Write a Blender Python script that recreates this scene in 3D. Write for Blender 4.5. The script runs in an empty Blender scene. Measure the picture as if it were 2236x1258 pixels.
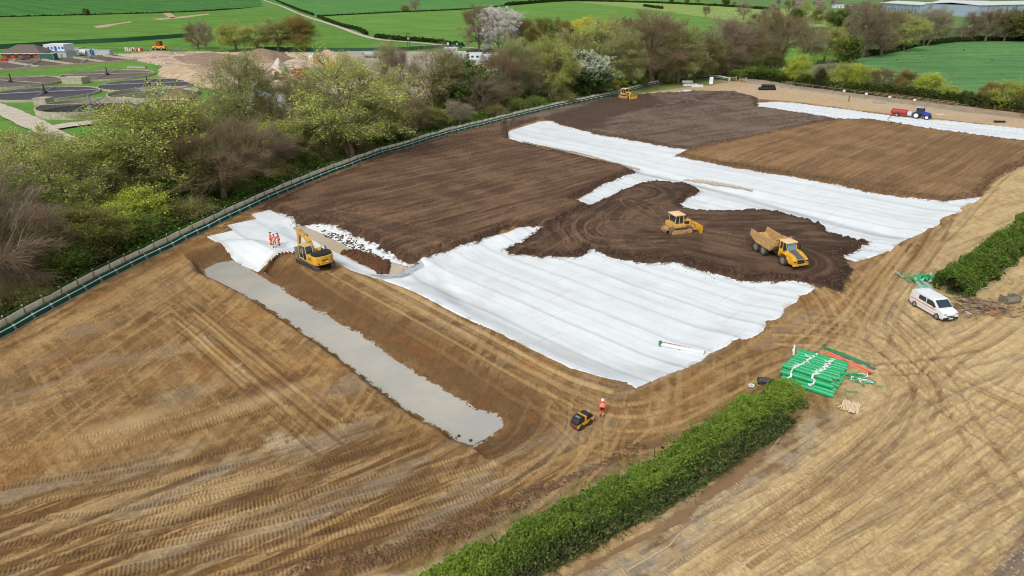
import bpy, bmesh, math, random
import numpy as np
from mathutils import Vector, Matrix, Euler
random.seed(7)
RNG = np.random.default_rng(11)
sc = bpy.context.scene
C = sc.collection
rad = math.radians
# ------------------------------------------------------------------ camera
F, CX, CY, CH, TH = 1490.0, 1118.0, 629.0, 33.0, rad(24.2)
cd = bpy.data.cameras.new('camera'); cam = bpy.data.objects.new('camera', cd); C.objects.link(cam)
cam.location = (0, 0, CH); cam.rotation_euler = (rad(90) - TH, 0, 0)
cd.sensor_width = 36.0; cd.lens = 36.0 * F / 2236.0; cd.clip_start = 0.5; cd.clip_end = 20000
sc.camera = cam
# ------------------------------------------------------------------ sky and sun (overcast spring day)
SUN_EL, SUN_AZ = rad(48), rad(-150)          # azimuth from +Y, clockwise
w = bpy.data.worlds.new('World'); sc.world = w; w.use_nodes = True
nt = w.node_tree; nt.nodes.clear()
sky = nt.nodes.new('ShaderNodeTexSky'); sky.sky_type = 'NISHITA'; sky.sun_disc = False
sky.sun_elevation = SUN_EL; sky.sun_rotation = SUN_AZ; sky.dust_density = 4.0; sky.air_density = 1.0; sky.ozone_density = 1.0
hs = nt.nodes.new('ShaderNodeHueSaturation'); hs.inputs['Saturation'].default_value = 0.22
bg = nt.nodes.new('ShaderNodeBackground'); bg.inputs['Strength'].default_value = 0.15
wo = nt.nodes.new('ShaderNodeOutputWorld')
nt.links.new(sky.outputs[0], hs.inputs['Color']); nt.links.new(hs.outputs[0], bg.inputs[0]); nt.links.new(bg.outputs[0], wo.inputs[0])
sd_ = bpy.data.lights.new('sun', 'SUN'); sd_.energy = 1.3; sd_.angle = rad(11); sd_.color = (1, 0.965, 0.91)
so = bpy.data.objects.new('sun', sd_); C.objects.link(so)
sv = Vector((math.sin(SUN_AZ) * math.cos(SUN_EL), math.cos(SUN_AZ) * math.cos(SUN_EL), math.sin(SUN_EL)))
so.rotation_euler = sv.to_track_quat('Z', 'Y').to_euler(); so.location = (0, 0, 200)
sc.view_settings.view_transform = 'Standard'; sc.view_settings.look = 'None'
sc.view_settings.exposure = 0.0; sc.view_settings.gamma = 1.0; sc.view_settings.use_curve_mapping = False
sc.render.engine = 'CYCLES'; sc.cycles.filter_width = 1.05
sc.cycles.max_bounces = 5; sc.cycles.diffuse_bounces = 3; sc.cycles.transparent_max_bounces = 6

def P(px, py, z=0.0):
    """where the sight line through a photo point meets the height z"""
    u = (px - CX) / F; v = (py - CY) / F
    t = (CH - z) / (math.sin(TH) + v * math.cos(TH))
    return Vector((u * t, t * (math.cos(TH) - v * math.sin(TH)), z))
def PX(p):
    dy = p[1]; dz = p[2] - CH
    dep = dy * math.cos(TH) - dz * math.sin(TH); dn = -dz * math.cos(TH) - dy * math.sin(TH)
    return CX + F * p[0] / dep, CY + F * dn / dep
def ppm(y):                                   # photo pixels per metre at ground row y
    return (y - (CY - F * math.tan(TH))) * math.cos(TH) / CH
def W(pts, z=0.0): return np.array([P(a, b, z)[:2] for a, b in pts])
def lin(r, g, b):
    f = lambda c: (c / 255) / 12.92 if c <= 10 else (((c / 255) + .055) / 1.055) ** 2.4
    return np.array([f(r), f(g), f(b)])

# ------------------------------------------------------------------ bookkeeping
def tag(o, label=None, cat=None, group=None, kind=None):
    if label: o['label'] = label
    if cat: o['category'] = cat
    if group: o['group'] = group
    if kind: o['kind'] = kind
    return o
def thing(name, label, cat, loc=(0, 0, 0), rz=0.0, group=None):
    o = bpy.data.objects.new(name, None); C.objects.link(o); o.location = loc
    o.rotation_euler = (0, 0, rz); o.empty_display_size = .2
    return tag(o, label, cat, group)
def link(name, me, mat=None, parent=None):
    o = bpy.data.objects.new(name, me); C.objects.link(o)
    if mat is not None and not me.materials: me.materials.append(mat)
    if parent is not None: o.parent = parent
    return o
def copy_tree(o, parent=None):
    c = o.copy(); C.objects.link(c); c.parent = parent
    for ch in o.children: copy_tree(ch, c)
    return c

# ------------------------------------------------------------------ materials
def mat(name, col, rough=.6, metal=0.0, noise=0.0, scale=6.0, bump=0.0, bscale=30.0, spec=.5, col2=None, alpha=None, attr=None):
    m = bpy.data.materials.new(name); m.use_nodes = True
    n = m.node_tree; b = n.nodes['Principled BSDF']
    b.inputs['Roughness'].default_value = rough; b.inputs['Metallic'].default_value = metal
    b.inputs['Specular IOR Level'].default_value = spec
    c = (*col, 1)
    tc = n.nodes.new('ShaderNodeTexCoord')
    src = None
    if attr:
        a = n.nodes.new('ShaderNodeVertexColor'); a.layer_name = attr; src = a.outputs['Color']
    if noise or col2 is not None:
        t = n.nodes.new('ShaderNodeTexNoise'); t.inputs['Scale'].default_value = scale; t.inputs['Detail'].default_value = 5
        t.inputs['Roughness'].default_value = .65
        n.links.new(tc.outputs['Object'], t.inputs['Vector'])
        if src is None:
            r = n.nodes.new('ShaderNodeValToRGB')
            c2 = col2 if col2 is not None else [x * (1 + noise) for x in col]
            c1 = col if col2 is not None else [x * (1 - noise) for x in col]
            r.color_ramp.elements[0].position = .35; r.color_ramp.elements[1].position = .65
            r.color_ramp.elements[0].color = (*c1, 1); r.color_ramp.elements[1].color = (*c2, 1)
            n.links.new(t.outputs['Fac'], r.inputs[0]); src = r.outputs[0]
        else:
            mr = n.nodes.new('ShaderNodeMapRange'); mr.inputs['From Min'].default_value = .3; mr.inputs['From Max'].default_value = .7
            mr.inputs['To Min'].default_value = 1 - noise; mr.inputs['To Max'].default_value = 1 + noise
            n.links.new(t.outputs['Fac'], mr.inputs[0])
            vm = n.nodes.new('ShaderNodeVectorMath'); vm.operation = 'SCALE'
            n.links.new(src, vm.inputs[0]); n.links.new(mr.outputs[0], vm.inputs['Scale']); src = vm.outputs[0]
    if src is not None: n.links.new(src, b.inputs['Base Color'])
    else: b.inputs['Base Color'].default_value = c
    if bump:
        t2 = n.nodes.new('ShaderNodeTexNoise'); t2.inputs['Scale'].default_value = bscale; t2.inputs['Detail'].default_value = 5
        n.links.new(tc.outputs['Object'], t2.inputs['Vector'])
        bp = n.nodes.new('ShaderNodeBump'); bp.inputs['Strength'].default_value = 1.0; bp.inputs['Distance'].default_value = bump
        n.links.new(t2.outputs['Fac'], bp.inputs['Height']); n.links.new(bp.outputs[0], b.inputs['Normal'])
    return m

# ------------------------------------------------------------------ value noise
_T = RNG.random((256, 256)).astype(np.float32)
def vn(x, y, s=0):
    x = np.asarray(x, dtype=np.float64) + s * 17.31; y = np.asarray(y, dtype=np.float64) + s * 9.77
    xi = np.floor(x); yi = np.floor(y); fx = (x - xi).astype(np.float32); fy = (y - yi).astype(np.float32)
    xi = xi.astype(np.int64); yi = yi.astype(np.int64)
    fx = fx * fx * (3 - 2 * fx); fy = fy * fy * (3 - 2 * fy)
    a = _T[xi & 255, yi & 255]; b = _T[(xi + 1) & 255, yi & 255]; c = _T[xi & 255, (yi + 1) & 255]; d = _T[(xi + 1) & 255, (yi + 1) & 255]
    return a + (b - a) * fx + (c - a) * fy + (a - b - c + d) * fx * fy
def fbm(x, y, o=4, s=0, g=.5):
    r = 0; a = 1; t = 0
    for i in range(o):
        r = r + a * vn(x, y, s + i * 3); t += a; a *= g; x = x * 2.03; y = y * 2.03
    return r / t
def ss(x): x = np.clip(x, 0, 1); return x * x * (3 - 2 * x)
# ================================================================== the ground
# rows get closer together near the spot the place is seen from, so that near soil is modelled finer than far soil
YP = np.concatenate([np.arange(1900, 1360, -12.0), np.arange(1360, 90, -1.7), np.arange(90, -32, -6.0), np.array([-35., -37., -39.])])
KP = np.concatenate([np.arange(-900, -120, 26.0), np.arange(-120, 2356, 1.9), np.arange(2356, 3200, 26.0)])
_v = (YP - CY) / F
TR = CH / (math.sin(TH) + _v * math.cos(TH)); YR = TR * (math.cos(TH) - _v * math.sin(TH)); KR = (KP - CX) / F
NR, NC = len(YR), len(KR)
GX = TR[:, None] * KR[None, :]; GY = np.repeat(YR[:, None], NC, 1)
Z = np.zeros((NR, NC)); COL = np.zeros((NR, NC, 3)); WET = np.zeros((NR, NC))
def win(x0, x1, y0, y1):
    r0 = max(0, np.searchsorted(YR, y0) - 1); r1 = min(NR, np.searchsorted(YR, y1) + 1)
    if r1 <= r0: return None
    t = TR[r0], TR[r1 - 1]
    k0 = min(x0 / t[0], x0 / t[1]); k1 = max(x1 / t[0], x1 / t[1])
    c0 = max(0, np.searchsorted(KR, k0) - 1); c1 = min(NC, np.searchsorted(KR, k1) + 1)
    if c1 <= c0: return None
    return slice(r0, r1), slice(c0, c1)
def sdist(poly, x, y):
    """signed distance, positive inside"""
    d = np.full(x.shape, 1e9); ins = np.zeros(x.shape, bool); n = len(poly)
    for i in range(n):
        ax, ay = poly[i]; bx, by = poly[(i + 1) % n]
        ex, ey = bx - ax, by - ay; L = ex * ex + ey * ey + 1e-12
        t = np.clip(((x - ax) * ex + (y - ay) * ey) / L, 0, 1)
        d = np.minimum(d, (x - ax - t * ex) ** 2 + (y - ay - t * ey) ** 2)
        if abs(ey) > 1e-12: ins ^= ((ay > y) != (by > y)) & (x < ex * (y - ay) / ey + ax)
    d = np.sqrt(d); return np.where(ins, d, -d)
def region(pts, margin=6.0, z=0.0, jag=0.0, js=1.0, seed=0, world=False):
    """field of signed distance over the grid (-margin where far outside)"""
    poly = np.array(pts) if world else W(pts, z)
    f = np.full((NR, NC), -float(margin))
    wi = win(poly[:, 0].min() - margin, poly[:, 0].max() + margin, poly[:, 1].min() - margin, poly[:, 1].max() + margin)
    if wi is None: return f
    x, y = GX[wi], GY[wi]
    s = sdist(poly, x, y)
    if jag: s = s + jag * (fbm(x * js, y * js, 4, seed) - .5) * 2
    f[wi] = np.maximum(s, -margin); return f
def mix(c, m):
    global COL
    COL += (c - COL) * m[..., None]
def dirv(a, b): d = np.array(P(*b)[:2]) - np.array(P(*a)[:2]); return d / np.linalg.norm(d)
DU = dirv((0, 742), (560, 450))           # along the green fence
DV = dirv((445, 590), (1000, 960))        # along the pond
DB = dirv((0, 1075), (560, 885))          # across the bottom left
DA = dirv((667, 462), (1119, 365)); DC = dirv((1400, 300), (1700, 262)); DD = dirv((1740, 358), (1850, 316))
DR = dirv((1400, 1240), (2236, 760))      # along the haul road on the right
def streak(d, L, Wd, s=0, o=4, warp=.12):
    wx = GX + warp * (vn(GX * .12, GY * .12, s + 50) - .5) * 6; wy = GY + warp * (vn(GX * .12, GY * .12, s + 51) - .5) * 6
    return fbm((wx * d[0] + wy * d[1]) / L, (-wx * d[1] + wy * d[0]) / Wd, o, s)

def pdist(line, world=False, z=0.0):
    q = np.array(line) if world else W(line, z)
    d = np.full((NR, NC), 99.0); s = np.zeros((NR, NC)); a0 = 0
    for i in range(len(q) - 1):
        ax, ay = q[i]; bx, by = q[i + 1]
        wi = win(min(ax, bx) - 8, max(ax, bx) + 8, min(ay, by) - 8, max(ay, by) + 8)
        L = math.hypot(bx - ax, by - ay) + 1e-9
        if wi is not None:
            x, y = GX[wi], GY[wi]; t = np.clip(((x - ax) * (bx - ax) + (y - ay) * (by - ay)) / L / L, 0, 1)
            dd = np.hypot(x - ax - t * (bx - ax), y - ay - t * (by - ay)); cl = dd < d[wi]
            d[wi] = np.where(cl, dd, d[wi]); s[wi] = np.where(cl, a0 + t * L, s[wi])
        a0 += L
    return d, s
N1 = fbm(GX * .09, GY * .09, 4, 1); N2 = fbm(GX * .6, GY * .6, 4, 2); N3 = fbm(GX * 3.1, GY * 3.1, 3, 3)
FAR = np.clip(GY / 260, 0, 1)
# ---- outlines, given as photo points and laid onto the ground
FENCE_IN = [(-120, 800), (0, 738), (70, 699), (180, 638), (262, 595), (437, 509), (559, 449), (685, 394), (810, 346), (910, 315), (1000, 288), (1120, 258), (1220, 234), (1345, 208), (1420, 188), (1495, 174), (1545, 171), (1590, 177)]
FENCE_OUT = [(-140, 784), (0, 716), (125, 641), (212, 594), (292, 559), (397, 510), (559, 440), (710, 372), (842, 320), (935, 290), (1119, 250), (1220, 227), (1345, 200), (1420, 181), (1495, 169), (1545, 164), (1600, 168)]
A_ = [(560, 458), (685, 402), (810, 352), (910, 320), (1000, 292), (1108, 264), (1112, 305), (1180, 325), (1290, 350), (1392, 371), (1320, 404), (1252, 438), (1292, 448), (1218, 497), (1120, 495), (1060, 524), (980, 548), (900, 572), (860, 556), (815, 532), (762, 508), (705, 484), (655, 486), (640, 474), (590, 460)]
B_ = [(1100, 540), (1188, 494), (1275, 452), (1305, 443), (1345, 421), (1400, 401), (1440, 396), (1500, 396), (1533, 412), (1500, 432), (1490, 445), (1497, 458), (1570, 460), (1640, 456), (1700, 462), (1760, 475), (1800, 490), (1815, 507), (1850, 515), (1900, 525), (1880, 540), (1842, 562), (1860, 590), (1840, 640), (1777, 622), (1700, 612), (1640, 610), (1560, 595), (1480, 573), (1400, 570), (1330, 557), (1295, 543), (1260, 556), (1180, 553), (1110, 549)]
C_ = [(1104, 285), (1116, 260), (1220, 236), (1345, 210), (1400, 207), (1500, 200), (1600, 200), (1652, 214), (1656, 234), (1700, 241), (1830, 260), (1700, 293), (1512, 328), (1400, 307), (1300, 290), (1240, 274), (1184, 260), (1145, 270)]
D_ = [(1475, 340), (1520, 322), (1610, 306), (1700, 286), (1825, 260), (1900, 262), (2050, 285), (2330, 322), (2250, 352), (2180, 388), (2140, 430), (2060, 441), (1900, 418), (1800, 396), (1700, 378), (1600, 362), (1530, 347)]
S_MAIN = [(1110, 508), (1130, 497), (1192, 490), (1230, 520), (1500, 560), (1730, 600), (1777, 628), (1763, 640), (1742, 643), (1740, 660), (1712, 672), (1700, 693), (1672, 700), (1668, 722), (1640, 738), (1600, 742), (1590, 752), (1545, 772), (1528, 790), (1470, 812), (1388, 847), (1372, 833), (1320, 824), (1250, 803), (1180, 770), (1090, 725), (990, 680), (900, 635), (840, 612), (800, 596), (840, 590), (880, 578), (930, 556), (1040, 524)]
S_LEFT = [(453, 517), (510, 503), (497, 492), (560, 478), (548, 468), (600, 455), (655, 462), (690, 474), (800, 506), (900, 546), (930, 576), (880, 606), (840, 611), (790, 597), (725, 566), (655, 546), (600, 557), (560, 579), (520, 561), (480, 533)]
S_UP = [(1110, 286), (1180, 264), (1250, 262), (1400, 295), (1520, 312), (1480, 338), (1560, 330), (1700, 360), (1800, 385), (1900, 408), (2000, 425), (2060, 440), (2145, 430), (2095, 455), (2100, 462), (2050, 478), (2052, 488), (2010, 508), (1960, 530), (1945, 545), (1870, 572), (1840, 562), (1800, 540), (1760, 500), (1600, 480), (1450, 460), (1420, 400), (1380, 420), (1300, 450), (1240, 450), (1370, 368), (1290, 340), (1150, 312), (1108, 305)]
S_FAR = [(1648, 224), (1700, 222), (1740, 225), (1860, 240), (1960, 254), (2100, 266), (2340, 292), (2340, 330), (2050, 290), (1900, 268), (1820, 264), (1700, 246), (1655, 240)]
S_STRIP = [(1412, 211), (1425, 217), (1470, 209), (1516, 197), (1500, 194), (1470, 203)]
S_SCRAP = [(1766, 380), (1800, 381), (1830, 389), (1862, 392), (1902, 402), (1890, 413), (1850, 410), (1820, 398), (1780, 389)]
POND = [(445, 590), (468, 577), (505, 571), (545, 588), (583, 610), (625, 640), (680, 672), (740, 705), (800, 742), (860, 783), (915, 820), (985, 862), (1035, 893), (1080, 908), (1096, 918), (1101, 933), (1062, 957), (1030, 972), (1003, 965), (985, 945), (940, 925), (890, 893), (820, 840), (760, 793), (700, 748), (640, 705), (560, 655), (500, 625), (455, 606)]
BASIN = [(630, 497), (660, 489), (700, 503), (760, 535), (830, 561), (885, 574), (905, 585), (880, 600), (850, 602), (800, 590), (760, 572), (700, 540), (650, 512)]
PZ, BZ = -0.95, -0.62
fS = {k: region(v, 6.0, 0, .12, .5, 7) for k, v in dict(main=S_MAIN, left=S_LEFT, up=S_UP, far=S_FAR, strip=S_STRIP, scrap=S_SCRAP).items()}
fA = region(A_, 6, 0, .55, .9, 20); fB = region(B_, 6, 0, .6, .9, 21); fC = region(C_, 6, 0, .7, .7, 22); fD = region(D_, 6, 0, .55, .7, 23)
fPond = region(POND, 9, PZ, .13, 1.0, 24); fBas = region(BASIN, 6, BZ, .15, .8, 25)
fSite = region(FENCE_IN + [(1700, 175), (2700, 250), (2900, 1300), (2600, 1900), (-900, 1900), (-900, 1210)], 8, 0)
sheet_any = np.maximum.reduce(list(fS.values()))
# ---- base relief
base = (N1 - .5) * .30 * ss(fSite / 8 + .2)
dep = .55 * ss((fS['main']) / 5) + .35 * ss(fS['up'] / 4) + .18 * ss(fS['left'] / 3)
base = base - dep
# a shallow valley down the middle of the upper sheets and a crease in the big sheet
dval, _ = pdist([(1130, 312), (1290, 350), (1400, 372), (1480, 388), (1640, 430), (1760, 465), (1900, 500), (1960, 515)])
base -= .35 * ss(1 - dval / 5) * ss(fS['up'] / 2 + .5)
dcr, _ = pdist([(905, 600), (1000, 650), (1120, 715), (1250, 770), (1340, 800), (1400, 810), (1470, 795)])
base -= .22 * ss(1 - dcr / 3.0) * (fS['main'] > 0)
dcr2, _ = pdist([(960, 588), (965, 610), (985, 635), (1000, 652)]); base -= .16 * ss(1 - dcr2 / 1.6) * (fS['main'] > 0)
# left basin
kb = ss((fBas + 3.6) / 2.0)
base = base * (1 - kb) + kb * np.where(fBas > 0, BZ - .3 * ss(fBas / 2), BZ + .5 * ss(-fBas / 2.4))
# pond trench: water level at PZ
ax_, ay_ = np.array(P(445, 590)[:2]); side = (GX - ax_) * (-DV[1]) + (GY - ay_) * DV[0]      # + on the far bank
far_bank = side > 0; alongp = (GX - ax_) * DV[0] + (GY - ay_) * DV[1]
wd = np.where(far_bank, 4.6, 1.6)
tz = np.where(fPond > 0, PZ - .35 * fPond, PZ + (0.28 + (0 - PZ)) * ss(-fPond / wd))
k = ss(1 - (-fPond - wd) / 2.0) * (fPond > -9)
base = base * (1 - k) + tz * k
Z = base.copy()
# pads of spread soil lying on the sheets
cl = fbm(GX * 2.6, GY * 2.6, 3, 31)
def pad(f, h, wdt=1.3, rough=.25):
    global Z
    m = ss(f / wdt)
    bank = ss(1 - np.abs(f - .9) / 1.6)
    Z = Z + m * (h + (N1 - .5) * .05 + (N2 - .5) * .10) + m * bank * (cl - .5) * rough * 1.6
pad(fA, .62); pad(fB, .55, 1.0, .35); pad(fC, .45, 1.2); pad(fD, .5, 1.2)
heap = region([(742, 553), (775, 546), (815, 560), (852, 574), (850, 598), (822, 601), (812, 590), (790, 578), (760, 562)], 3, BZ, .35, 1.3, 6)
Z = np.where(heap > -.2, np.maximum(Z, BZ - .1 + (.5 * ss((heap + .1) / .7)) * (.5 + cl)), Z)
dcut = region([(575, 580), (600, 557), (655, 546), (662, 556), (640, 575), (600, 590)], 4, 0, .1, 1, 5)
Z -= ss(dcut / .35 + .5) * .75 * (dcut > -1)
bare = (sheet_any > 0) & (np.maximum.reduce([fA, fB, fC, fD]) < 0) & (fBas < -1)
rough_m = np.where(bare, 0, 1) * ss(fSite / 3 + .5)
Z += rough_m * ((N2 - .5) * .10 + (N3 - .5) * .035)

# ---- colours (albedo)
tan_l, tan_m, brn, drk, gry, org = lin(172, 142, 96), lin(142, 111, 70), lin(106, 78, 45), lin(80, 60, 44), lin(150, 134, 112), lin(156, 108, 58)
sU = streak(DU, 7, .55, 5); sV = streak(DV, 7, .5, 9); sR = .6 * streak(DR, 18, 1.1, 13) + .4 * streak(DR, 7, .4, 14); sUf = streak(DU, 2.5, .16, 15, 3)
COL[:] = tan_m
def band(n, lo, hi): return ss((n - lo) / (hi - lo))
left = region([(-900, 1900), (-900, 900), (0, 740), (560, 452), (640, 560), (900, 700), (1250, 860), (1300, 960), (1200, 1100), (900, 1260), (600, 1900)], 8, 0, 2, .2, 3)
ml = ss(left / 5)
pt = fbm(GX * .28 + 3 * sU, GY * .28, 6, 52, .62); pt2 = fbm(GX * 1.1, GY * 1.1, 5, 53, .62)
mix(brn, band(pt, .5, .66) * .75); mix(tan_l, band(pt, .46, .34) * .6); mix(brn, band(pt2, .54, .61) * .5); mix(tan_l, band(pt2, .45, .38) * .4)
mix(brn, band(sU, .54, .66) * .4); mix(tan_l, band(sU, .44, .34) * .4)
mix(brn, band(sV, .57, .7) * ml * .4); mix(tan_l, band(sV, .40, .3) * ml * .45)
mix(lin(132, 102, 62), band(fbm(GX * .3, GY * .3, 5, 46), .5, .62) * .45)
mix(gry, band(streak(DB, 9, 2.6, 41), .60, .74) * .4); mix(org, band(fbm(GX * .2, GY * .2, 4, 44), .62, .74) * .35)
dfi, sfi = pdist(FENCE_IN); ins_ = fSite > 0
mix(lin(178, 146, 98), ins_ * ss(1 - np.abs(dfi - 4.6) / 2.0) * (.5 + .5 * band(N2, .3, .6)) * ml * .8); mix(lin(112, 84, 54), ins_ * ss(1 - np.abs(dfi - 1.0) / 1.2) * .8 * band(pt2, .4, .55))
mix(lin(128, 104, 76), ins_ * ss(1 - np.abs(dfi - 8.5) / 1.8) * ml * .5)
for pts_, c_, a_ in (([(290, 700), (340, 660), (400, 645), (460, 670), (480, 705), (430, 712), (360, 700), (320, 715)], lin(96, 70, 42), .75), ([(470, 640), (500, 660), (620, 760), (760, 860), (900, 960), (820, 940), (680, 850), (540, 740)], lin(172, 138, 88), .55),
                     ([(440, 700), (520, 745), (640, 830), (760, 920), (700, 900), (560, 810), (450, 735)], lin(104, 76, 44), .6), ([(425, 725), (455, 735), (480, 770), (465, 778), (438, 755)], lin(186, 170, 140), .75), ([(495, 785), (520, 792), (560, 838), (545, 848), (515, 822)], lin(184, 168, 138), .7), ([(590, 930), (680, 950), (760, 965), (830, 985), (700, 1000), (620, 1010), (560, 975)], lin(186, 172, 146), .6),
                     ([(660, 1010), (720, 990), (760, 1000), (740, 1040), (690, 1050)], lin(84, 62, 42), .7), ([(700, 1060), (850, 1010), (1000, 960), (1090, 960), (980, 1010), (820, 1070)], lin(100, 74, 48), .6), ([(260, 1050), (430, 1000), (560, 970), (600, 1000), (480, 1050), (300, 1100)], lin(172, 152, 120), .5),
                     ([(0, 930), (140, 860), (240, 820), (280, 840), (160, 910), (40, 980)], lin(116, 86, 52), .55)):
    fp = region(pts_, 3, 0, 1.0, .5, len(pts_)); mix(c_, ss(fp / 1.0 + .4) * a_ * band(pt2, .62, .42))
# darker damp soil along the bottom left
dkl = region([(-900, 1900), (-900, 1250), (0, 1080), (400, 1000), (700, 935), (960, 950), (1100, 960), (1240, 900), (1330, 930), (1480, 930), (1600, 870), (1690, 835), (1500, 960), (1300, 1060), (1150, 1120), (1000, 1220), (800, 1400), (500, 1900)], 9, 0, 2.5, .16, 6)
mix(brn, ss(dkl / 4 + .4) * (.55 + .35 * band(sU, .35, .6))); mix(lin(92, 68, 46), ss(dkl / 4) * band(streak(DB, 7, .5, 71), .5, .66) * .7)
mix(tan_l, ss(dkl / 4) * band(streak(DB, 8, .45, 72), .46, .32) * .8)
mix(lin(150, 136, 114), ss(dkl / 4 + .8) * band(streak(DB, 12, 1.6, 73, 5), .55, .72) * .6)
# pond banks
pb = ss(1 - np.abs(-fPond - wd * .45) / (wd * .75)) * (fPond < 1)
mix(lin(104, 78, 50), pb * np.where(far_bank, .8, .6) * ss(.3 + N2)); mix(lin(140, 92, 46), band(N2, .6, .72) * pb * .6)
# right hand haul road, paler
rt = region([(1100, 1900), (1000, 1258), (1250, 1200), (1500, 1030), (1660, 930), (1760, 870), (1800, 900), (1780, 760), (1900, 640), (1990, 560), (2100, 420), (2236, 330), (2900, 300), (2900, 1900)], 9, 0, 1.5, .2, 8)
mix(lin(192, 166, 120), ss(rt / 4) * (.75 + .25 * N1)); mix(lin(204, 180, 132), ss(rt / 4) * band(sR, .50, .38) * .6)
mix(lin(148, 122, 88), ss(rt / 4) * band(sR, .54, .68) * .5)
mix(lin(150, 124, 88), ss(rt / 4) * band(pt, .5, .66) * .5); mix(lin(206, 182, 136), ss(rt / 4) * band(pt2, .46, .34) * .5)
mix(lin(146, 126, 100), ss(rt / 4) * band(streak(DR, 6, .7, 61), .64, .74) * .6)
gr2 = region([(1180, 1420), (1200, 1258), (1380, 1150), (1560, 1040), (1720, 925), (1800, 880), (1870, 930), (1800, 1000), (1600, 1140), (1480, 1300), (1300, 1500)], 6, 0, 1.2, .4, 12)
mix(lin(150, 138, 122), ss(gr2 / 2) * (.4 + .5 * band(fbm(GX * 1.2, GY * 1.2, 4, 77), .4, .6)))
mix(lin(112, 84, 50), ss(gr2 / 2) * band(fbm(GX * .5, GY * .5, 4, 78), .55, .68) * .8)
stone = region([(2090, 1420), (2140, 1258), (2236, 1080), (2500, 900), (2900, 1500)], 4, 0, .8, .5, 14)
mix(lin(112, 98, 88), ss(stone / 1.0) * .9)
ditch = region([(1120, 1420), (1225, 1258), (1330, 1198), (1420, 1148), (1490, 1108), (1540, 1060), (1600, 1020), (1650, 965), (1720, 905), (1752, 892), (1735, 930), (1670, 990), (1620, 1045), (1560, 1080), (1500, 1135), (1420, 1170), (1340, 1215), (1255, 1258), (1160, 1420)], 4, 0, .35, .7, 16)
mix(lin(128, 98, 66), ss(ditch / .5 + .4)); Z -= .28 * ss((ditch + .6) / 1.4)
# verge between soil edge and front hedge
rim = region([(560, 1420), (640, 1258), (860, 1228), (1000, 1180), (1150, 1115), (1200, 1080), (1350, 1010), (1420, 975), (1380, 960), (1250, 1030), (1100, 1080), (960, 1135), (860, 1180), (650, 1230), (420, 1420)], 4, 0, .6, .6, 18)
mix(lin(96, 71, 46), ss(rim / 1.2 + .2) * band(fbm(GX * .8, GY * .8, 4, 79), .38, .55) * .9); Z += ss(rim / 1.5) * (fbm(GX * 1.7, GY * 1.7, 4, 80) - .4) * .55
verge = region([(640, 1420), (760, 1262), (900, 1236), (1010, 1200), (1190, 1105), (1400, 1000), (1640, 880), (1700, 850), (1680, 900), (1300, 1120), (1100, 1300), (950, 1420)], 4, 0, .5, .6, 19)
mix(lin(186, 164, 126), ss(verge / .8 + .1) * .85)
mix(lin(196, 172, 140), ss(region([(1398, 204), (1450, 192), (1500, 180), (1560, 176), (1600, 178), (1720, 190), (2000, 230), (2360, 276), (2360, 300), (2100, 264), (1960, 252), (1860, 238), (1740, 223), (1650, 216), (1600, 202), (1500, 200), (1440, 208)], 5, 0, 1.5, .2, 47) / 2 + .5) * (.6 + .4 * N1))
# spread soils
pads = ((fA, lin(98, 75, 57), lin(130, 103, 79), DA, lin(72, 53, 40), 9, .42), (fB, lin(82, 62, 47), lin(116, 92, 73), None, lin(58, 43, 33), 3, .5),
        (fC, lin(104, 90, 78), lin(128, 112, 98), DC, lin(80, 64, 53), 12, .6), (fD, lin(132, 103, 70), lin(154, 124, 88), DD, lin(108, 82, 54), 14, .32))
dB, sB_ = pdist([(1390, 425), (1330, 440), (1285, 470), (1270, 500), (1300, 530), (1400, 535), (1500, 535), (1600, 560), (1700, 575)])
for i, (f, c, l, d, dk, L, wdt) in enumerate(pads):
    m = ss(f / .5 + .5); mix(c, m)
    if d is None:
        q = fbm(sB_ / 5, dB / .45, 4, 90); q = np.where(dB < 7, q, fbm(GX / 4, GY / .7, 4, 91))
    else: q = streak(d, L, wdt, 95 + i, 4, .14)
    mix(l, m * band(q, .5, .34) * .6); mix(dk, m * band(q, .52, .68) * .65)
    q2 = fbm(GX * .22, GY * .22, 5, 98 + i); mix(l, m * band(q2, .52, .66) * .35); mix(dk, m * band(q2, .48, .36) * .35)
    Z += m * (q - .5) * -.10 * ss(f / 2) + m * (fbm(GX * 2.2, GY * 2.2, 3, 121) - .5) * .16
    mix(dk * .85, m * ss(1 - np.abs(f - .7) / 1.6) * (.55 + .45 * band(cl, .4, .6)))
mix(lin(74, 56, 46), ss(region([(1180, 262), (1330, 212), (1420, 205), (1460, 225), (1400, 245), (1330, 262), (1330, 285), (1250, 280)], 5, 0, 2.5, .15, 33) / 3 + .3) * ss(fC) * .8)
mix(lin(66, 50, 42), ss(1 - pdist([(1420, 240), (1500, 225), (1580, 205), (1660, 220)])[0] / 4) * ss(fC) * band(N2, .35, .55) * .9)
mix(lin(80, 62, 46), ss(1 - pdist([(680, 470), (760, 480), (870, 510), (1000, 530)])[0] / 2.2) * ss(fA) * .7)
mix(lin(88, 66, 46), ss(1 - pdist([(1560, 352), (1700, 372), (1830, 396), (1950, 412)])[0] / 3.0) * ss(fD) * .6)
mix(lin(92, 62, 38), (heap > -.2) * 1.0)
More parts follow.
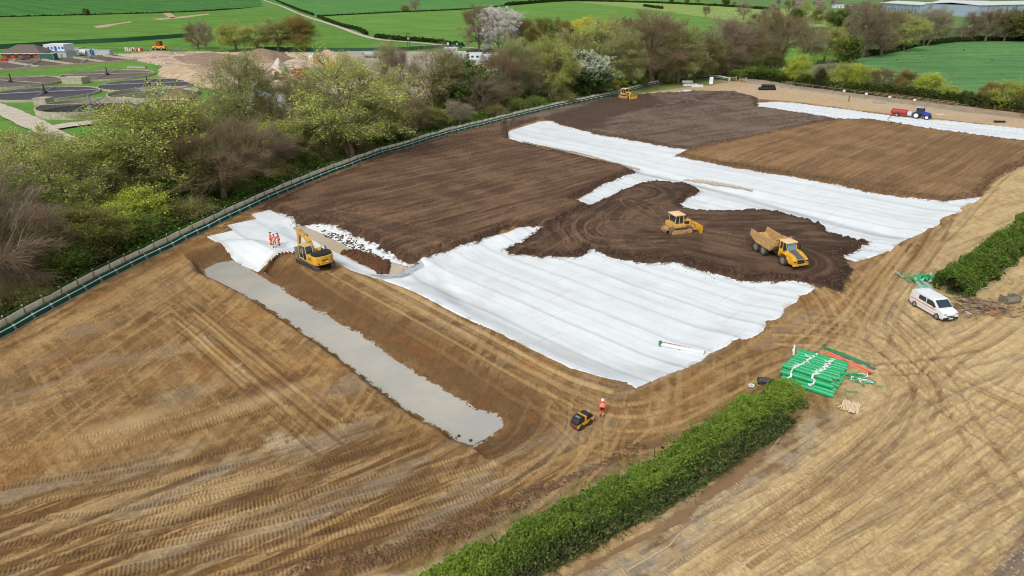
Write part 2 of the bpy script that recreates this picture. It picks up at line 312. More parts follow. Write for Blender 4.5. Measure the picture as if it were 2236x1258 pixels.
# ---- beyond the fence
mw = 1 - ss(fSite / .6 + .5)
gn = fbm(GX * .35, GY * .35, 4, 101)
wood = lin(74, 70, 48) * np.ones(3)
mix(wood, mw); mix(lin(96, 104, 54), mw * band(gn, .45, .6) * .8); mix(lin(52, 46, 36), mw * band(fbm(GX * .8, GY * .8, 4, 103), .52, .66) * .7)
dfo, _ = pdist(FENCE_OUT); outm = mw * ss(1 - dfo / 7)
mix(lin(70, 96, 42), outm * (.6 + .4 * band(N2, .4, .6)))
Z += mw * (gn - .5) * .5 * ss(dfo / 3)
sew = region([(-900, 330), (-900, 112), (-100, 112), (0, 112), (300, 108), (420, 110), (440, 130), (540, 160), (560, 200), (480, 245), (430, 285), (300, 318), (120, 330), (0, 300)], 8, 0, 1, .1, 35)
mix(lin(92, 138, 52), ss(sew / 2)); mix(lin(110, 146, 60), ss(sew / 2) * band(N1, .5, .62) * .7); mix(lin(80, 118, 48), ss(sew / 2) * band(gn, .55, .68) * .6)
Z += -ss(sew / 2) * mw * (gn - .5) * .5 * ss(dfo / 3)
comp = region([(245, 118), (330, 112), (430, 112), (560, 112), (700, 116), (840, 112), (900, 112), (1110, 116), (1110, 150), (1060, 210), (950, 215), (830, 220), (700, 200), (560, 190), (460, 196), (415, 175), (345, 165), (352, 143), (300, 135)], 8, 0, 2.5, .1, 36)
mix(lin(196, 176, 156), ss(comp / 2 + .3)); mix(lin(150, 128, 114), ss(comp / 2) * band(fbm(GX * .08, GY * .2, 4, 37), .48, .62) * .85); mix(lin(206, 184, 148), ss(comp / 2) * band(fbm(GX * .07, GY * .15, 4, 38), .55, .68) * .8)
farm = GY > P(0, 118)[1]
mix(lin(92, 136, 54), farm * mw * np.where(comp > 0, 0, 1))
mix(lin(84, 126, 50), farm * band(N1, .5, .6) * mw * .5 * np.where(comp > 0, 0, 1))
rwood = region([(1020, 215), (1000, 110), (1130, 95), (1700, 30), (2500, 30), (2500, 215), (2236, 232), (1700, 172), (1600, 160), (1400, 180), (1200, 225)], 8, 0, 3, .1, 39)
mix(lin(74, 84, 44), ss(rwood / 3) * mw); mix(lin(56, 56, 38), ss(rwood / 3) * mw * band(gn, .5, .6))
# bare riverside water glimpses and grass by the right hedge
hg = region([(2060, 640), (2120, 655), (2240, 560), (2400, 450), (2400, 400), (2200, 500), (2080, 600)], 4, 0, .5, .6, 40)
mix(lin(70, 106, 44), ss(hg / 1.0 + .2) * .95)
mix(lin(86, 120, 52), ss(region([(1340, 208), (1430, 188), (1500, 176), (1545, 173), (1590, 180), (1560, 185), (1500, 190), (1400, 205)], 3, 0, .8, .3, 42) / .8 + .3) * .8)
mix(lin(176, 166, 150), ss(region([(1600, 162), (1720, 170), (2000, 205), (2236, 238), (2236, 262), (2000, 240), (1800, 210), (1640, 190)], 5, 0, 1, .2, 43) / 1.5) * .5)

# ---- wheel and crawler tracks
def spline(pts, step=1.2):
    q = W(pts); out = []
    q = np.vstack([2 * q[0] - q[1], q, 2 * q[-1] - q[-2]])
    for i in range(1, len(q) - 2):
        n = max(2, int(np.linalg.norm(q[i + 1] - q[i]) / step))
        for j in range(n):
            t = j / n
            out.append(.5 * ((2 * q[i]) + (-q[i - 1] + q[i + 1]) * t + (2 * q[i - 1] - 5 * q[i] + 4 * q[i + 1] - q[i + 2]) * t * t + (-q[i - 1] + 3 * q[i] - 3 * q[i + 1] + q[i + 2]) * t ** 3))
    out.append(q[-2]); return np.array(out)
def rut(line, width=.55, depth=.07, pitch=.34, tint=None, tk=.6, lug=.045, edge=.03, slant=0.0, wob=0.0):
    global Z, COL
    q = np.array(line); s0 = 0.0
    if wob: q = q + wob * (np.stack([vn(np.arange(len(q)) * .13, np.arange(len(q)) * 0 + wob * 9, 5), vn(np.arange(len(q)) * .13, np.arange(len(q)) * 0 + wob * 9, 6)], 1) - .5) * 2
    h = width / 2; R = h + .25
    ph = random.random() * 100
    for i in range(len(q) - 1):
        ax, ay = q[i]; bx, by = q[i + 1]; L = math.hypot(bx - ax, by - ay)
        if L < 1e-6: continue
        wi = win(min(ax, bx) - R, max(ax, bx) + R, min(ay, by) - R, max(ay, by) + R)
        if wi is not None and GX[wi].size:
            x, y = GX[wi], GY[wi]; ex, ey = (bx - ax) / L, (by - ay) / L
            s = (x - ax) * ex + (y - ay) * ey; t = -(x - ax) * ey + (y - ay) * ex
            ok = (s >= 0) & (s < L) & (np.abs(t) < R) & (sheet_ok[wi])
            if ok.any():
                ins = ss((h - np.abs(t)) / .12)
                g = s + s0
                fade = ss((.6 * vn(g * .09, g * 0 + ph, 8) + .4 * vn(g * .4, g * 0 + ph, 9) - .25) / .3)
                z = -depth * ins + edge * ss(1 - np.abs(np.abs(t) - h - .08) / .14)
                if lug: z = z + lug * ins * (.5 + .5 * np.tanh(3 * np.sin(2 * math.pi * (g + slant * np.abs(t)) / pitch + 3 * vn(g * .8, g * 0 + ph, 4)))) * fade * (.5 + cl[wi])
                z = z * (.45 + .55 * fade)
                Z[wi] += np.where(ok, z, 0)
                if tint is not None:
                    mm = np.where(ok, ins * tk * (.35 + .65 * fade) * (.7 + .6 * (N2[wi] - .3)), 0)
                    COL[wi] += (tint - COL[wi]) * np.clip(mm, 0, 1)[..., None]
        s0 += L
def track(line, gauge=2.1, **k):
    q = np.array(line); d = np.gradient(q, axis=0); n = np.stack([-d[:, 1], d[:, 0]], 1) / (np.linalg.norm(d, axis=1)[:, None] + 1e-9)
    rut(q + n * gauge / 2, **k); rut(q - n * gauge / 2, **k)
def shift(line, o):
    q = np.array(line); d = np.gradient(q, axis=0); n = np.stack([-d[:, 1], d[:, 0]], 1) / (np.linalg.norm(d, axis=1)[:, None] + 1e-9)
    return q + n * o
pads_any = np.maximum.reduce([fA, fB, fC, fD])
sheet_ok0 = ~bare & (fPond < -1.1) & (fBas < -.2)
sheet_ok = sheet_ok0 & (pads_any < -.2)
rr = random.Random(3)
T_L, T_M, T_D = lin(174, 144, 97), lin(148, 116, 74), lin(98, 72, 46)
# family along the fence over the left ground
for i in range(13):
    a = P(-150, 820 + i * 26 + rr.uniform(-9, 9)); L = rr.uniform(18, 60)
    a = np.array(a[:2]) + DU * rr.uniform(-5, 30)
    ang = rr.uniform(-.07, .07); d = np.array([DU[0] * math.cos(ang) - DU[1] * math.sin(ang), DU[0] * math.sin(ang) + DU[1] * math.cos(ang)])
    q = [a + d * s + np.array([-d[1], d[0]]) * 1.5 * math.sin(s * .04 + i) for s in np.arange(0, L, 1.5)]
    track(q, 2.2, width=.5, depth=.06, tint=[T_L, T_M, T_D, T_L][i % 4], tk=.4, pitch=.38, lug=.06)
for k0, (a, b) in enumerate([((-100, 1150), (1010, 880)), ((-100, 1180), (1080, 960)), ((-60, 1235), (1200, 965)), ((0, 1270), (1240, 980)), ((300, 1280), (1180, 1060)), ((-100, 1100), (900, 900)), ((200, 1180), (980, 985)), ((-60, 1060), (640, 890)), ((-60, 1010), (560, 870)), ((100, 1260), (1100, 1040)), ((-100, 1330), (900, 1120)), ((500, 1290), (1100, 1100)), ((-40, 1205), (860, 1010)), ((350, 1120), (930, 960))]):
    m = ((a[0] + b[0]) / 2, (a[1] + b[1]) / 2 + rr.uniform(5, 22))
    q = spline([a, m, b]); track(q, 2.1, width=.6, depth=.05, lug=.06, pitch=.27, tint=[T_L, T_D, T_M, T_D][k0 % 4], tk=.38, wob=.3)
# family along the pond
for i in range(14):
    a = np.array(P(330 + i * 17, 640 + rr.uniform(-10, 60))[:2]) - DU * (i - 4) * .9; L = rr.uniform(10, 30)
    q = [a + DV * s for s in np.arange(0, L, 1.5)]
    track(q, 2.0, width=.5, depth=.05, tint=[T_L, T_M, T_L, T_D][i % 4], tk=.5, lug=.03, wob=.4)
# the haul way round the big sheet
HW = [(700, 575), (790, 628), (870, 672), (960, 722), (1060, 780), (1150, 830), (1230, 868), (1310, 893), (1390, 897), (1470, 870), (1550, 828), (1640, 778), (1730, 716), (1830, 640), (1950, 545), (2080, 440), (2240, 335), (2400, 260)]
hq = spline(HW)
for o, tn, tk in ((-1.7, T_L, .65), (.3, T_L, .6), (1.9, T_L, .4), (3.1, T_D, .3)):
    track(shift(hq, o), 1.9, width=.55, depth=.07, tint=tn, tk=tk, lug=.05, pitch=.4, slant=.4, wob=.25)
for o in (1.6, 3.0): rut(shift(spline(HW[:8]), o), width=.8, depth=.02, tint=lin(192, 164, 118), tk=.7, lug=.02)
for pts in ([(1250, 868), (1330, 905), (1440, 915), (1560, 880), (1680, 815), (1800, 735)], [(1180, 850), (1270, 930), (1330, 960), (1450, 940), (1600, 860), (1720, 790)], [(1330, 900), (1300, 960), (1255, 1020), (1200, 1080), (1150, 1120)], [(1360, 905), (1340, 970), (1290, 1040), (1230, 1090)], [(1240, 880), (1240, 940), (1180, 1000), (1100, 1050)], [(1410, 890), (1420, 930), (1360, 980), (1290, 1010)], [(1318, 912), (1322, 960), (1318, 1010)], [(1200, 880), (1160, 960), (1080, 1010), (960, 1050)]):
    q = spline(pts)
    for o in (-.8, .5): track(shift(q, o), 1.9, width=.5, depth=.05, tint=T_L if o < 0 else T_M, tk=.75, lug=.05, pitch=.27, wob=.2)
# tracks from the dump truck out to the lower right
TK = [[(1690, 590), (1760, 600), (1830, 632), (1910, 690), (1975, 745), (2020, 820), (2060, 900), (2120, 1000), (2200, 1120)], [(1730, 592), (1800, 608), (1900, 660), (1990, 740), (2080, 820), (2236, 900)], [(1760, 610), (1800, 660), (1820, 720), (1790, 760), (1700, 790), (1600, 830)], [(2240, 340), (2150, 430), (2060, 530), (1980, 620), (1930, 700), (1960, 780), (2050, 860), (2240, 990)],
      [(1690, 735), (1800, 740), (1900, 770), (1960, 830), (1960, 900), (1900, 980), (1780, 1080), (1600, 1210)], [(1760, 700), (1900, 720), (2000, 790), (2060, 860), (2010, 960), (1900, 1060), (1700, 1200)], [(2240, 620), (2150, 700), (2050, 760), (1980, 830), (1900, 930), (1750, 1060)], [(2240, 700), (2120, 760), (1900, 790), (1760, 760)],
      [(1980, 540), (1930, 600), (1860, 690), (1770, 770)], [(2040, 470), (1980, 560), (1920, 640), (1870, 740)]]
for k0, pts in enumerate(TK):
    q = spline(pts)
    for o in (-1.0, .3, 1.4): track(shift(q, o + rr.uniform(-.3, .3)), 2.0, width=.55, depth=.07, tint=[T_L, lin(190, 164, 120), T_D][rr.randrange(3)], tk=.52, lug=.05, pitch=.4, slant=.5, wob=.3)
for i in range(46):
    a = np.array(P(1150 + i * 28 + rr.uniform(-30, 30), 1330 + rr.uniform(-60, 40))[:2]) + DR * rr.uniform(0, 14); L = rr.uniform(12, 50)
    ang = rr.uniform(-.06, .1); d = np.array([DR[0] * math.cos(ang) - DR[1] * math.sin(ang), DR[0] * math.sin(ang) + DR[1] * math.cos(ang)])
    if ditch[min(NR - 1, np.searchsorted(YR, a[1])), min(NC - 1, np.searchsorted(KR, a[0] / (a[1] * .91 + 13.5)))] > -.2: continue
    q = [a + d * s + np.array([-d[1], d[0]]) * 1.2 * math.sin(s * .07 + i) for s in np.arange(0, L, 1.5)]
    track(q, 2.0, width=.5, depth=.05, tint=[lin(192, 166, 122), T_M, lin(120, 100, 82), lin(196, 170, 124)][i % 4], tk=.4, lug=.04, pitch=.27, wob=.3)
sheet_ok = sheet_ok0
# crawler marks over the spread soil
for f, a, b, n, dlt in ((fA, (620, 462), (1060, 345), 30, (11, 7)), (fA, (800, 395), (1120, 322), 14, (6, 9)), (fD, (1540, 345), (1790, 262), 26, (21, 4.4)), (fC, (1290, 292), (1600, 240), 14, (14, 4))):
    for i in range(n):
        p0 = (a[0] + i * dlt[0], a[1] + i * dlt[1] + rr.uniform(-3, 3)); p1 = (b[0] + i * dlt[0] * .9, b[1] + i * dlt[1] * .7)
        A0, A1 = np.array(P(*p0)[:2]), np.array(P(*p1)[:2]); L = np.linalg.norm(A1 - A0); d = (A1 - A0) / L
        s0, s1 = rr.uniform(0, .25) * L, rr.uniform(.7, 1) * L
        q = [A0 + d * s for s in np.arange(s0, s1, 2)]
        rut(q, width=.6, depth=.11, tint=(None, lin(146, 118, 92), lin(78, 58, 44))[i % 3], tk=.3, lug=.03, edge=.08, pitch=.45, wob=1.2)
for pts in ([(1450, 500), (1380, 480), (1310, 475), (1265, 495), (1275, 525), (1340, 540), (1450, 530)], [(1460, 505), (1390, 490), (1330, 487), (1290, 500), (1300, 520), (1360, 530)], [(1460, 490), (1420, 455), (1370, 440), (1375, 455), (1420, 480)], [(1260, 470), (1240, 500), (1255, 535)], [(1500, 500), (1560, 510), (1640, 520), (1730, 520)], [(1500, 515), (1570, 530), (1660, 550), (1720, 570)], [(680, 480), (760, 490), (880, 520), (1010, 545)], [(700, 470), (790, 478), (900, 505), (1030, 525)], [(760, 450), (740, 462), (775, 470), (830, 468)], [(1540, 350), (1700, 372), (1850, 400), (2000, 420)], [(1560, 345), (1720, 362), (1880, 388), (2050, 400), (2150, 370)]):
    q = spline(pts)
    for o in (-.9, .9): rut(shift(q, o), width=.5, depth=.12, tint=lin(140, 114, 90), tk=.42, lug=.06, edge=.09, pitch=.42)
pbm = np.where(far_bank, ss(1 - np.abs(-fPond - 2.2) / 2.6 + .15), ss(1 - (-fPond) / 1.5)) * (fPond < .3) * (fPond > -8.5)
pbm *= .82 + .3 * (N2 - .5); mix(lin(96, 72, 46), np.clip(pbm, 0, 1) * .88); mix(lin(128, 84, 46), np.clip(pbm, 0, 1) * band(fbm(GX * .7, GY * .7, 4, 119), .58, .7) * .5)
Z += ss(pbm) * far_bank * .03 * np.sin(alongp * 2 * math.pi / .3)
# trodden clay lumps and small hollows everywhere on loose soil
loose = rough_m * (1 - np.clip(FAR, 0, 1) * .3)
Z += loose * ((fbm(GX * 7, GY * 7, 2, 111) - .5) * .05 + ss((fbm(GX * 4, GY * 4, 2, 113) - .58) / .15) * .05 * band(pt, .48, .6))
edge_dark = np.maximum.reduce([ss(1 - np.abs(f - .6) / 1.2) for f in (fA, fB, fC, fD)])
Z += edge_dark * (fbm(GX * 3.2, GY * 3.2, 3, 112) - .5) * .34
spk = fbm(GX * 4.5, GY * 4.5, 3, 117)
COL *= (1 + ((N3 - .5)[..., None] * .18 + (spk - .5)[..., None] * .42) * loose[..., None])
for k_ in range(9):                           # smooth dry scraped passes and damp patches
    ang_ = rr.uniform(-.25, .25); a_ = P(rr.uniform(60, 620), rr.uniform(800, 1180)); f_ = ss(1 - np.hypot(((GX - a_.x) * DB[0] + (GY - a_.y) * DB[1]) / rr.uniform(4, 9), (-(GX - a_.x) * DB[1] + (GY - a_.y) * DB[0]) / rr.uniform(.8, 2.2)) + .6 * (pt - .5) + .5 * (pt2 - .5)) * (pads_any < -.5) * (fPond < -2)
    mix(lin(184, 158, 114) if k_ % 3 else lin(96, 70, 44), f_ * .6)
COL = np.clip(COL, .004, .9)

def zg(x, y):
    r = np.clip(np.searchsorted(YR, y) - 1, 0, NR - 2); t = TR[r]
    c = np.clip(np.searchsorted(KR, x / t) - 1, 0, NC - 2)
    return float(Z[r, c] + Z[r + 1, c + 1]) / 2
def G(px, py):                                # a point of the photo, on the modelled ground
    p = P(px, py)
    for _ in range(3): p = P(px, py, zg(p.x, p.y))
    return p
def grid_mesh(name, mask, z, col=None):
    """faces of the graded grid whose four corners are inside the mask"""
    cm = mask[:-1, :-1] & mask[1:, :-1] & mask[:-1, 1:] & mask[1:, 1:]
    r, c = np.nonzero(cm); i0 = r * NC + c
    quads = np.stack([i0, i0 + 1, i0 + NC + 1, i0 + NC], 1)
    used, inv = np.unique(quads.ravel(), return_inverse=True); quads = inv.reshape(-1, 4)
    co = np.stack([GX.ravel()[used], GY.ravel()[used], z.ravel()[used]], 1).astype(np.float32)
    me = bpy.data.meshes.new(name); me.vertices.add(len(co)); me.vertices.foreach_set('co', co.ravel())
    me.loops.add(quads.size); me.loops.foreach_set('vertex_index', quads.ravel().astype(np.int32))
    me.polygons.add(len(quads)); me.polygons.foreach_set('loop_start', (np.arange(len(quads)) * 4).astype(np.int32))
    me.polygons.foreach_set('use_smooth', np.ones(len(quads), bool))
    if col is not None:
        a = me.color_attributes.new('col', 'FLOAT_COLOR', 'POINT'); cc = col.reshape(-1, 3)[used]
        a.data.foreach_set('color', np.concatenate([cc, np.ones((len(cc), 1))], 1).astype(np.float32).ravel())
    me.update(); me.validate(); return me
m_soil = mat('soil', (.3, .2, .1), rough=.93, noise=.30, scale=19, bump=.035, bscale=16, spec=.25, attr='col')
gme = grid_mesh('ground', np.ones((NR, NC), bool), Z, COL)
ground = tag(link('ground', gme, m_soil), kind='structure')
# ---- white geotextile sheets
m_geo = mat('geotextile', (.8, .8, .8), rough=.75, noise=.05, scale=.35, bump=.02, bscale=1.6, spec=.3, attr='col')
seam_u = (GX * -DV[1] + GY * DV[0]); alongv = (GX * DV[0] + GY * DV[1])
sw = seam_u + (fbm(alongv * .05, seam_u * 0, 3, 130) - .5) * 1.0
ph = (sw / 4.4) % 1.0
WHITE = lin(230, 236, 239) * .93
def sheet(key, label, px_offset=0.0):
    f = fS[key]; m = f > -.35
    wr = (fbm(alongv * .10, seam_u * .9, 4, 140 + len(key)) - .5) * .035 + ss(1 - np.abs(ph - .5) / .045) * .045 * (TR[:, None] < 95) + (ph - .5) * .03
    wr += (fbm(GX * .9, GY * .9, 3, 150) - .5) * .022
    z = base + .05 + np.clip(wr, -.02, .2) + np.clip(f, -.35, 0) * .8
    col = np.ones((NR, NC, 3)) * WHITE
    sw_ = np.maximum(.03, np.gradient(YR)[:, None] * abs(DV[0]) / 4.4 * 2.0); d = ss(1 - np.abs(ph - .46) / sw_) * .5 * (.03 / sw_) ** .8 + ss(1 - np.abs(((sw / 4.4 * 3.7) % 1) - .5) / .10) * .06 + ss(1 - np.abs(((alongv + 3 * np.floor(sw / 4.4)) / 23) % 1 - .5) / .006) * .14 + band(fbm(alongv * .06, seam_u * .6, 4, 160), .50, .70) * .09
    st = band(fbm(GX * .35, GY * .35, 4, 165), .62, .74) * .12
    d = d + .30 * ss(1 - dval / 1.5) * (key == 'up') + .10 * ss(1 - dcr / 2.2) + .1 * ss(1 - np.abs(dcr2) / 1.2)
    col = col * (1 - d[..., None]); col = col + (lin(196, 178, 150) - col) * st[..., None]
    padd = np.maximum.reduce([fA, fB, fC, fD]); e = ss((padd + .7) / .8) * band(cl, .5, .62)
    col = col + (lin(96, 74, 56) - col) * (e * .8)[..., None]
    e2 = ss(1 - np.abs(f) / .7) * band(N2, .5, .6) * .35
    col = col + (lin(150, 124, 88) - col) * e2[..., None]
    me = grid_mesh('geotextile_sheet', m, z, col)
    return tag(link('geotextile_sheet', me, m_geo), label, 'ground sheet', 'white geotextile sheets laid over the basin')
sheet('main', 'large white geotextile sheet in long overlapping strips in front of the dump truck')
sheet('left', 'white geotextile sheet by the green fence where three workers stand')
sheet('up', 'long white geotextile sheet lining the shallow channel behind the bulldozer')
sheet('far', 'white geotextile strip running past the blue tractor')
sheet('strip', 'narrow white sheet strip beside the distant small bulldozer')
S = sheet('scrap', 'torn white sheet scraps poking out of the brown soil at the channel edge')
# ================================================================== water, fields, roads
def flat(name, poly, z, m, kind='structure', label=None, cat=None, th=0):
    me = bpy.data.meshes.new(name); bm = bmesh.new()
    vs = [bm.verts.new((p[0], p[1], z)) for p in poly]
    f = bm.faces.new(vs)
    if f.normal.z < 0: bmesh.ops.reverse_faces(bm, faces=[f])
    bmesh.ops.triangulate(bm, faces=bm.faces[:]); bm.to_mesh(me); bm.free()
    return tag(link(name, me, m), label, cat, kind=kind)
def water_mat(name, col, rough=.06, bump=.004, sc_=1.3, col2=None):
    m = mat(name, col, rough=rough, spec=.6, noise=.10, scale=.12, bump=bump, bscale=sc_, col2=col2); return m
def grow_poly(pts, z, d):
    q = W(pts, z); c = q.mean(0); n = len(q); out = []
    area = sum(q[i][0] * q[(i + 1) % n][1] - q[(i + 1) % n][0] * q[i][1] for i in range(n)); sg = 1 if area > 0 else -1
    for i in range(n):
        t = q[(i + 1) % n] - q[i - 1]; t = t / (np.linalg.norm(t) + 1e-9); out.append(q[i] + sg * np.array([t[1], -t[0]]) * d)
    return out
m_pond = water_mat('silty_water', lin(172, 170, 162), .045, .008, 3.4, lin(194, 188, 172))
flat('pond_water', grow_poly(POND, PZ, .9), PZ, m_pond)
m_mud = water_mat('muddy_water', lin(184, 166, 140), .12, .003, 1.0, lin(196, 180, 156))
flat('basin_water', grow_poly(BASIN, BZ, .8), BZ, m_mud)
for nm, pts, c in (('channel_water', [(1140, 309), (1160, 313), (1240, 331), (1310, 348), (1404, 368), (1396, 372), (1370, 369), (1290, 351), (1200, 329), (1140, 314)], m_mud),
                   ('channel_water', [(1480, 388), (1520, 390), (1580, 400), (1650, 416), (1640, 419), (1580, 407), (1520, 397)], m_mud),
                   ('x', [(1690, 436), (1760, 452), (1830, 468), (1900, 484), (1890, 487), (1800, 472), (1720, 450)], m_mud)):
    if nm == 'x': continue
    f = region(pts, 3, -.3, .25, .5, 9)
    tag(link(nm, grid_mesh(nm, f > 0, base + .16), c), kind='structure')
m_dit = water_mat('ditch_water', lin(134, 104, 74), .1, .002, 1.5, lin(146, 116, 84))
tag(link('ditch_water', grid_mesh('ditch_water', ditch > -.9, (N1 - .5) * .30 - .13), m_dit), kind='structure')
m_riv = water_mat('river_water', lin(120, 124, 118), .12, .01, 1.0)
flat('river_water', W([(-500, 330), (-60, 342), (30, 350), (52, 400), (36, 440), (-10, 480), (-500, 560)]), .35, m_riv)
flat('river_water', W([(500, 222), (570, 200), (660, 232), (680, 262), (600, 290), (520, 262)]), .35, m_riv)

def field_mat(name, c1, c2, ang=0.0, tram=0.0, tscale=.05, tw=.04):
    m = mat(name, c1, rough=.9, col2=c2, scale=.012, bump=.06, bscale=.6, spec=.15)
    n = m.node_tree; b = n.nodes['Principled BSDF']; src = b.inputs['Base Color'].links[0].from_socket
    tc = n.nodes.new('ShaderNodeTexCoord')
    for k, (s, amt) in enumerate(((.11, .22), (.9, .22))):
        t = n.nodes.new('ShaderNodeTexNoise'); t.inputs['Scale'].default_value = s; t.inputs['Detail'].default_value = 4
        mp = n.nodes.new('ShaderNodeMapping'); mp.inputs['Rotation'].default_value = (0, 0, ang); mp.inputs['Scale'].default_value = (.25, 1, 1)
        n.links.new(tc.outputs['Object'], mp.inputs[0]); n.links.new(mp.outputs[0], t.inputs['Vector'])
        mr = n.nodes.new('ShaderNodeMapRange'); mr.inputs['From Min'].default_value = .3; mr.inputs['From Max'].default_value = .7; mr.inputs['To Min'].default_value = 1 - amt; mr.inputs['To Max'].default_value = 1 + amt
        n.links.new(t.outputs['Fac'], mr.inputs[0]); vm = n.nodes.new('ShaderNodeVectorMath'); vm.operation = 'SCALE'
        n.links.new(src, vm.inputs[0]); n.links.new(mr.outputs[0], vm.inputs['Scale']); src = vm.outputs[0]
    if tram:
        wv = n.nodes.new('ShaderNodeTexWave'); wv.inputs['Scale'].default_value = tscale; wv.inputs['Distortion'].default_value = .6; wv.inputs['Detail'].default_value = 1
        mp = n.nodes.new('ShaderNodeMapping'); mp.inputs['Rotation'].default_value = (0, 0, ang)
        n.links.new(tc.outputs['Object'], mp.inputs[0]); n.links.new(mp.outputs[0], wv.inputs['Vector'])
        r = n.nodes.new('ShaderNodeMapRange'); r.inputs['From Min'].default_value = 0; r.inputs['From Max'].default_value = tw; r.inputs['To Min'].default_value = 1 - tram; r.inputs['To Max'].default_value = 1
        n.links.new(wv.outputs['Fac'], r.inputs[0]); vm = n.nodes.new('ShaderNodeVectorMath'); vm.operation = 'SCALE'
        n.links.new(src, vm.inputs[0]); n.links.new(r.outputs[0], vm.inputs['Scale']); src = vm.outputs[0]
    n.links.new(src, b.inputs['Base Color']); return m
FZ = .12
flat('crop_field', W([(-1600, -22), (-1600, 60), (-300, 44), (0, 38), (200, 33), (400, 27), (520, 20), (575, 14), (568, 0), (500, -22)]), FZ, field_mat('crop_green', lin(58, 112, 46), lin(72, 126, 54), -.70, .30, .010, .22))
flat('grass_field', W([(-1600, 60), (-1600, 150), (-300, 118), (0, 112), (340, 110), (430, 112), (560, 113), (700, 114), (840, 113), (920, 108), (840, 96), (790, 83), (730, 62), (660, 40), (600, 20), (575, 14), (400, 27), (0, 38)]), FZ, field_mat('pasture_green', lin(86, 128, 48), lin(98, 138, 54), .1))
flat('crop_field', W([(580, 0), (540, -22), (1700, -22), (1300, -6), (1170, 2), (1100, 14), (1000, 22), (900, 26), (800, 31), (700, 36), (668, 32), (610, 12)]), FZ, field_mat('crop_green_2', lin(76, 128, 62), lin(86, 138, 66), -.55, .16, .012, .2))
flat('grass_field', W([(700, 36), (900, 26), (1100, 14), (1240, 2), (1300, 6), (1400, 20), (1500, 34), (1600, 46), (1660, 58), (1640, 110), (1300, 120), (1000, 104), (920, 92), (860, 82), (800, 68), (740, 50)]), FZ, field_mat('bright_pasture', lin(94, 136, 54), lin(102, 142, 60), .1))
flat('grass_field', W([(1240, 2), (1320, 2), (1450, 6), (1600, 14), (1760, 22), (1900, 60), (1700, 60), (1600, 46), (1400, 20)]), FZ + .02, field_mat('pale_pasture', lin(128, 152, 78), lin(138, 160, 86), .1))
flat('grass_field', W([(1500, -6), (2300, -20), (2900, 70), (1900, 60), (1760, 20), (1600, 10)]), FZ + .04, field_mat('far_green', lin(92, 124, 68), lin(100, 132, 72), .1))
flat('crop_field', W([(1838, 136), (1900, 124), (2000, 102), (2100, 92), (2236, 90), (2700, 84), (2900, 260), (2236, 232), (2060, 205), (1900, 180), (1700, 160), (1640, 150), (1720, 146)]), FZ, field_mat('blue_green_crop', lin(86, 130, 74), lin(94, 138, 80), 1.4, .12, .03, .2))
flat('grass_field', W([(1560, 110), (1700, 88), (1800, 90), (1840, 134), (1720, 146), (1600, 158)]), FZ + .02, field_mat('orchard_grass', lin(108, 146, 58), lin(92, 134, 52), .3))

def ribbon(name, pts, width, z, m, world=False, kind='structure', wob=.12):
    q = np.array(pts) if world else spline(pts, 3.0)
    d = np.gradient(q, axis=0); n = np.stack([-d[:, 1], d[:, 0]], 1) / (np.linalg.norm(d, axis=1)[:, None] + 1e-9)
    vs = []; fs = []
    for i, (p, nn) in enumerate(zip(q, n)):
        w1 = width / 2 * (1 + wob * (random.random() - .5)); w2 = width / 2 * (1 + wob * (random.random() - .5))
        zz = z if not callable(z) else z(p[0], p[1])
        vs += [(p[0] + nn[0] * w1, p[1] + nn[1] * w1, zz), (p[0] - nn[0] * w2, p[1] - nn[1] * w2, zz)]
        if i: fs.append((2 * i - 2, 2 * i - 1, 2 * i + 1, 2 * i))
    me = bpy.data.meshes.new(name); me.from_pydata(vs, [], fs); me.update()
    return tag(link(name, me, m), kind=kind)
m_track = mat('limestone_track', lin(186, 176, 160), rough=.9, noise=.12, scale=.5, bump=.03, bscale=4)
m_conc = mat('concrete_road', lin(190, 180, 162), rough=.9, noise=.14, scale=.4, bump=.02, bscale=6)
ribbon('farm_track', [(540, -16), (575, 0), (615, 14), (662, 34), (730, 56), (790, 78), (835, 88), (900, 93), (980, 101), (1060, 108)], 4.2, .24, m_track)
ribbon('works_road', [(-160, 205), (-60, 222), (0, 240), (50, 262), (96, 282), (150, 276), (200, 270), (236, 262)], 6.0, .42, m_conc)
ribbon('works_road', [(70, 268), (100, 288), (150, 310), (215, 322), (300, 330)], 5.0, .46, m_conc)
ribbon('works_road', [(-300, 262), (-60, 254), (0, 250)], 2.0, .44, m_conc)
flat('compound_yard', W([(755, 114), (845, 112), (905, 116), (1000, 120), (1110, 122), (1105, 150), (1040, 168), (900, 172), (800, 150), (745, 122)]), .36, mat('yard_gravel', lin(176, 166, 156), rough=.9, col2=lin(150, 142, 134), scale=.15, bump=.04, bscale=3))
m_path = mat('path_gravel', lin(206, 192, 166), rough=.95, noise=.12, scale=1.2, bump=.03, bscale=7)
fo = spline(FENCE_OUT, 2.0); fi = spline(FENCE_IN, 2.0)
def resample(q, n):
    s = np.concatenate([[0], np.cumsum(np.linalg.norm(np.diff(q, axis=0), axis=1))]); t = np.linspace(0, s[-1], n)
    return np.stack([np.interp(t, s, q[:, 0]), np.interp(t, s, q[:, 1])], 1), s[-1]
n_ = 160; fo_r, Lo = resample(fo, n_); fi_r, Li = resample(fi, n_)
pv = []; pf = []
for i in range(n_):
    a, b = fo_r[i], fi_r[i]; m_ = .5 * (a + b)
    za = max(zg(*a), zg(*b), zg(*m_)) + .14
    pv += [(a[0] + (a - b)[0] * .05, a[1] + (a - b)[1] * .05, za), (b[0], b[1], za)]
    if i: pf.append((2 * i - 2, 2 * i - 1, 2 * i + 1, 2 * i))
PATH_Z = [v[2] for v in pv[::2]]
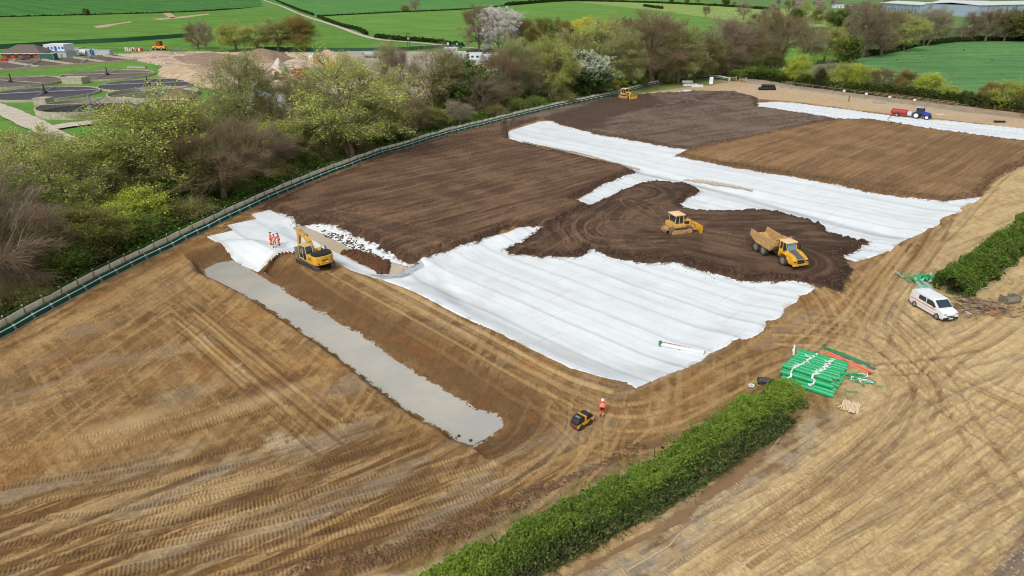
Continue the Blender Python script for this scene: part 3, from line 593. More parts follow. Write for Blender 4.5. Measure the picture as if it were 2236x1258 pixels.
# ================================================================== vegetation
def quads_mesh(name, cen, ax1, ax2, col):
    """one small quad per row: centre, two half axes, colour"""
    n = len(cen); co = np.empty((n, 4, 3), np.float32)
    co[:, 0] = cen - ax1 - ax2; co[:, 1] = cen + ax1 - ax2; co[:, 2] = cen + ax1 + ax2; co[:, 3] = cen - ax1 + ax2
    me = bpy.data.meshes.new(name); me.vertices.add(4 * n); me.vertices.foreach_set('co', co.ravel())
    me.loops.add(4 * n); me.loops.foreach_set('vertex_index', np.arange(4 * n, dtype=np.int32))
    me.polygons.add(n); me.polygons.foreach_set('loop_start', np.arange(0, 4 * n, 4, dtype=np.int32))
    a = me.color_attributes.new('col', 'BYTE_COLOR', 'CORNER')
    a.data.foreach_set('color', np.repeat(np.concatenate([np.clip(col, 0, 1), np.ones((n, 1))], 1), 4, 0).astype(np.float32).ravel())
    me.update(); return me
def rdir(n):
    v = RNG.normal(size=(n, 3)); return v / np.linalg.norm(v, axis=1)[:, None]
def leaf_quads(pts, size, cols, up=.35):
    n = len(pts); nrm = rdir(n); nrm[:, 2] = np.abs(nrm[:, 2]) + up; nrm /= np.linalg.norm(nrm, axis=1)[:, None]
    a = np.cross(nrm, rdir(n)); a /= np.linalg.norm(a, axis=1)[:, None] + 1e-9; b = np.cross(nrm, a)
    s = size * RNG.uniform(.6, 1.3, (n, 1)); return pts, a * s * .5, b * s * RNG.uniform(.35, .8, (n, 1)) * .5, cols
m_leaf = mat('leaves', (.1, .15, .04), rough=.75, spec=.2, attr='col')
_n = m_leaf.node_tree; _b = _n.nodes['Principled BSDF']; _t = _n.nodes.new('ShaderNodeBsdfTranslucent'); _x = _n.nodes.new('ShaderNodeMixShader'); _x.inputs[0].default_value = .42
_n.links.new(_b.inputs['Base Color'].links[0].from_socket, _t.inputs['Color']); _n.links.new(_b.outputs[0], _x.inputs[1]); _n.links.new(_t.outputs[0], _x.inputs[2])
_n.links.new(_x.outputs[0], _n.nodes['Material Output'].inputs[0])
m_bark = mat('bark', lin(128, 116, 98), rough=.95, noise=.3, scale=4, bump=.02, bscale=12, spec=.15)
def tube(vs, fs, pts, rads, seg=5):
    base_i = len(vs); pr = None
    for i, (p, r) in enumerate(zip(pts, rads)):
        d = (pts[min(i + 1, len(pts) - 1)] - pts[max(i - 1, 0)]); d = d / (np.linalg.norm(d) + 1e-9)
        a = np.cross(d, [0.31, .9, .2]); a /= np.linalg.norm(a) + 1e-9; b = np.cross(d, a)
        for k in range(seg):
            t = 2 * math.pi * k / seg; vs.append(tuple(p + (a * math.cos(t) + b * math.sin(t)) * r))
        if i:
            for k in range(seg):
                k2 = (k + 1) % seg; o = base_i + (i - 1) * seg
                fs.append((o + k, o + k2, o + seg + k2, o + seg + k))
def curve_pts(a, b, n, sag, rng):
    mid = (a + b) / 2 + np.array([rng.uniform(-1, 1), rng.uniform(-1, 1), rng.uniform(-.3, 1.0)]) * sag * np.linalg.norm(b - a)
    t = np.linspace(0, 1, n)[:, None]; return (1 - t) ** 2 * a + 2 * t * (1 - t) * mid + t * t * b
def tree_proto(seed, Hh=12.0, rx=4.5, low=.18, trunk_r=.28, stems=1, twig=5200, leaf=7000, leaf_s=.26, leaf_c=((.2, .24, .07),), twig_c=(.12, .09, .07), top_c=None, twig_len=1.1, twig_w=.035, droop=0.0, lobes=7, flat_=1.0, dens=.75):
    leaf_c = [np.minimum(np.array(c) * 1.85, .8) for c in leaf_c]; twig_c = np.array(twig_c) * 1.6; low = low * .4; dens = dens * .93; leaf = int(leaf * 2.3); leaf_s *= .50; twig = int(twig * (1.5 if leaf > 5000 else 1.05)); twig_w *= 1.0 if leaf > 5000 else .8
    rng = random.Random(seed); vs, fs = [], []; tips = []
    cz = Hh * (low + (1 - low) / 2); rz = Hh * (1 - low) / 2
    lob = [np.array([rng.gauss(0, 1), rng.gauss(0, 1), rng.gauss(0, .7)]) for _ in range(lobes)]; lob = [l / np.linalg.norm(l) for l in lob]; la = [rng.uniform(-.28, .22) for _ in lob]
    def env(d):
        k = 1 + sum(a * max(0, float(np.dot(d, l))) ** 3 for l, a in zip(lob, la))
        return np.array([d[0] * rx * k, d[1] * rx * k * flat_, d[2] * rz * k * (1 if d[2] > 0 else .9)])
    for st in range(stems):
        off = np.array([rng.uniform(-1, 1), rng.uniform(-1, 1), 0]) * (.5 if stems > 1 else .05); fork = Hh * rng.uniform(.16, .3)
        lean = np.array([rng.uniform(-.6, .6), rng.uniform(-.6, .6), 0]) * (1.6 if stems > 1 else .6)
        p0 = off + np.array([0, 0, -.35]); p1 = off + lean + np.array([0, 0, fork]); ptop = np.array([lean[0] * 1.5, lean[1] * 1.5, Hh * .78])
        tr = trunk_r / math.sqrt(stems)
        main = np.vstack([curve_pts(p0, p1, 4, .05, rng), curve_pts(p1, ptop, 7, .06, rng)[1:]])
        tube(vs, fs, list(main), list(np.linspace(tr * 1.25, tr * .28, len(main))), 6)
        for i in range(max(4, 9 // stems + 2)):
            s = rng.uniform(.25, .95); q = main[int(s * (len(main) - 1))]
            az = 2 * math.pi * (i + rng.uniform(-.3, .3)) / max(4, 9 // stems + 2); el = rng.uniform(-.35, 1.0) * (.6 + s * .6)
            d = np.array([math.cos(az) * math.cos(el), math.sin(az) * math.cos(el), math.sin(el)])
            e = np.array([0, 0, cz]) + env(d) * rng.uniform(.62, .85)
            limb = curve_pts(q, e, 6, .14, rng); r0 = tr * (.55 - .3 * s)
            tube(vs, fs, list(limb), list(np.linspace(r0, r0 * .3, 6)), 5)
            for j in range(6):
                t = rng.uniform(.3, 1); q2 = limb[int(t * 5)]
                dd = (q2 - np.array([0, 0, cz])); dd = dd / np.array([rx, rx, rz]); dd = dd / (np.linalg.norm(dd) + 1e-6) + np.array([rng.gauss(0, .45), rng.gauss(0, .45), rng.gauss(.15, .4)]); dd /= np.linalg.norm(dd)
                e2 = np.array([0, 0, cz]) + env(dd) * rng.uniform(dens, 1.0)
                if np.linalg.norm(e2 - q2) > 5: e2 = q2 + (e2 - q2) * 5 / np.linalg.norm(e2 - q2)
                br = curve_pts(q2, e2, 5, .16, rng); tube(vs, fs, list(br), list(np.linspace(r0 * .33, .018, 5)), 4)
                for _k in range(2):
                    q3 = br[rng.randint(1, 3)]; e3 = q3 + (br[4] - br[1]) * rng.uniform(.4, .7) + np.array([rng.gauss(0, .7), rng.gauss(0, .7), rng.gauss(.2, .5)])
                    b3 = curve_pts(q3, e3, 4, .15, rng); tube(vs, fs, list(b3), [.035, .03, .022, .012], 3); tips.append((b3[3], b3[3] - b3[1])); tips.append((b3[2], b3[3] - b3[1]))
                for t2 in (.45, .7, 1.0): tips.append((br[int(t2 * 4)], br[4] - br[2]))
    tips_p = np.array([t[0] for t in tips]); tips_d = np.array([t[1] for t in tips]); tips_d /= np.linalg.norm(tips_d, axis=1)[:, None] + 1e-9
    root = None
    tm = bpy.data.meshes.new('trunk'); tm.from_pydata(vs, [], fs); tm.update(); tm.materials.append(m_bark)
    # twigs
    idx = RNG.integers(0, len(tips_p), twig); base_p = tips_p[idx] + RNG.normal(0, .35, (twig, 3)) * np.array([1, 1, .7])
    out = base_p - np.array([0, 0, cz * .6]); out /= np.linalg.norm(out, axis=1)[:, None] + 1e-9
    d = tips_d[idx] * .6 + out * .7 + RNG.normal(0, .55, (twig, 3)); d[:, 2] += .15 - droop; d /= np.linalg.norm(d, axis=1)[:, None]
    L = twig_len * RNG.uniform(.5, 1.2, (twig, 1)); cen = base_p + d * L * .5
    side = np.cross(d, rdir(twig)); side /= np.linalg.norm(side, axis=1)[:, None] + 1e-9
    tc = np.array(twig_c) * RNG.uniform(.7, 1.35, (twig, 1))
    parts = [(cen, d * L * .5, side * twig_w * RNG.uniform(.4, 1, (twig, 1)) * .5, tc)]
    if leaf:
        k = RNG.integers(0, twig, leaf); pts = base_p[k] + d[k] * L[k] * RNG.uniform(.1, 1.1, (leaf, 1)) + RNG.normal(0, .12, (leaf, 3))
        lc = np.array([leaf_c[i] for i in RNG.integers(0, len(leaf_c), leaf)]) * RNG.uniform(.84, 1.18, (leaf, 1))
        clump = vn(pts[:, 0] * .9 + pts[:, 2] * .5, pts[:, 1] * .9 + pts[:, 2] * .4, seed)[:, None]; lc = lc * (.75 + .5 * clump)
        if top_c is not None:
            up = ss((pts[:, 2] / Hh - .35) / .35 + RNG.normal(0, .25, leaf)) * (RNG.random(leaf) < .8); lc = lc + (np.array(top_c) - lc) * up[:, None]
        parts.append(leaf_quads(pts, leaf_s, lc))
    cm = quads_mesh('crown', *[np.concatenate([p[i] for p in parts]) for i in range(4)]); cm.materials.append(m_leaf)
    return tm, cm, Hh
Y_G = [lin(144, 154, 78), lin(128, 142, 66), lin(156, 164, 90)]
LIME = [lin(150, 164, 60), lin(126, 148, 52), lin(168, 174, 72)]
OLV = [lin(96, 108, 52), lin(112, 120, 60), lin(80, 92, 44)]
GRN = [lin(74, 96, 46), lin(60, 80, 38), lin(92, 112, 54)]
BRN_T, GRY_T, PUR_T = lin(118, 104, 80), lin(132, 123, 104), lin(120, 106, 90)
PROTO = {
 'willow': [tree_proto(1, 15, 6.0, .14, .36, 2, 5200, 11000, .30, Y_G, GRY_T, droop=.25), tree_proto(2, 14, 5.2, .12, .30, 3, 5200, 11000, .30, Y_G, BRN_T, droop=.1), tree_proto(3, 15, 5.6, .16, .34, 1, 5200, 9000, .28, Y_G + OLV, GRY_T)],
 'bare': [tree_proto(4, 14, 5.6, .16, .36, 1, 11000, 1500, .16, OLV, BRN_T, twig_w=.045, twig_len=1.2), tree_proto(5, 13, 5.0, .14, .32, 2, 11000, 900, .16, OLV, GRY_T, twig_w=.042), tree_proto(6, 14, 5.4, .20, .40, 1, 11000, 0, .2, Y_G, PUR_T, twig_w=.045)],
 'thin': [tree_proto(7, 15, 3.0, .35, .20, 1, 2400, 1500, .2, Y_G, BRN_T), tree_proto(8, 15, 3.4, .30, .22, 2, 2600, 2600, .22, Y_G, GRY_T)],
 'oak': [tree_proto(9, 14, 7.0, .22, .5, 1, 9000, 400, .16, OLV, BRN_T, twig_w=.05, twig_len=1.2, lobes=9), tree_proto(10, 13, 6.6, .24, .46, 1, 6500, 300, .16, OLV, GRY_T, twig_w=.05)],
 'lime': [tree_proto(12, 9, 3.6, .05, .2, 3, 2600, 9000, .30, LIME, BRN_T), tree_proto(13, 8, 3.4, .05, .18, 3, 2600, 8500, .28, LIME + Y_G, BRN_T)],
 'olive': [tree_proto(14, 11, 5.0, .08, .3, 2, 4500, 10000, .32, OLV + [lin(130, 128, 56)], BRN_T), tree_proto(15, 11, 4.8, .06, .28, 2, 5500, 7000, .3, OLV, BRN_T)],
 'green': [tree_proto(16, 9, 4.2, .02, .24, 3, 1500, 16000, .48, GRN, BRN_T, dens=.6), tree_proto(17, 8, 4.0, .02, .2, 3, 1500, 15000, .48, GRN + OLV, BRN_T, dens=.6)],
 'yellow': [tree_proto(18, 9, 4.6, .08, .2, 2, 2000, 11000, .32, [lin(186, 176, 58), lin(168, 164, 56)], BRN_T)],
 'blossom': [tree_proto(19, 12, 6.0, .08, .3, 3, 2200, 14000, .34, [lin(216, 212, 204), lin(200, 196, 188), lin(160, 156, 142)], GRY_T)],
 'whitethorn': [tree_proto(20, 11, 4.6, .02, .28, 3, 1000, 30000, .46, [lin(64, 88, 40), lin(78, 102, 50)], BRN_T, top_c=lin(228, 232, 212), dens=.5)],
 'orange': [tree_proto(21, 11, 4.6, .08, .26, 2, 3500, 9000, .30, [lin(132, 112, 58), lin(112, 98, 54), lin(120, 122, 60)], BRN_T)],
 'ivy': [tree_proto(22, 9, 1.5, .02, .2, 1, 800, 8000, .46, [lin(54, 66, 36), lin(68, 74, 44)], BRN_T, dens=.4)],
 'bush': [tree_proto(23, 4, 2.6, -.15, .08, 4, 1500, 7500, .22, GRN + LIME[1:2], BRN_T, twig_len=.6), tree_proto(24, 4, 2.8, -.15, .08, 4, 3600, 4200, .2, OLV + Y_G, BRN_T, twig_len=.7)],
 'conifer': [tree_proto(25, 9, 1.6, .02, .2, 1, 600, 12000, .5, [lin(40, 54, 34), lin(48, 60, 38)], BRN_T, dens=.4)],
}
_pc = {}
def plant(x, yb, hpx, kind, label, wf=1.0, name=None, cat='tree', group=None, var=None, z=None):
    p = G(x, yb); k = math.cos(TH) - (yb - CY) / F * math.sin(TH)
    # height from the tree's extent in the photo, allowing for its distance
    hm = hpx / (ppm(yb) * k); depth = p.y * math.cos(TH) + (CH - p.z) * math.sin(TH); hm = hm / (1 + hm * math.sin(TH) / depth * 0)
    pr = PROTO[kind]; i = var if var is not None else _pc.get(kind, 0) % len(pr); _pc[kind] = _pc.get(kind, 0) + 1
    tm, cm, Hh = pr[i % len(pr)]
    nm = name or {'bush': 'shrub', 'bare': 'bare_tree', 'thin': 'thin_tree', 'oak': 'oak_tree', 'willow': 'willow_tree', 'blossom': 'blossom_tree', 'whitethorn': 'hawthorn_tree', 'ivy': 'ivy_covered_tree', 'conifer': 'conifer_tree'}.get(kind, 'tree')
    t = thing(nm, label, 'shrub' if kind == 'bush' else cat, (p.x, p.y, p.z - .05), random.uniform(0, 6.28), group)
    s = hm / (Hh * (.93 if 560 < x < 1700 and hpx > 60 else 1.06)); t.scale = (s * wf * 1.12, s * wf * 1.12, s)
    link('trunk', tm, None, t); link('crown', cm, None, t)
    return t
TREES = [
 (28, 655, 250, 'bare', 'purple-brown bare tree with tangled twigs at the very bottom left of the wood', 1.35, 2),
 (-60, 600, 270, 'bare', 'bare grey tree cut by the left edge of the photo beside the green fence', 1.2, 1),
 (120, 520, 235, 'willow', 'leaning willow with forked dark limbs over the river on the far left', 1.25, 0),
 (205, 560, 120, 'olive', 'low olive tree between the lime bush and the leaning willow', 1.4, 0),
 (252, 535, 92, 'lime', 'small bright lime-green tree close to the fence on the left', 1.05, 0),
 (30, 430, 150, 'willow', 'pale willow standing by the river at the left edge', 1.2, 1),
 (170, 425, 130, 'olive', 'olive-green bushy tree in the middle of the left wood', 1.3, 0),
 (350, 445, 240, 'willow', 'tall pale green willow in front of the round tanks', 1.3, 1),
 (270, 430, 140, 'willow', 'short willow left of the tallest one before the works road', 1.2, 2),
 (395, 455, 90, 'green', 'dark green low tree at the foot of the tall willow', 1.1, 0),
 (490, 440, 185, 'bare', 'spreading brown bare tree right of the tall willow', 1.3, 0),
 (420, 410, 120, 'lime', 'fresh green tree tucked behind the tall willow', 1.2, 1),
 (575, 390, 110, 'bare', 'dark low bare tree by the fence where it bends uphill', 1.4, 2),
 (545, 330, 210, 'willow', 'open-branched willow in front of the stockpile', 1.1, 2),
 (480, 320, 120, 'willow', 'rounded willow below the long sand stockpile', 1.2, 0),
 (600, 330, 130, 'thin', 'thin tree with upright stems left of the gravel heap', 1.2, 0),
 (645, 325, 140, 'thin', 'thin reddish tree in front of the red crusher', 1.2, 1),
 (690, 320, 150, 'bare', 'slender bare tree beside the broad willow', .8, 1),
 (640, 370, 70, 'olive', 'low olive tree above the bend of the silt fence', 1.5, 1),
 (768, 345, 205, 'willow', 'broad yellow-green willow with a black forked trunk mid wood', 1.25, 0),
 (715, 350, 120, 'willow', 'short willow at the left foot of the broad forked willow', 1.1, 2),
 (835, 315, 95, 'willow', 'small willow right of the broad forked one', 1.3, 1),
 (895, 295, 75, 'bare', 'low brown bare tree above the silt fence mid way', 1.5, 0),
 (860, 235, 125, 'thin', 'thin dark bare tree with twin stems before the parked cars', 1.2, 1),
 (885, 240, 115, 'bare', 'purple bare tree left of the leaning trunk', .8, 2),
 (950, 245, 140, 'thin', 'tall thin tree with a leaning black trunk before the yard', 1.9, 0),
 (975, 250, 130, 'thin', 'thin green-topped tree left of the dark evergreen', 1.5, 1),
 (1015, 245, 100, 'green', 'dark evergreen tree in front of the site cabins', 1.2, 0),
 (1050, 252, 80, 'bare', 'dark low bare tree below the evergreen', 1.3, 2),
 (1000, 275, 55, 'bare', 'small bare tree at the bank foot below the evergreen', 1.6, 1),
 (950, 282, 50, 'olive', 'small olive tree on the bank by the silt fence', 1.6, 0),
 (1120, 225, 130, 'willow', 'slim willow with a high crown beside the blossom tree', .8, 2),
 (1085, 235, 110, 'bare', 'small black-limbed bare tree right of the evergreen', 1.0, 0),
 (1160, 222, 105, 'bare', 'grey-brown bare tree between two willows', .9, 1),
 (1205, 222, 125, 'willow', 'willow immediately left of the white hawthorn', .95, 1),
 (1240, 205, 120, 'olive', 'brown-green tree behind the white hawthorn', .9, 1),
 (1287, 212, 96, 'whitethorn', 'white-flowering hawthorn with dark green leaves beside the fence', 1.1, 0),
 (1300, 182, 130, 'willow', 'large pale willow behind the white hawthorn', 1.25, 0),
 (1360, 196, 118, 'willow', 'willow right of the white hawthorn', 1.0, 2),
 (1350, 165, 105, 'olive', 'green and brown tree behind the two large willows', 1.2, 1),
 (1425, 182, 138, 'bare', 'biggest rounded bare tree in the belt, reddish brown', 1.35, 0),
 (1480, 180, 115, 'willow', 'sloping yellow-green willow right of the biggest bare tree', 1.15, 2),
 (1440, 150, 100, 'bare', 'grey bare tree behind the reddish brown one', 1.2, 1),
 (1530, 172, 90, 'olive', 'olive tree above the white notice board', 1.1, 1),
 (1570, 166, 108, 'bare', 'round dark bare tree above the end of the green fence', 1.25, 2),
 (1622, 158, 95, 'bare', 'dark bare tree right of the green fence end', 1.1, 0),
 (1590, 140, 90, 'bare', 'bare tree set back from the road entrance', 1.2, 1),
 (1668, 138, 60, 'lime', 'low bright green tree behind the entrance', 1.5, 1),
 (1706, 146, 128, 'oak', 'oak with a thick black forked trunk left of the orange-tipped tree', 1.0, 0),
 (1752, 140, 98, 'oak', 'brown oak filling the gap beside the forked oak', .95, 1),
 (1800, 138, 86, 'willow', 'bright willow edging the far crop field', 1.15, 1),
 (1848, 138, 60, 'green', 'small green tree at the corner of the far crop field', .9, 1),
 (1882, 126, 120, 'bare', 'dark brown tall tree left of the field edge bend', 1.05, 2),
 (1925, 122, 105, 'bare', 'brown bare tree at the field edge bend', 1.1, 0),
 (1975, 112, 85, 'willow', 'olive-green tree at the top corner of the far crop field', 1.15, 0),
 (1955, 90, 70, 'olive', 'green tree beside the warehouse gable', 1.2, 0),
 (2018, 100, 88, 'bare', 'spreading brown tree in front of the first warehouse', 1.2, 1),
 (2056, 93, 72, 'willow', 'small tree with a pale trunk in front of the second warehouse', .7, 2),
 (2118, 90, 66, 'bare', 'low brown tree left of the dark trunks under the warehouse', 1.1, 2),
 (2150, 90, 76, 'oak', 'dark-trunked tree under the warehouse roof', .8, 0),
 (2192, 90, 70, 'bare', 'brown rounded tree near the top right corner', 1.15, 0),
 (2240, 90, 74, 'green', 'dark green tree in the top right corner', 1.3, 1),
 (2300, 92, 70, 'bare', 'bare tree just beyond the top right corner', 1.2, 1),
 (1736, 184, 66, 'lime', 'orange-tipped bright tree over the big dark hedge', .95, 0),
 (1798, 190, 56, 'bare', 'grey leafless tree in the fence-side row', 1.30, 1),
 (1788, 193, 40, 'ivy', 'black ivy-covered stem in the fence-side row', 1.0, 0),
 (1838, 196, 58, 'lime', 'first leafy tree right of the ivy-covered stem', 0.98, 1),
 (1862, 198, 60, 'lime', 'tall leafy tree with an ivied trunk in the fence-side row', 0.91, 0),
 (1890, 200, 54, 'lime', 'bright tree second right of the ivied trunk', 0.91, 1),
 (1924, 204, 58, 'bare', 'brown-topped tree above the site notices', 1.10, 0),
 (1968, 208, 56, 'orange', 'reddish tree with thin twin stems above the notices', 1.10, 0),
 (2022, 214, 56, 'lime', 'yellowish tree behind the blue tractor', 1.23, 0),
 (2072, 220, 32, 'lime', 'low leafy tree right of the blue tractor', 1.56, 1),
 (2110, 226, 28, 'green', 'low dark tree in the gap of the fence-side row', 1.43, 0),
 (2152, 232, 54, 'orange', 'brown-green tree left of the last bright one by the right edge', 1.10, 0),
 (2196, 238, 60, 'lime', 'broad leafy tree near the right edge above the rusty fence', 1.30, 1),
 (2246, 244, 56, 'orange', 'tree cut by the right edge above the white strip', 1.43, 0),
 (908, 27, 38, 'oak', 'lone bare oak at the top centre between two fields', .9, 1),
 (886, 26, 14, 'bush', 'small grey bush at the foot of the lone oak', 1.0, 1),
 (190, 34, 16, 'green', 'round dark bush alone in the top left field', .8, 1),
 (1541, 38, 27, 'oak', 'small bare oak alone in the sheep pasture', .8, 0),
 (1622, 44, 44, 'oak', 'larger bare oak on the right of the sheep pasture', .8, 1),
 (1090, 112, 88, 'blossom', 'large white blossom tree beside the farm track', 1.15, 0),
 (1046, 110, 88, 'bare', 'brown bare tree left of the white blossom tree', .9, 0),
 (1070, 60, 30, 'yellow', 'yellow tree peeping over the white blossom tree', .9, 0),
 (1150, 112, 64, 'orange', 'brown-green tree right of the white blossom tree', 1.1, 0),
 (1195, 108, 66, 'olive', 'olive tree with a rounded top behind the belt', 1.1, 0),
 (1235, 100, 56, 'orange', 'brownish tree below the yellow ones', 1.1, 0),
 (1278, 92, 56, 'yellow', 'bright yellow-topped tree in the belt', 1.1, 0),
 (1318, 92, 48, 'yellow', 'second yellow tree, to the right and lower', 1.0, 0),
 (1350, 92, 44, 'blossom', 'pinkish white blossom tree by the dark conifers', .8, 0),
 (1361, 66, 28, 'conifer', 'left and wider of two black conifers', 1.2, 0),
 (1375, 66, 26, 'conifer', 'right and slimmer of two black conifers', .8, 0),
 (434, 108, 60, 'bare', 'left of a pair of leafless trees at the field corner', 1.1, 0),
 (452, 110, 66, 'bare', 'pale grey right-hand one of a pair at the field corner', .8, 1),
 (515, 112, 66, 'willow', 'first yellow-green tree in the clump by the field fence', 1.6, 1),
 (560, 113, 66, 'willow', 'middle tree in the clump by the field fence', 1.5, 0),
 (608, 113, 64, 'willow', 'right yellow-green tree in the clump by the field fence', 1.45, 2),
 (655, 111, 68, 'orange', 'rusty brown tree at the right end of the clump', 1.3, 0),
 (662, 112, 34, 'lime', 'low bright tree under the rusty brown one', 1.2, 1),
]
for x, yb, hp, kd, lb, wf, vr in TREES: plant(x, yb, hp, kd, lb, wf, var=vr)
# far scattered trees along the top right skyline hedgerows
rr = random.Random(5)
FAR_T = [(1466, 6, 10), (1500, 9, 12), (1522, 8, 16), (1585, 12, 18), (1602, 13, 10), (1645, 62, 34), (1672, 58, 44), (1690, 30, 24), (1722, 24, 26), (1738, 46, 30), (1758, 38, 34), (1780, 52, 34), (1792, 30, 26), (1812, 56, 36), (1830, 66, 44), (1846, 44, 30), (1866, 30, 24), (1890, 24, 22), (1908, 34, 26), (1934, 22, 26), (1700, 12, 14), (1760, 16, 16), (1820, 14, 14), (1856, 80, 50)]
for i, (x, yb, hp) in enumerate(FAR_T):
    plant(x, yb, hp, rr.choice(['bare', 'bare', 'olive', 'oak', 'green', 'willow']), 'distant hedgerow tree beyond the belt, below the top right edge', rr.uniform(.9, 1.4), name='hedgerow_tree', group='distant hedgerow trees at the top right')
# understorey of the belt: low bushy growth between the trunks
US = [(x, 214 - (x - 1130) * .10 + dy, h) for x, dy, h in ((1140, 6, 44), (1175, -14, 50), (1225, 4, 46), (1262, -18, 56), (1310, -4, 50), (1345, 4, 44), (1380, 0, 46), (1405, -8, 50), (1450, -2, 48), (1500, 2, 46), (1545, -2, 44), (1590, -8, 48), (1640, -8, 44), (1320, -40, 56), (1380, -44, 56), (1460, -34, 54), (1540, -30, 50), (1610, -24, 46), (1220, -52, 56), (1160, -60, 54), (1120, -70, 50), (1280, -66, 56), (1660, -16, 42), (1690, -10, 40))]
for i, (x, yb, hp) in enumerate(US): plant(x, yb, hp, rr.choice(['olive', 'willow', 'willow', 'olive', 'lime']), 'low bushy tree filling the gaps between the taller trees of the belt', rr.uniform(1.1, 1.5), name='understorey_tree', group='low bushy trees filling the belt')
US = [(300, 500, 90), (80, 590, 100), (150, 470, 110), (230, 480, 110), (440, 380, 90), (520, 380, 90), (600, 360, 80), (660, 345, 80), (730, 320, 80), (800, 300, 75), (30, 520, 110), (360, 400, 110), (560, 300, 90), (680, 280, 80), (820, 280, 70), (900, 270, 60), (1060, 230, 60), (980, 240, 60), (-50, 480, 120), (90, 400, 110)]
for i, (x, yb, hp) in enumerate(US): plant(x, yb, hp, rr.choice(['olive', 'willow', 'lime', 'willow', 'bare']), 'low spring-green or twiggy tree filling the floor of the left wood', rr.uniform(1.2, 1.6), name='understorey_tree', group='low trees filling the left wood')
# shrubs under the belt beside the green fence
SH = [(700, 352, 34), (1130, 243, 24), (1330, 205, 20), (1400, 190, 18), (1455, 182, 16), (1170, 236, 22), (1235, 226, 22), (1520, 172, 16), (1080, 255, 26), (880, 312, 26), (780, 338, 30), (320, 520, 44), (420, 478, 40), (150, 590, 50), (60, 660, 40), (520, 430, 36), (610, 392, 34), (1606, 172, 18), (1640, 168, 20), (1350, 198, 20)]
for i, (x, yb, hp) in enumerate(SH):
    plant(x, yb, hp, 'bush', 'low shrub at the foot of the wood along the green fence', 1.3, group='low shrubs along the foot of the wood')

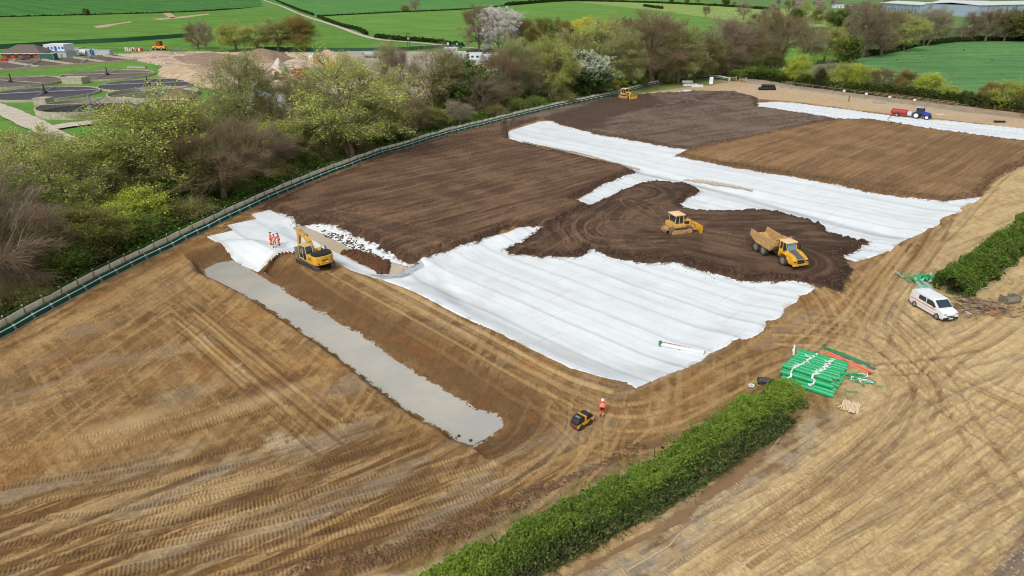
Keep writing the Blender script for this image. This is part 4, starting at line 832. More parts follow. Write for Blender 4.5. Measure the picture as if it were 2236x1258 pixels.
# ---- hedges: a long rough volume of small leaves over brown stems
def hedge(name, pts, wdt, hgt, dens, leaf_s, cols, label, cat='hedge', kind=None, world=False, top=None, flatc=None, lift=0.0, group=None, sink=0.0, fr=.55):
    q = np.array(pts, float) if world else spline(pts, 1.0)
    s = np.concatenate([[0], np.cumsum(np.linalg.norm(np.diff(q, axis=0), axis=1))]); L = s[-1]
    n = int(L * (wdt + 2 * hgt) * dens); t = RNG.uniform(0, L, n)
    x = np.interp(t, s, q[:, 0]); y = np.interp(t, s, q[:, 1]); d = np.gradient(q, axis=0); dx = np.interp(t, s, d[:, 0]); dy = np.interp(t, s, d[:, 1]); m = np.hypot(dx, dy); dx /= m; dy /= m
    a = RNG.uniform(-.12, math.pi + .12, n)
    bumpn = fbm(t * fr, a * 1.1, 4, 200 + n % 17)
    big = .76 + .48 * fbm(t * .13, t * 0, 4, 77) + .16 * (fbm(t * .9, a * .8, 3, 78) - .5)
    cx1 = vn(t * .55 + 40, a * .9, 61); cx2 = vn(t * 1.4, a * 1.9, 62)
    r = (.56 + .52 * bumpn + .20 * (cx1 - .5) + .30 * (cx2 - .5) + .18 * (vn(t * 3.1, a * 4, 63) - .5)) * (1 - np.abs(RNG.normal(0, .16, n))) * 1.10
    lx = np.cos(a) * wdt / 2 * r * (.8 + .3 * big); lz = np.maximum(np.sin(a), -.02) ** .8 * hgt * r * big if True else 0
    lz = np.where(np.isnan(lz), .05, lz) + RNG.uniform(0, .15, n)
    px = x - dy * lx; py = y + dx * lx
    zz = np.array([zg(u, v) for u, v in zip(q[:, 0], q[:, 1])]); z = np.interp(t, s, zz) + lz + lift - sink
    c = np.array(cols)[RNG.integers(0, len(cols), n)] * 1.12 * RNG.uniform(.7, 1.3, (n, 1)) * (.55 + .9 * vn(t * .7, a * 2.2, 31)[:, None]) * (.75 + .5 * vn(t * 2.2, a * 5, 32)[:, None])
    if top is not None:
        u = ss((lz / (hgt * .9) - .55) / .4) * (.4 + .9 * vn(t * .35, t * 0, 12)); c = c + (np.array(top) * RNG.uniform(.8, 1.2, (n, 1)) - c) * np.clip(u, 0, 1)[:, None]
    L1 = leaf_quads(np.stack([px, py, z], 1), leaf_s, c, up=.2)
    # leafy shoots standing out of the hedge
    nsh = int(L * 22) if leaf_s < .2 else int(L * 2); tt = RNG.uniform(0, L, nsh); aa = RNG.uniform(.1, math.pi - .1, nsh); kk = 14
    rsh = np.repeat(np.cos(aa) * wdt / 2 * .62, kk); zsh = np.repeat(np.sin(aa) * hgt * .66, kk); u_ = np.tile(np.linspace(.0, 1, kk), nsh); ln_ = np.repeat(RNG.uniform(.3, 1.3, nsh), kk) * u_
    t2 = np.repeat(tt, kk) + RNG.normal(0, .07, nsh * kk) + ln_ * np.repeat(RNG.normal(0, .5, nsh), kk); lx2 = rsh + ln_ * np.repeat(np.cos(aa), kk) * 1.1 + RNG.normal(0, .05, nsh * kk); lz2 = zsh + ln_ * (.5 + np.repeat(np.sin(aa), kk)) * .8
    x2 = np.interp(t2, s, q[:, 0]); y2 = np.interp(t2, s, q[:, 1]); e1 = np.interp(t2, s, d[:, 0]); e2 = np.interp(t2, s, d[:, 1]); m2 = np.hypot(e1, e2); px2 = x2 - e2 / m2 * lx2; py2 = y2 + e1 / m2 * lx2
    c2 = np.repeat(np.array(cols)[RNG.integers(0, len(cols), nsh)] * RNG.uniform(.9, 1.6, (nsh, 1)), kk, 0)
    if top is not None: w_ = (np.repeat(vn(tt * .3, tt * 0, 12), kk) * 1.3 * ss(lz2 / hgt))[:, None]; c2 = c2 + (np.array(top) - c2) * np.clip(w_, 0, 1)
    L4 = leaf_quads(np.stack([px2, py2, np.interp(t2, s, zz) + lz2 - sink], 1), leaf_s * .95, c2, up=.2)
    # stems inside
    ns = int(L * 10); ts = RNG.uniform(0, L, ns); sx = np.interp(ts, s, q[:, 0]) + RNG.normal(0, wdt * .16, ns); sy = np.interp(ts, s, q[:, 1]) + RNG.normal(0, wdt * .16, ns); sz = np.interp(ts, s, zz)
    hh = hgt * RNG.uniform(.4, .85, ns) * .5; dirs = np.stack([RNG.normal(0, .25, ns), RNG.normal(0, .25, ns), np.ones(ns)], 1) * hh[:, None]
    sd2 = np.cross(dirs, rdir(ns)); sd2 /= np.linalg.norm(sd2, axis=1)[:, None]
    L2 = (np.stack([sx, sy, sz + hh - sink], 1), dirs, sd2 * .03, np.tile(lin(88, 72, 54), (ns, 1)))
    # dark inner mass of crossing twigs
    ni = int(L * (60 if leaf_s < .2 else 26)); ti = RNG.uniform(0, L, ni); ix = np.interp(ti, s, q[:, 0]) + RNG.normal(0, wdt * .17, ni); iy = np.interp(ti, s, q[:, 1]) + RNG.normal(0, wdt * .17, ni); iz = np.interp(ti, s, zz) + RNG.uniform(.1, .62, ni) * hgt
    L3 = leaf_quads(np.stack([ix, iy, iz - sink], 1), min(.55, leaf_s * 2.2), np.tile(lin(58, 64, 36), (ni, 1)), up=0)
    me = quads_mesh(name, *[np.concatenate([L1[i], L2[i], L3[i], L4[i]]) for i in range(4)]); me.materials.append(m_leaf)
    return tag(link(name, me), label, cat, group, kind)
HG = [lin(98, 126, 54), lin(80, 108, 46), lin(116, 142, 60), lin(70, 94, 42), lin(122, 126, 68)]
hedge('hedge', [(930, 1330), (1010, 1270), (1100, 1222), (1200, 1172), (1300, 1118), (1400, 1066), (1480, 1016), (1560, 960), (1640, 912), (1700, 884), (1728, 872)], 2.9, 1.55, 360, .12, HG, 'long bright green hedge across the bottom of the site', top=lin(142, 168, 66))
hedge('grass_verge', [(1040, 1330), (1140, 1262), (1235, 1206), (1330, 1156), (1430, 1106), (1510, 1056), (1590, 1004), (1668, 952), (1722, 912)], 1.5, .45, 150, .12, [lin(88, 102, 56), lin(74, 94, 46), lin(110, 112, 72)], 'rough grey-green grass at the foot of the front hedge along the flooded ditch', 'grass', kind='stuff')
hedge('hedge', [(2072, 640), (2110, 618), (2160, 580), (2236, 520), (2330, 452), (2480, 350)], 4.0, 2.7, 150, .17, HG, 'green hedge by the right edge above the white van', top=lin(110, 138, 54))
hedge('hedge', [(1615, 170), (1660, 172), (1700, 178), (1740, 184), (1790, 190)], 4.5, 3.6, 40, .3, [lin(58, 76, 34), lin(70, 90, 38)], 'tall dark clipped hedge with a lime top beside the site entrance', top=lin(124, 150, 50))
hedge('hedge', [(1740, 186), (1800, 194), (1880, 204), (1960, 213), (2040, 222), (2120, 232), (2236, 246), (2400, 266)], 3.4, 3.2, 40, .3, [lin(60, 76, 34), lin(78, 92, 42), lin(92, 104, 50)], 'dark hedge running behind the metal panel fence')
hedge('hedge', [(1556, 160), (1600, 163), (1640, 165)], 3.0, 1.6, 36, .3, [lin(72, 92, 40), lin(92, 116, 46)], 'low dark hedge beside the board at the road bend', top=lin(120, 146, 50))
DK = [lin(52, 72, 34), lin(64, 86, 38)]
for pts, h_, lb in (([(592, -4), (612, 6), (650, 22), (684, 34)], 2.2, 'upper dark hedge beside the pale farm track'), ([(694, 38), (740, 56), (780, 66), (800, 76)], 2.2, 'middle dark hedge beside the pale farm track'), ([(822, 82), (870, 88), (940, 93), (1012, 104)], 2.2, 'lower dark hedge beside the pale farm track'),
                    ([(700, 36), (800, 31), (900, 26), (1000, 22), (1100, 14)], 1.0, 'thin hedge line crossing the top centre fields'), ([(1104, 13), (1150, 9), (1200, 5), (1240, 3)], 4.5, 'thick dark hedge at the top centre right'),
                    ([(-600, 52), (-100, 40), (0, 38), (200, 33), (400, 27), (520, 20)], .8, 'faint hedge line between the two top left fields'), ([(1240, 3), (1320, 4), (1450, 8), (1600, 16), (1700, 24)], 3.0, 'far hedge above the sheep pasture'),
                    ([(1406, 14), (1424, 17), (1446, 20)], 3.0, 'short row of clipped bushes in the pasture'), ([(1850, 126), (1900, 122), (1960, 112), (2010, 100), (2100, 91), (2236, 89), (2400, 88)], 2.5, 'scrubby hedge along the top of the far crop field')):
    hedge('hedge', pts, max(2.0, h_), h_, 6 if h_ > 1.5 else 3, .8, DK, lb, fr=.12)
# ---- brambles and nettles on the bank between wood and fence
fb = np.array(FENCE_OUT, float)
qo = spline([(a - 0, b - 0) for a, b in FENCE_OUT[:-1]], 1.0)
dd = np.gradient(qo, axis=0); nn = np.stack([-dd[:, 1], dd[:, 0]], 1) / np.linalg.norm(dd, axis=1)[:, None]
if (nn[10] @ np.array([-1, 1])) < 0: nn = -nn
n = 110000; ii = RNG.integers(0, len(qo), n); off = np.abs(RNG.normal(0, 4.2, n)) - .6
bx = qo[ii, 0] + nn[ii, 0] * off + RNG.normal(0, .5, n); by = qo[ii, 1] + nn[ii, 1] * off + RNG.normal(0, .5, n)
hb = fbm(bx * .35, by * .35, 4, 210); keep = hb > .36; bx, by, hb, off = bx[keep], by[keep], hb[keep], off[keep]
rI = np.clip(np.searchsorted(YR, by), 0, NR - 1); cI = np.clip(np.searchsorted(KR, bx / TR[rI]), 0, NC - 1); bz = Z[rI, cI]
lz = (hb - .34) * 7 * RNG.uniform(.2, 1, len(bx)) * np.clip(off / 2.5, .12, 1)
off = np.maximum(off, .15); cc = 1.3 * np.array([lin(92, 128, 44), lin(78, 108, 40), lin(110, 144, 52), lin(84, 92, 44)])[RNG.integers(0, 4, len(bx))] * RNG.uniform(.7, 1.25, (len(bx), 1)) * (1.0 - .45 * np.clip((off - 3) / 6, 0, 1))[:, None]
me = quads_mesh('undergrowth', *leaf_quads(np.stack([bx, by, bz + lz], 1), .3, cc, .3)); me.materials.append(m_leaf)
tag(link('undergrowth', me), 'green brambles and nettles covering the bank beside the silt fence', 'undergrowth', kind='stuff')
# twiggy litter and saplings over the wood floor
n = 70000; x = RNG.uniform(-140, 1700, n); fy = np.interp(x, [p[0] for p in FENCE_OUT], [p[1] for p in FENCE_OUT]); up = RNG.uniform(0, 1, n) ** 1.2
top = np.interp(x, [-140, 0, 300, 450, 560, 700, 830, 1100, 1400, 1700], [470, 330, 325, 290, 240, 225, 225, 150, 110, 100]); yb = fy - 12 - up * (fy - 12 - top)
u = (x - CX) / F; v = (yb - CY) / F; t = CH / (math.sin(TH) + v * math.cos(TH)); wx = u * t; wy = t * (math.cos(TH) - v * math.sin(TH))
hb = fbm(wx * .22, wy * .22, 4, 220); lz = RNG.uniform(0, 1, n) * (hb) * 2.6
rI = np.clip(np.searchsorted(YR, wy), 0, NR - 1); cI = np.clip(np.searchsorted(KR, wx / TR[rI]), 0, NC - 1)
cc = 1.4 * np.array([lin(104, 100, 62), lin(82, 92, 46), lin(116, 120, 62), lin(92, 78, 62)])[RNG.integers(0, 4, n)] * RNG.uniform(.7, 1.2, (n, 1))
me = quads_mesh('wood_undergrowth', *leaf_quads(np.stack([wx, wy, Z[rI, cI] + lz], 1), .42, cc, .1)); me.materials.append(m_leaf)
tag(link('wood_undergrowth', me), 'brown and olive scrub covering the floor of the wood', 'undergrowth', kind='stuff')
# ================================================================== shape helpers
class MB:
    """collects solids into one mesh"""
    def __init__(s): s.v = []; s.f = []; s.m = []; s.T = Matrix.Identity(4); s.mi = 0; s.mats = []
    def use(s, m):
        if m not in s.mats: s.mats.append(m)
        s.mi = s.mats.index(m); return s
    def add(s, vs, fs):
        o = len(s.v); s.v += [tuple(s.T @ Vector(v)) for v in vs]; s.f += [tuple(i + o for i in f) for f in fs]; s.m += [s.mi] * len(fs)
    def box(s, x0, x1, y0, y1, z0, z1, b=0.0):
        if b <= 0:
            s.add([(x0, y0, z0), (x1, y0, z0), (x1, y1, z0), (x0, y1, z0), (x0, y0, z1), (x1, y0, z1), (x1, y1, z1), (x0, y1, z1)], [(3, 2, 1, 0), (4, 5, 6, 7), (0, 1, 5, 4), (1, 2, 6, 5), (2, 3, 7, 6), (3, 0, 4, 7)]); return s
        bm = bmesh.new(); bmesh.ops.create_cube(bm, size=1)
        for v in bm.verts: v.co = Vector(((x0 + x1) / 2 + v.co.x * (x1 - x0), (y0 + y1) / 2 + v.co.y * (y1 - y0), (z0 + z1) / 2 + v.co.z * (z1 - z0)))
        bmesh.ops.bevel(bm, geom=bm.edges[:], offset=b, segments=2, affect='EDGES', profile=.7)
        bm.verts.index_update(); s.add([v.co[:] for v in bm.verts], [tuple(v.index for v in f.verts) for f in bm.faces]); bm.free(); return s
    def prism(s, prof, x0, x1, axis='x', b=0.0):
        """profile of (a, b) points drawn in the plane square to the axis"""
        mk = {'x': lambda a, c, t: (t, a, c), 'y': lambda a, c, t: (a, t, c), 'z': lambda a, c, t: (a, c, t)}[axis]
        n = len(prof)
        bm = bmesh.new(); A = [bm.verts.new(mk(a, c, x0)) for a, c in prof]; B = [bm.verts.new(mk(a, c, x1)) for a, c in prof]
        bm.faces.new(A); bm.faces.new(B[::-1])
        for i in range(n): bm.faces.new((A[i], B[i], B[(i + 1) % n], A[(i + 1) % n]))
        bmesh.ops.recalc_face_normals(bm, faces=bm.faces[:])
        if b: bmesh.ops.bevel(bm, geom=bm.edges[:], offset=b, segments=2, affect='EDGES', profile=.7)
        bmesh.ops.triangulate(bm, faces=[f for f in bm.faces if len(f.verts) > 4])
        bm.verts.index_update(); s.add([v.co[:] for v in bm.verts], [tuple(v.index for v in f.verts) for f in bm.faces]); bm.free(); return s
    def bar(s, a, b, r, r2=None, seg=8, caps=True):
        a = Vector(a); b = Vector(b); d = (b - a).normalized(); u = d.orthogonal().normalized(); w_ = d.cross(u); r2 = r if r2 is None else r2
        vs = [a + (u * math.cos(2 * math.pi * k / seg) + w_ * math.sin(2 * math.pi * k / seg)) * r for k in range(seg)] + [b + (u * math.cos(2 * math.pi * k / seg) + w_ * math.sin(2 * math.pi * k / seg)) * r2 for k in range(seg)]
        fs = [(k, (k + 1) % seg, seg + (k + 1) % seg, seg + k) for k in range(seg)]
        if caps: fs += [tuple(range(seg))[::-1], tuple(range(seg, 2 * seg))]
        s.add(vs, fs); return s
    def path(s, pts, r, seg=6):
        for a, b in zip(pts[:-1], pts[1:]): s.bar(a, b, r, seg=seg)
        return s
    def beam(s, a, b, w0, h0, w1=None, h1=None):
        """square-section member between two points"""
        a = Vector(a); b = Vector(b); d = (b - a).normalized(); sx = d.cross(Vector((0, 0, 1)))
        sx = Vector((1, 0, 0)) if sx.length < .05 else sx.normalized(); sz = sx.cross(d); w1 = w0 if w1 is None else w1; h1 = h0 if h1 is None else h1
        vs = []
        for p, ww, hh in ((a, w0, h0), (b, w1, h1)):
            for i, j in ((-1, -1), (1, -1), (1, 1), (-1, 1)): vs.append(p + sx * ww / 2 * i + sz * hh / 2 * j)
        s.add(vs, [(3, 2, 1, 0), (4, 5, 6, 7), (0, 1, 5, 4), (1, 2, 6, 5), (2, 3, 7, 6), (3, 0, 4, 7)]); return s
    def build(s, name, m=None, parent=None, smooth=False):
        me = bpy.data.meshes.new(name); me.from_pydata(s.v, [], s.f)
        ms = s.mats if s.mats else [m]
        for x in ms: me.materials.append(x)
        if len(ms) > 1: me.polygons.foreach_set('material_index', s.m)
        bm = bmesh.new(); bm.from_mesh(me); bmesh.ops.recalc_face_normals(bm, faces=bm.faces[:]); bm.to_mesh(me); bm.free()
        if smooth:
            me.polygons.foreach_set('use_smooth', [True] * len(me.polygons)); me.set_sharp_from_angle(angle=rad(38))
        me.update(); return link(name, me, None, parent)
def M(name, c, rough=.5, **k): return mat(name, lin(*c), rough, **k)
def text_mesh(txt, size, m, parent, T, name='lettering', depth=.004):
    c = bpy.data.curves.new('txt', 'FONT'); c.body = txt; c.size = size; c.align_x = 'CENTER'; c.align_y = 'CENTER'; c.extrude = depth
    o = bpy.data.objects.new('txt', c); C.objects.link(o); dg = bpy.context.evaluated_depsgraph_get(); dg.update()
    me = bpy.data.meshes.new_from_object(o.evaluated_get(dg)); bpy.data.objects.remove(o); bpy.data.curves.remove(c)
    me.transform(T); me.materials.clear(); me.materials.append(m); return link(name, me, None, parent)

# ================================================================== fences along the wood
m_gm = M('green_mesh', (38, 80, 66), .8, noise=.2, scale=2); m_gp = M('green_tube', (48, 96, 78), .5); m_cy = M('pale_tube', (176, 214, 206), .45)
m_post = M('grey_tube', (170, 176, 172), .45, metal=.3); m_wood = M('post_timber', (136, 112, 78), .9, noise=.2, scale=6)
m_jt = M('white_clip', (214, 216, 210), .6)
def along(q, step):
    n = max(2, int(resample(q, 2)[1] / step)); r, L = resample(q, n + 1); return r
r0_, Lf_ = resample(fi, 400); nf_ = np.gradient(r0_, axis=0); nf_ = np.stack([-nf_[:, 1], nf_[:, 0]], 1) / np.linalg.norm(nf_, axis=1)[:, None]
if nf_[5] @ np.array([1, -1]) > 0: nf_ = -nf_
def offline(d, step):                         # the fence line moved d metres towards the wood
    q = r0_ + nf_ * d; return [Vector((x, y, zg(x, y))) for x, y in along(q, step)]
t = thing('handrail_fence', 'outer green tube handrail running behind the pale silt fence', 'fence', (0, 0, 0))
pts = offline(1.25, 2.55)
mb = MB(); mb.path([p + Vector((0, 0, 1.38)) for p in pts], .04); mb.build('rail', m_gp, t)
mb = MB(); mb.path([p + Vector((0, 0, .75)) for p in pts], .022, 5); mb.build('rail', m_gp, t)
for p in pts[:100]:
    mb = MB().use(m_gp); mb.bar(p - Vector((0, 0, .2)), p + Vector((0, 0, 1.4)), .03, seg=6); mb.use(m_jt).box(p.x - .06, p.x + .06, p.y - .06, p.y + .06, p.z + 1.32, p.z + 1.45)
    mb.build('post', None, t)
t = thing('silt_fence', 'pale sheeted silt fence with brown stakes along the edge of the wood', 'fence', (0, 0, 0))
m_silt = M('silt_sheet', (244, 232, 204), .9, noise=.12, scale=1.5, bump=.02, bscale=3)
pts = offline(.95, 1.25); vs, fs = [], []
for i, p in enumerate(pts):
    sag = .05 * math.sin(i * 2.1); n_ = nf_[min(399, int(i / len(pts) * 400))]; bow = .06 * math.sin(i * 1.3)
    vs += [(p.x + n_[0] * bow, p.y + n_[1] * bow, p.z - .1), (p.x, p.y, p.z + 1.18 + (sag if i % 2 else .03)), (p.x + .04 * n_[0], p.y + .04 * n_[1], p.z + 1.18 + (sag if i % 2 else .03)), (p.x + n_[0] * (bow + .04), p.y + n_[1] * (bow + .04), p.z - .1)]
    if i: a = 4 * i - 4; fs += [(a, a + 1, a + 5, a + 4), (a + 1, a + 2, a + 6, a + 5), (a + 2, a + 3, a + 7, a + 6)]
me = bpy.data.meshes.new('silt_sheet'); me.from_pydata(vs, [], fs); me.update(); link('silt_sheet', me, m_silt, t)
pts = offline(.86, 2.5)
for p in pts[:100]:
    o = MB().box(-.045, .045, -.045, .045, -.3, 1.3 + random.uniform(-.05, .08)).build('stake', m_wood, t); o.location = p; o.rotation_euler = (random.uniform(-.06, .06), random.uniform(-.06, .06), random.random())
t = thing('mesh_barrier', 'inner green mesh barrier with pale tube rail on the site side of the silt fence', 'barrier', (0, 0, 0))
r = along(fi, 2.5); base_ = []
for x, y in r: base_.append(Vector((x, y, zg(x, y) + .02)))
n2 = (np.gradient(r, axis=0)); n2 = np.stack([-n2[:, 1], n2[:, 0]], 1) / np.linalg.norm(n2, axis=1)[:, None]
if n2[5] @ np.array([1, -1]) < 0: n2 = -n2
vs, fs = [], []
for i, p in enumerate(base_):
    o = Vector((n2[i][0], n2[i][1], 0))
    lean = .28 + .06 * math.sin(i * 1.7)
    vs += [tuple(p - o * .10 + Vector((0, 0, .86))), tuple(p + o * .02 + Vector((0, 0, .05))), tuple(p + o * (.05 + lean * .6) + Vector((0, 0, -.02)))]
    if i: a = 3 * i - 3; fs += [(a, a + 1, a + 4, a + 3), (a + 1, a + 2, a + 5, a + 4)]
me = bpy.data.meshes.new('mesh_sheet'); me.from_pydata(vs, [], fs); me.update(); link('mesh_sheet', me, m_gm, t)
off = [Vector((n[0], n[1], 0)) for n in n2]
mb = MB(); mb.path([p - o * .10 + Vector((0, 0, .90)) for p, o in zip(base_, off)], .025, 5); mb.build('top_rail', m_gp, t)
mb = MB(); mb.path([p + o * .14 + Vector((0, 0, .58)) for p, o in zip(base_, off)], .06, 6); mb.build('pale_pipe_rail', m_cy, t)
mb = MB(); mb.path([p + o * .38 + Vector((0, 0, .08)) for p, o in zip(base_, off)], .028, 5); mb.build('ground_rail', m_post, t)
for p, o in list(zip(base_, off))[:100]:
    mb = MB().use(m_post); mb.bar(p - Vector((0, 0, .2)) + o * .2, p + Vector((0, 0, .92)) - o * .1, .03, seg=6)
    mb.bar(p + o * .12 + Vector((0, 0, .6)), p + o * .4 + Vector((0, 0, .06)), .025, seg=5); mb.use(m_jt).box(p.x + o.x * .14 - .08, p.x + o.x * .14 + .08, p.y + o.y * .14 - .08, p.y + o.y * .14 + .08, p.z + .52, p.z + .66)
    mb.build('post', None, t)
# metal panel fence on the right, in front of the dark hedge
PF = spline([(1704, 192), (1760, 198), (1840, 209), (1920, 220), (2000, 231), (2080, 241), (2112, 246)], 2)
r = along(PF, 3.5); t = thing('panel_fence', 'line of grey metal mesh panels in front of the dark hedge on the right', 'fence', (0, 0, 0))
m_pan = M('galvanised_tube', (150, 146, 134), .5, metal=.2)
for i in range(len(r) - 1):
    a, b = r[i], r[i + 1]; L = np.linalg.norm(b - a); mb = MB(); h = 2.0
    mb.path([(0, 0, 0), (0, 0, h - .15), (.15, 0, h), (L - .25, 0, h), (L - .1, 0, h - .15), (L - .1, 0, 0)], .045, 5); mb.bar((0, 0, .25), (L - .1, 0, .25), .035, seg=5); mb.bar((0, 0, 1.1), (L - .1, 0, 1.1), .025, seg=5)
    for kx in range(1, 12): mb.bar((kx * L / 12, 0, .25), (kx * L / 12, 0, h), .008, seg=3)
    mb.box(-.3, .3, -.12, .12, -.12, .06); o = mb.build('panel', m_pan, t); o.location = (a[0], a[1], zg(*a)); o.rotation_euler = (0, 0, math.atan2(b[1] - a[1], b[0] - a[0]))
NOT = [(1842, 204), (1895, 210), (1935, 215), (1989, 220)]
for i, (x, y) in enumerate(NOT):
    j = int(np.argmin([abs(PX((q[0], q[1], 1.5))[0] - x) for q in r])); a = r[j]; s_ = thing('site_notice', ['leftmost', 'second', 'third', 'rightmost'][i] + ' of the four white notices hung on the panel fence', 'notice', (a[0], a[1] - .15, zg(*a) + 1.2), 0, 'white notices on the panel fence')
    MB().box(-.4, .4, -.02, .02, 0, .6, .01).build('board', M('notice_white', (236, 238, 238), .5), s_)
    mb = MB(); [mb.box(-.3, .3, -.035, -.025, .12 + k_ * .12, .16 + k_ * .12) for k_ in range(3)]; mb.build('print', M('notice_grey', (190, 190, 188), .6), s_)
# timber post and rail behind the panels
t = thing('post_and_rail_fence', 'weathered timber post and rail fence behind the metal panels', 'fence', (0, 0, 0))
PR = spline([(1716, 184), (1800, 195), (1900, 208), (2000, 221), (2090, 232)], 2); r = along(PR, 2.6); pr_ = [Vector((x, y, zg(x, y))) for x, y in r]
for p in pr_: MB().box(p.x - .07, p.x + .07, p.y - .07, p.y + .07, p.z - .2, p.z + 1.3).build('post', m_wood, t)
for h in (.45, .8, 1.15):
    mb = MB(); [mb.beam(a + Vector((0, -.08, h)), b + Vector((0, -.08, h)), .05, .12) for a, b in zip(pr_[:-1], pr_[1:])]; mb.build('rail', m_wood, t)
t = thing('sagging_mesh_fence', 'sagging fence with rusty wire at the right edge past the panels', 'fence', (0, 0, 0))
PR = spline([(2128, 246), (2170, 250), (2236, 258), (2330, 270)], 2); r = along(PR, 4.0); pr_ = [Vector((x, y, zg(x, y))) for x, y in r]
for p in pr_: MB().bar(p - Vector((0, 0, .2)), p + Vector((0, 0, 1.9)), .05, seg=6).build('post', m_pan, t)
mb = MB(); [mb.path([p + Vector((0, 0, h)) for p in pr_], .02, 4) for h in (.4, .8, 1.2, 1.6, 1.85)]; mb.build('wire', M('rust', (128, 84, 62), .8), t)
# dark green boundary fence beyond the compound
t = thing('green_boundary_fence', 'dark green paling fence between the compound and the fields', 'fence', (0, 0, 0))
q = spline([(560, 110), (640, 112), (700, 113), (780, 113), (860, 112), (940, 108), (1010, 106)], 4); r = along(q, 5.5); pr_ = [Vector((x, y, zg(x, y) + .1)) for x, y in r]
for a, b in zip(pr_[:-1], pr_[1:]): mb = MB(); mb.beam(a + Vector((0, 0, .95)), b + Vector((0, 0, .95)), .05, 1.7); mb.box(a.x - .08, a.x + .08, a.y - .12, a.y + .04, a.z, a.z + 2.0); mb.build('panel', M('fence_green', (42, 82, 62), .7), t)
q = spline([(-120, 116), (-20, 109), (60, 104), (140, 98), (250, 93), (340, 87), (430, 80)], 4); r = along(q, 5.5)
t = thing('green_boundary_fence', 'dark green fence strip across the pasture above the site cabins', 'fence', (0, 0, 0)); pr_ = [Vector((x, y, zg(x, y) + .1)) for x, y in r]
for a, b in zip(pr_[:-1], pr_[1:]): MB().beam(a + Vector((0, 0, 1.2)), b + Vector((0, 0, 1.2)), .05, 2.4).build('panel', M('fence_green', (48, 96, 64), .7), t)
# low barriers at the site entrance
m_tb = M('pale_timber', (190, 172, 138), .85, noise=.15)
for i, (x, y, lb) in enumerate([(1600, 176, 'short timber barrier with an orange board at the entrance, left one'), (1622, 178, 'short timber barrier at the entrance, right one')]):
    p = G(x, y); s_ = thing('timber_barrier', lb, 'barrier', p, -.15, 'timber barriers at the site entrance'); 
    for kx in (-1.2, 1.2): MB().box(kx - .07, kx + .07, -.07, .07, -.1, 1.5).build('post', m_tb, s_)
    mb = MB(); [mb.box(-1.2, 1.2, -.11, -.07, h, h + .15) for h in (.5, 1.1)]; mb.build('rail', m_tb, s_)
p = G(1552, 187); s_ = thing('notice_board', 'tall white notice board standing by the end of the green barrier', 'sign', p, -.1)
MB().box(-.62, .62, -.04, .04, .5, 2.9, .02).build('board', M('board_white', (232, 236, 238), .5), s_)
for kx in (-.5, .5): MB().box(kx - .05, kx + .05, .05, .13, -.2, 2.8).build('post', m_wood, s_)
mb = MB(); [mb.box(-.45, .45, -.055, -.045, 2.4 - k_ * .3, 2.48 - k_ * .3) for k_ in range(5)]; mb.build('print', M('print_grey', (188, 194, 198), .6), s_)
# ================================================================== machines
YEL = M('machine_yellow', (214, 162, 50), .5, noise=.22, scale=1.6, bump=.002, bscale=20); YEL2 = M('dusty_yellow', (206, 164, 84), .6, noise=.14, scale=2.5)
TANY = M('muddy_yellow', (186, 150, 98), .7, noise=.2, scale=2.2); CREAM = M('cab_roof_cream', (232, 200, 150), .5, noise=.06)
BLK = M('black_plastic', (34, 36, 40), .45); DKM = M('dark_steel', (60, 56, 52), .6, noise=.2, scale=5); TRK = M('track_steel', (112, 100, 88), .75, noise=.3, scale=7, bump=.01, bscale=20)
GLS = mat('tinted_glass', lin(46, 58, 66), .06, spec=.9); GLB = mat('windscreen_glass', lin(108, 142, 156), .06, spec=.9)
RUB = M('tyre_rubber', (58, 54, 50), .85, noise=.2, scale=5, bump=.006, bscale=18); MUDW = M('muddy_wheel', (134, 120, 102), .85, noise=.2, scale=4)
RED = M('lamp_red', (196, 48, 34), .4); WHT = M('white_paint', (226, 230, 234), .35, noise=.04, scale=2); GRYM = M('grey_steel', (140, 140, 138), .55, noise=.12); ORG = M('orange_stripe', (222, 108, 62), .5)
def heading(a, b): p, q = P(*a), P(*b); return math.atan2(q.y - p.y, q.x - p.x) - math.pi / 2      # local +Y points from a to b
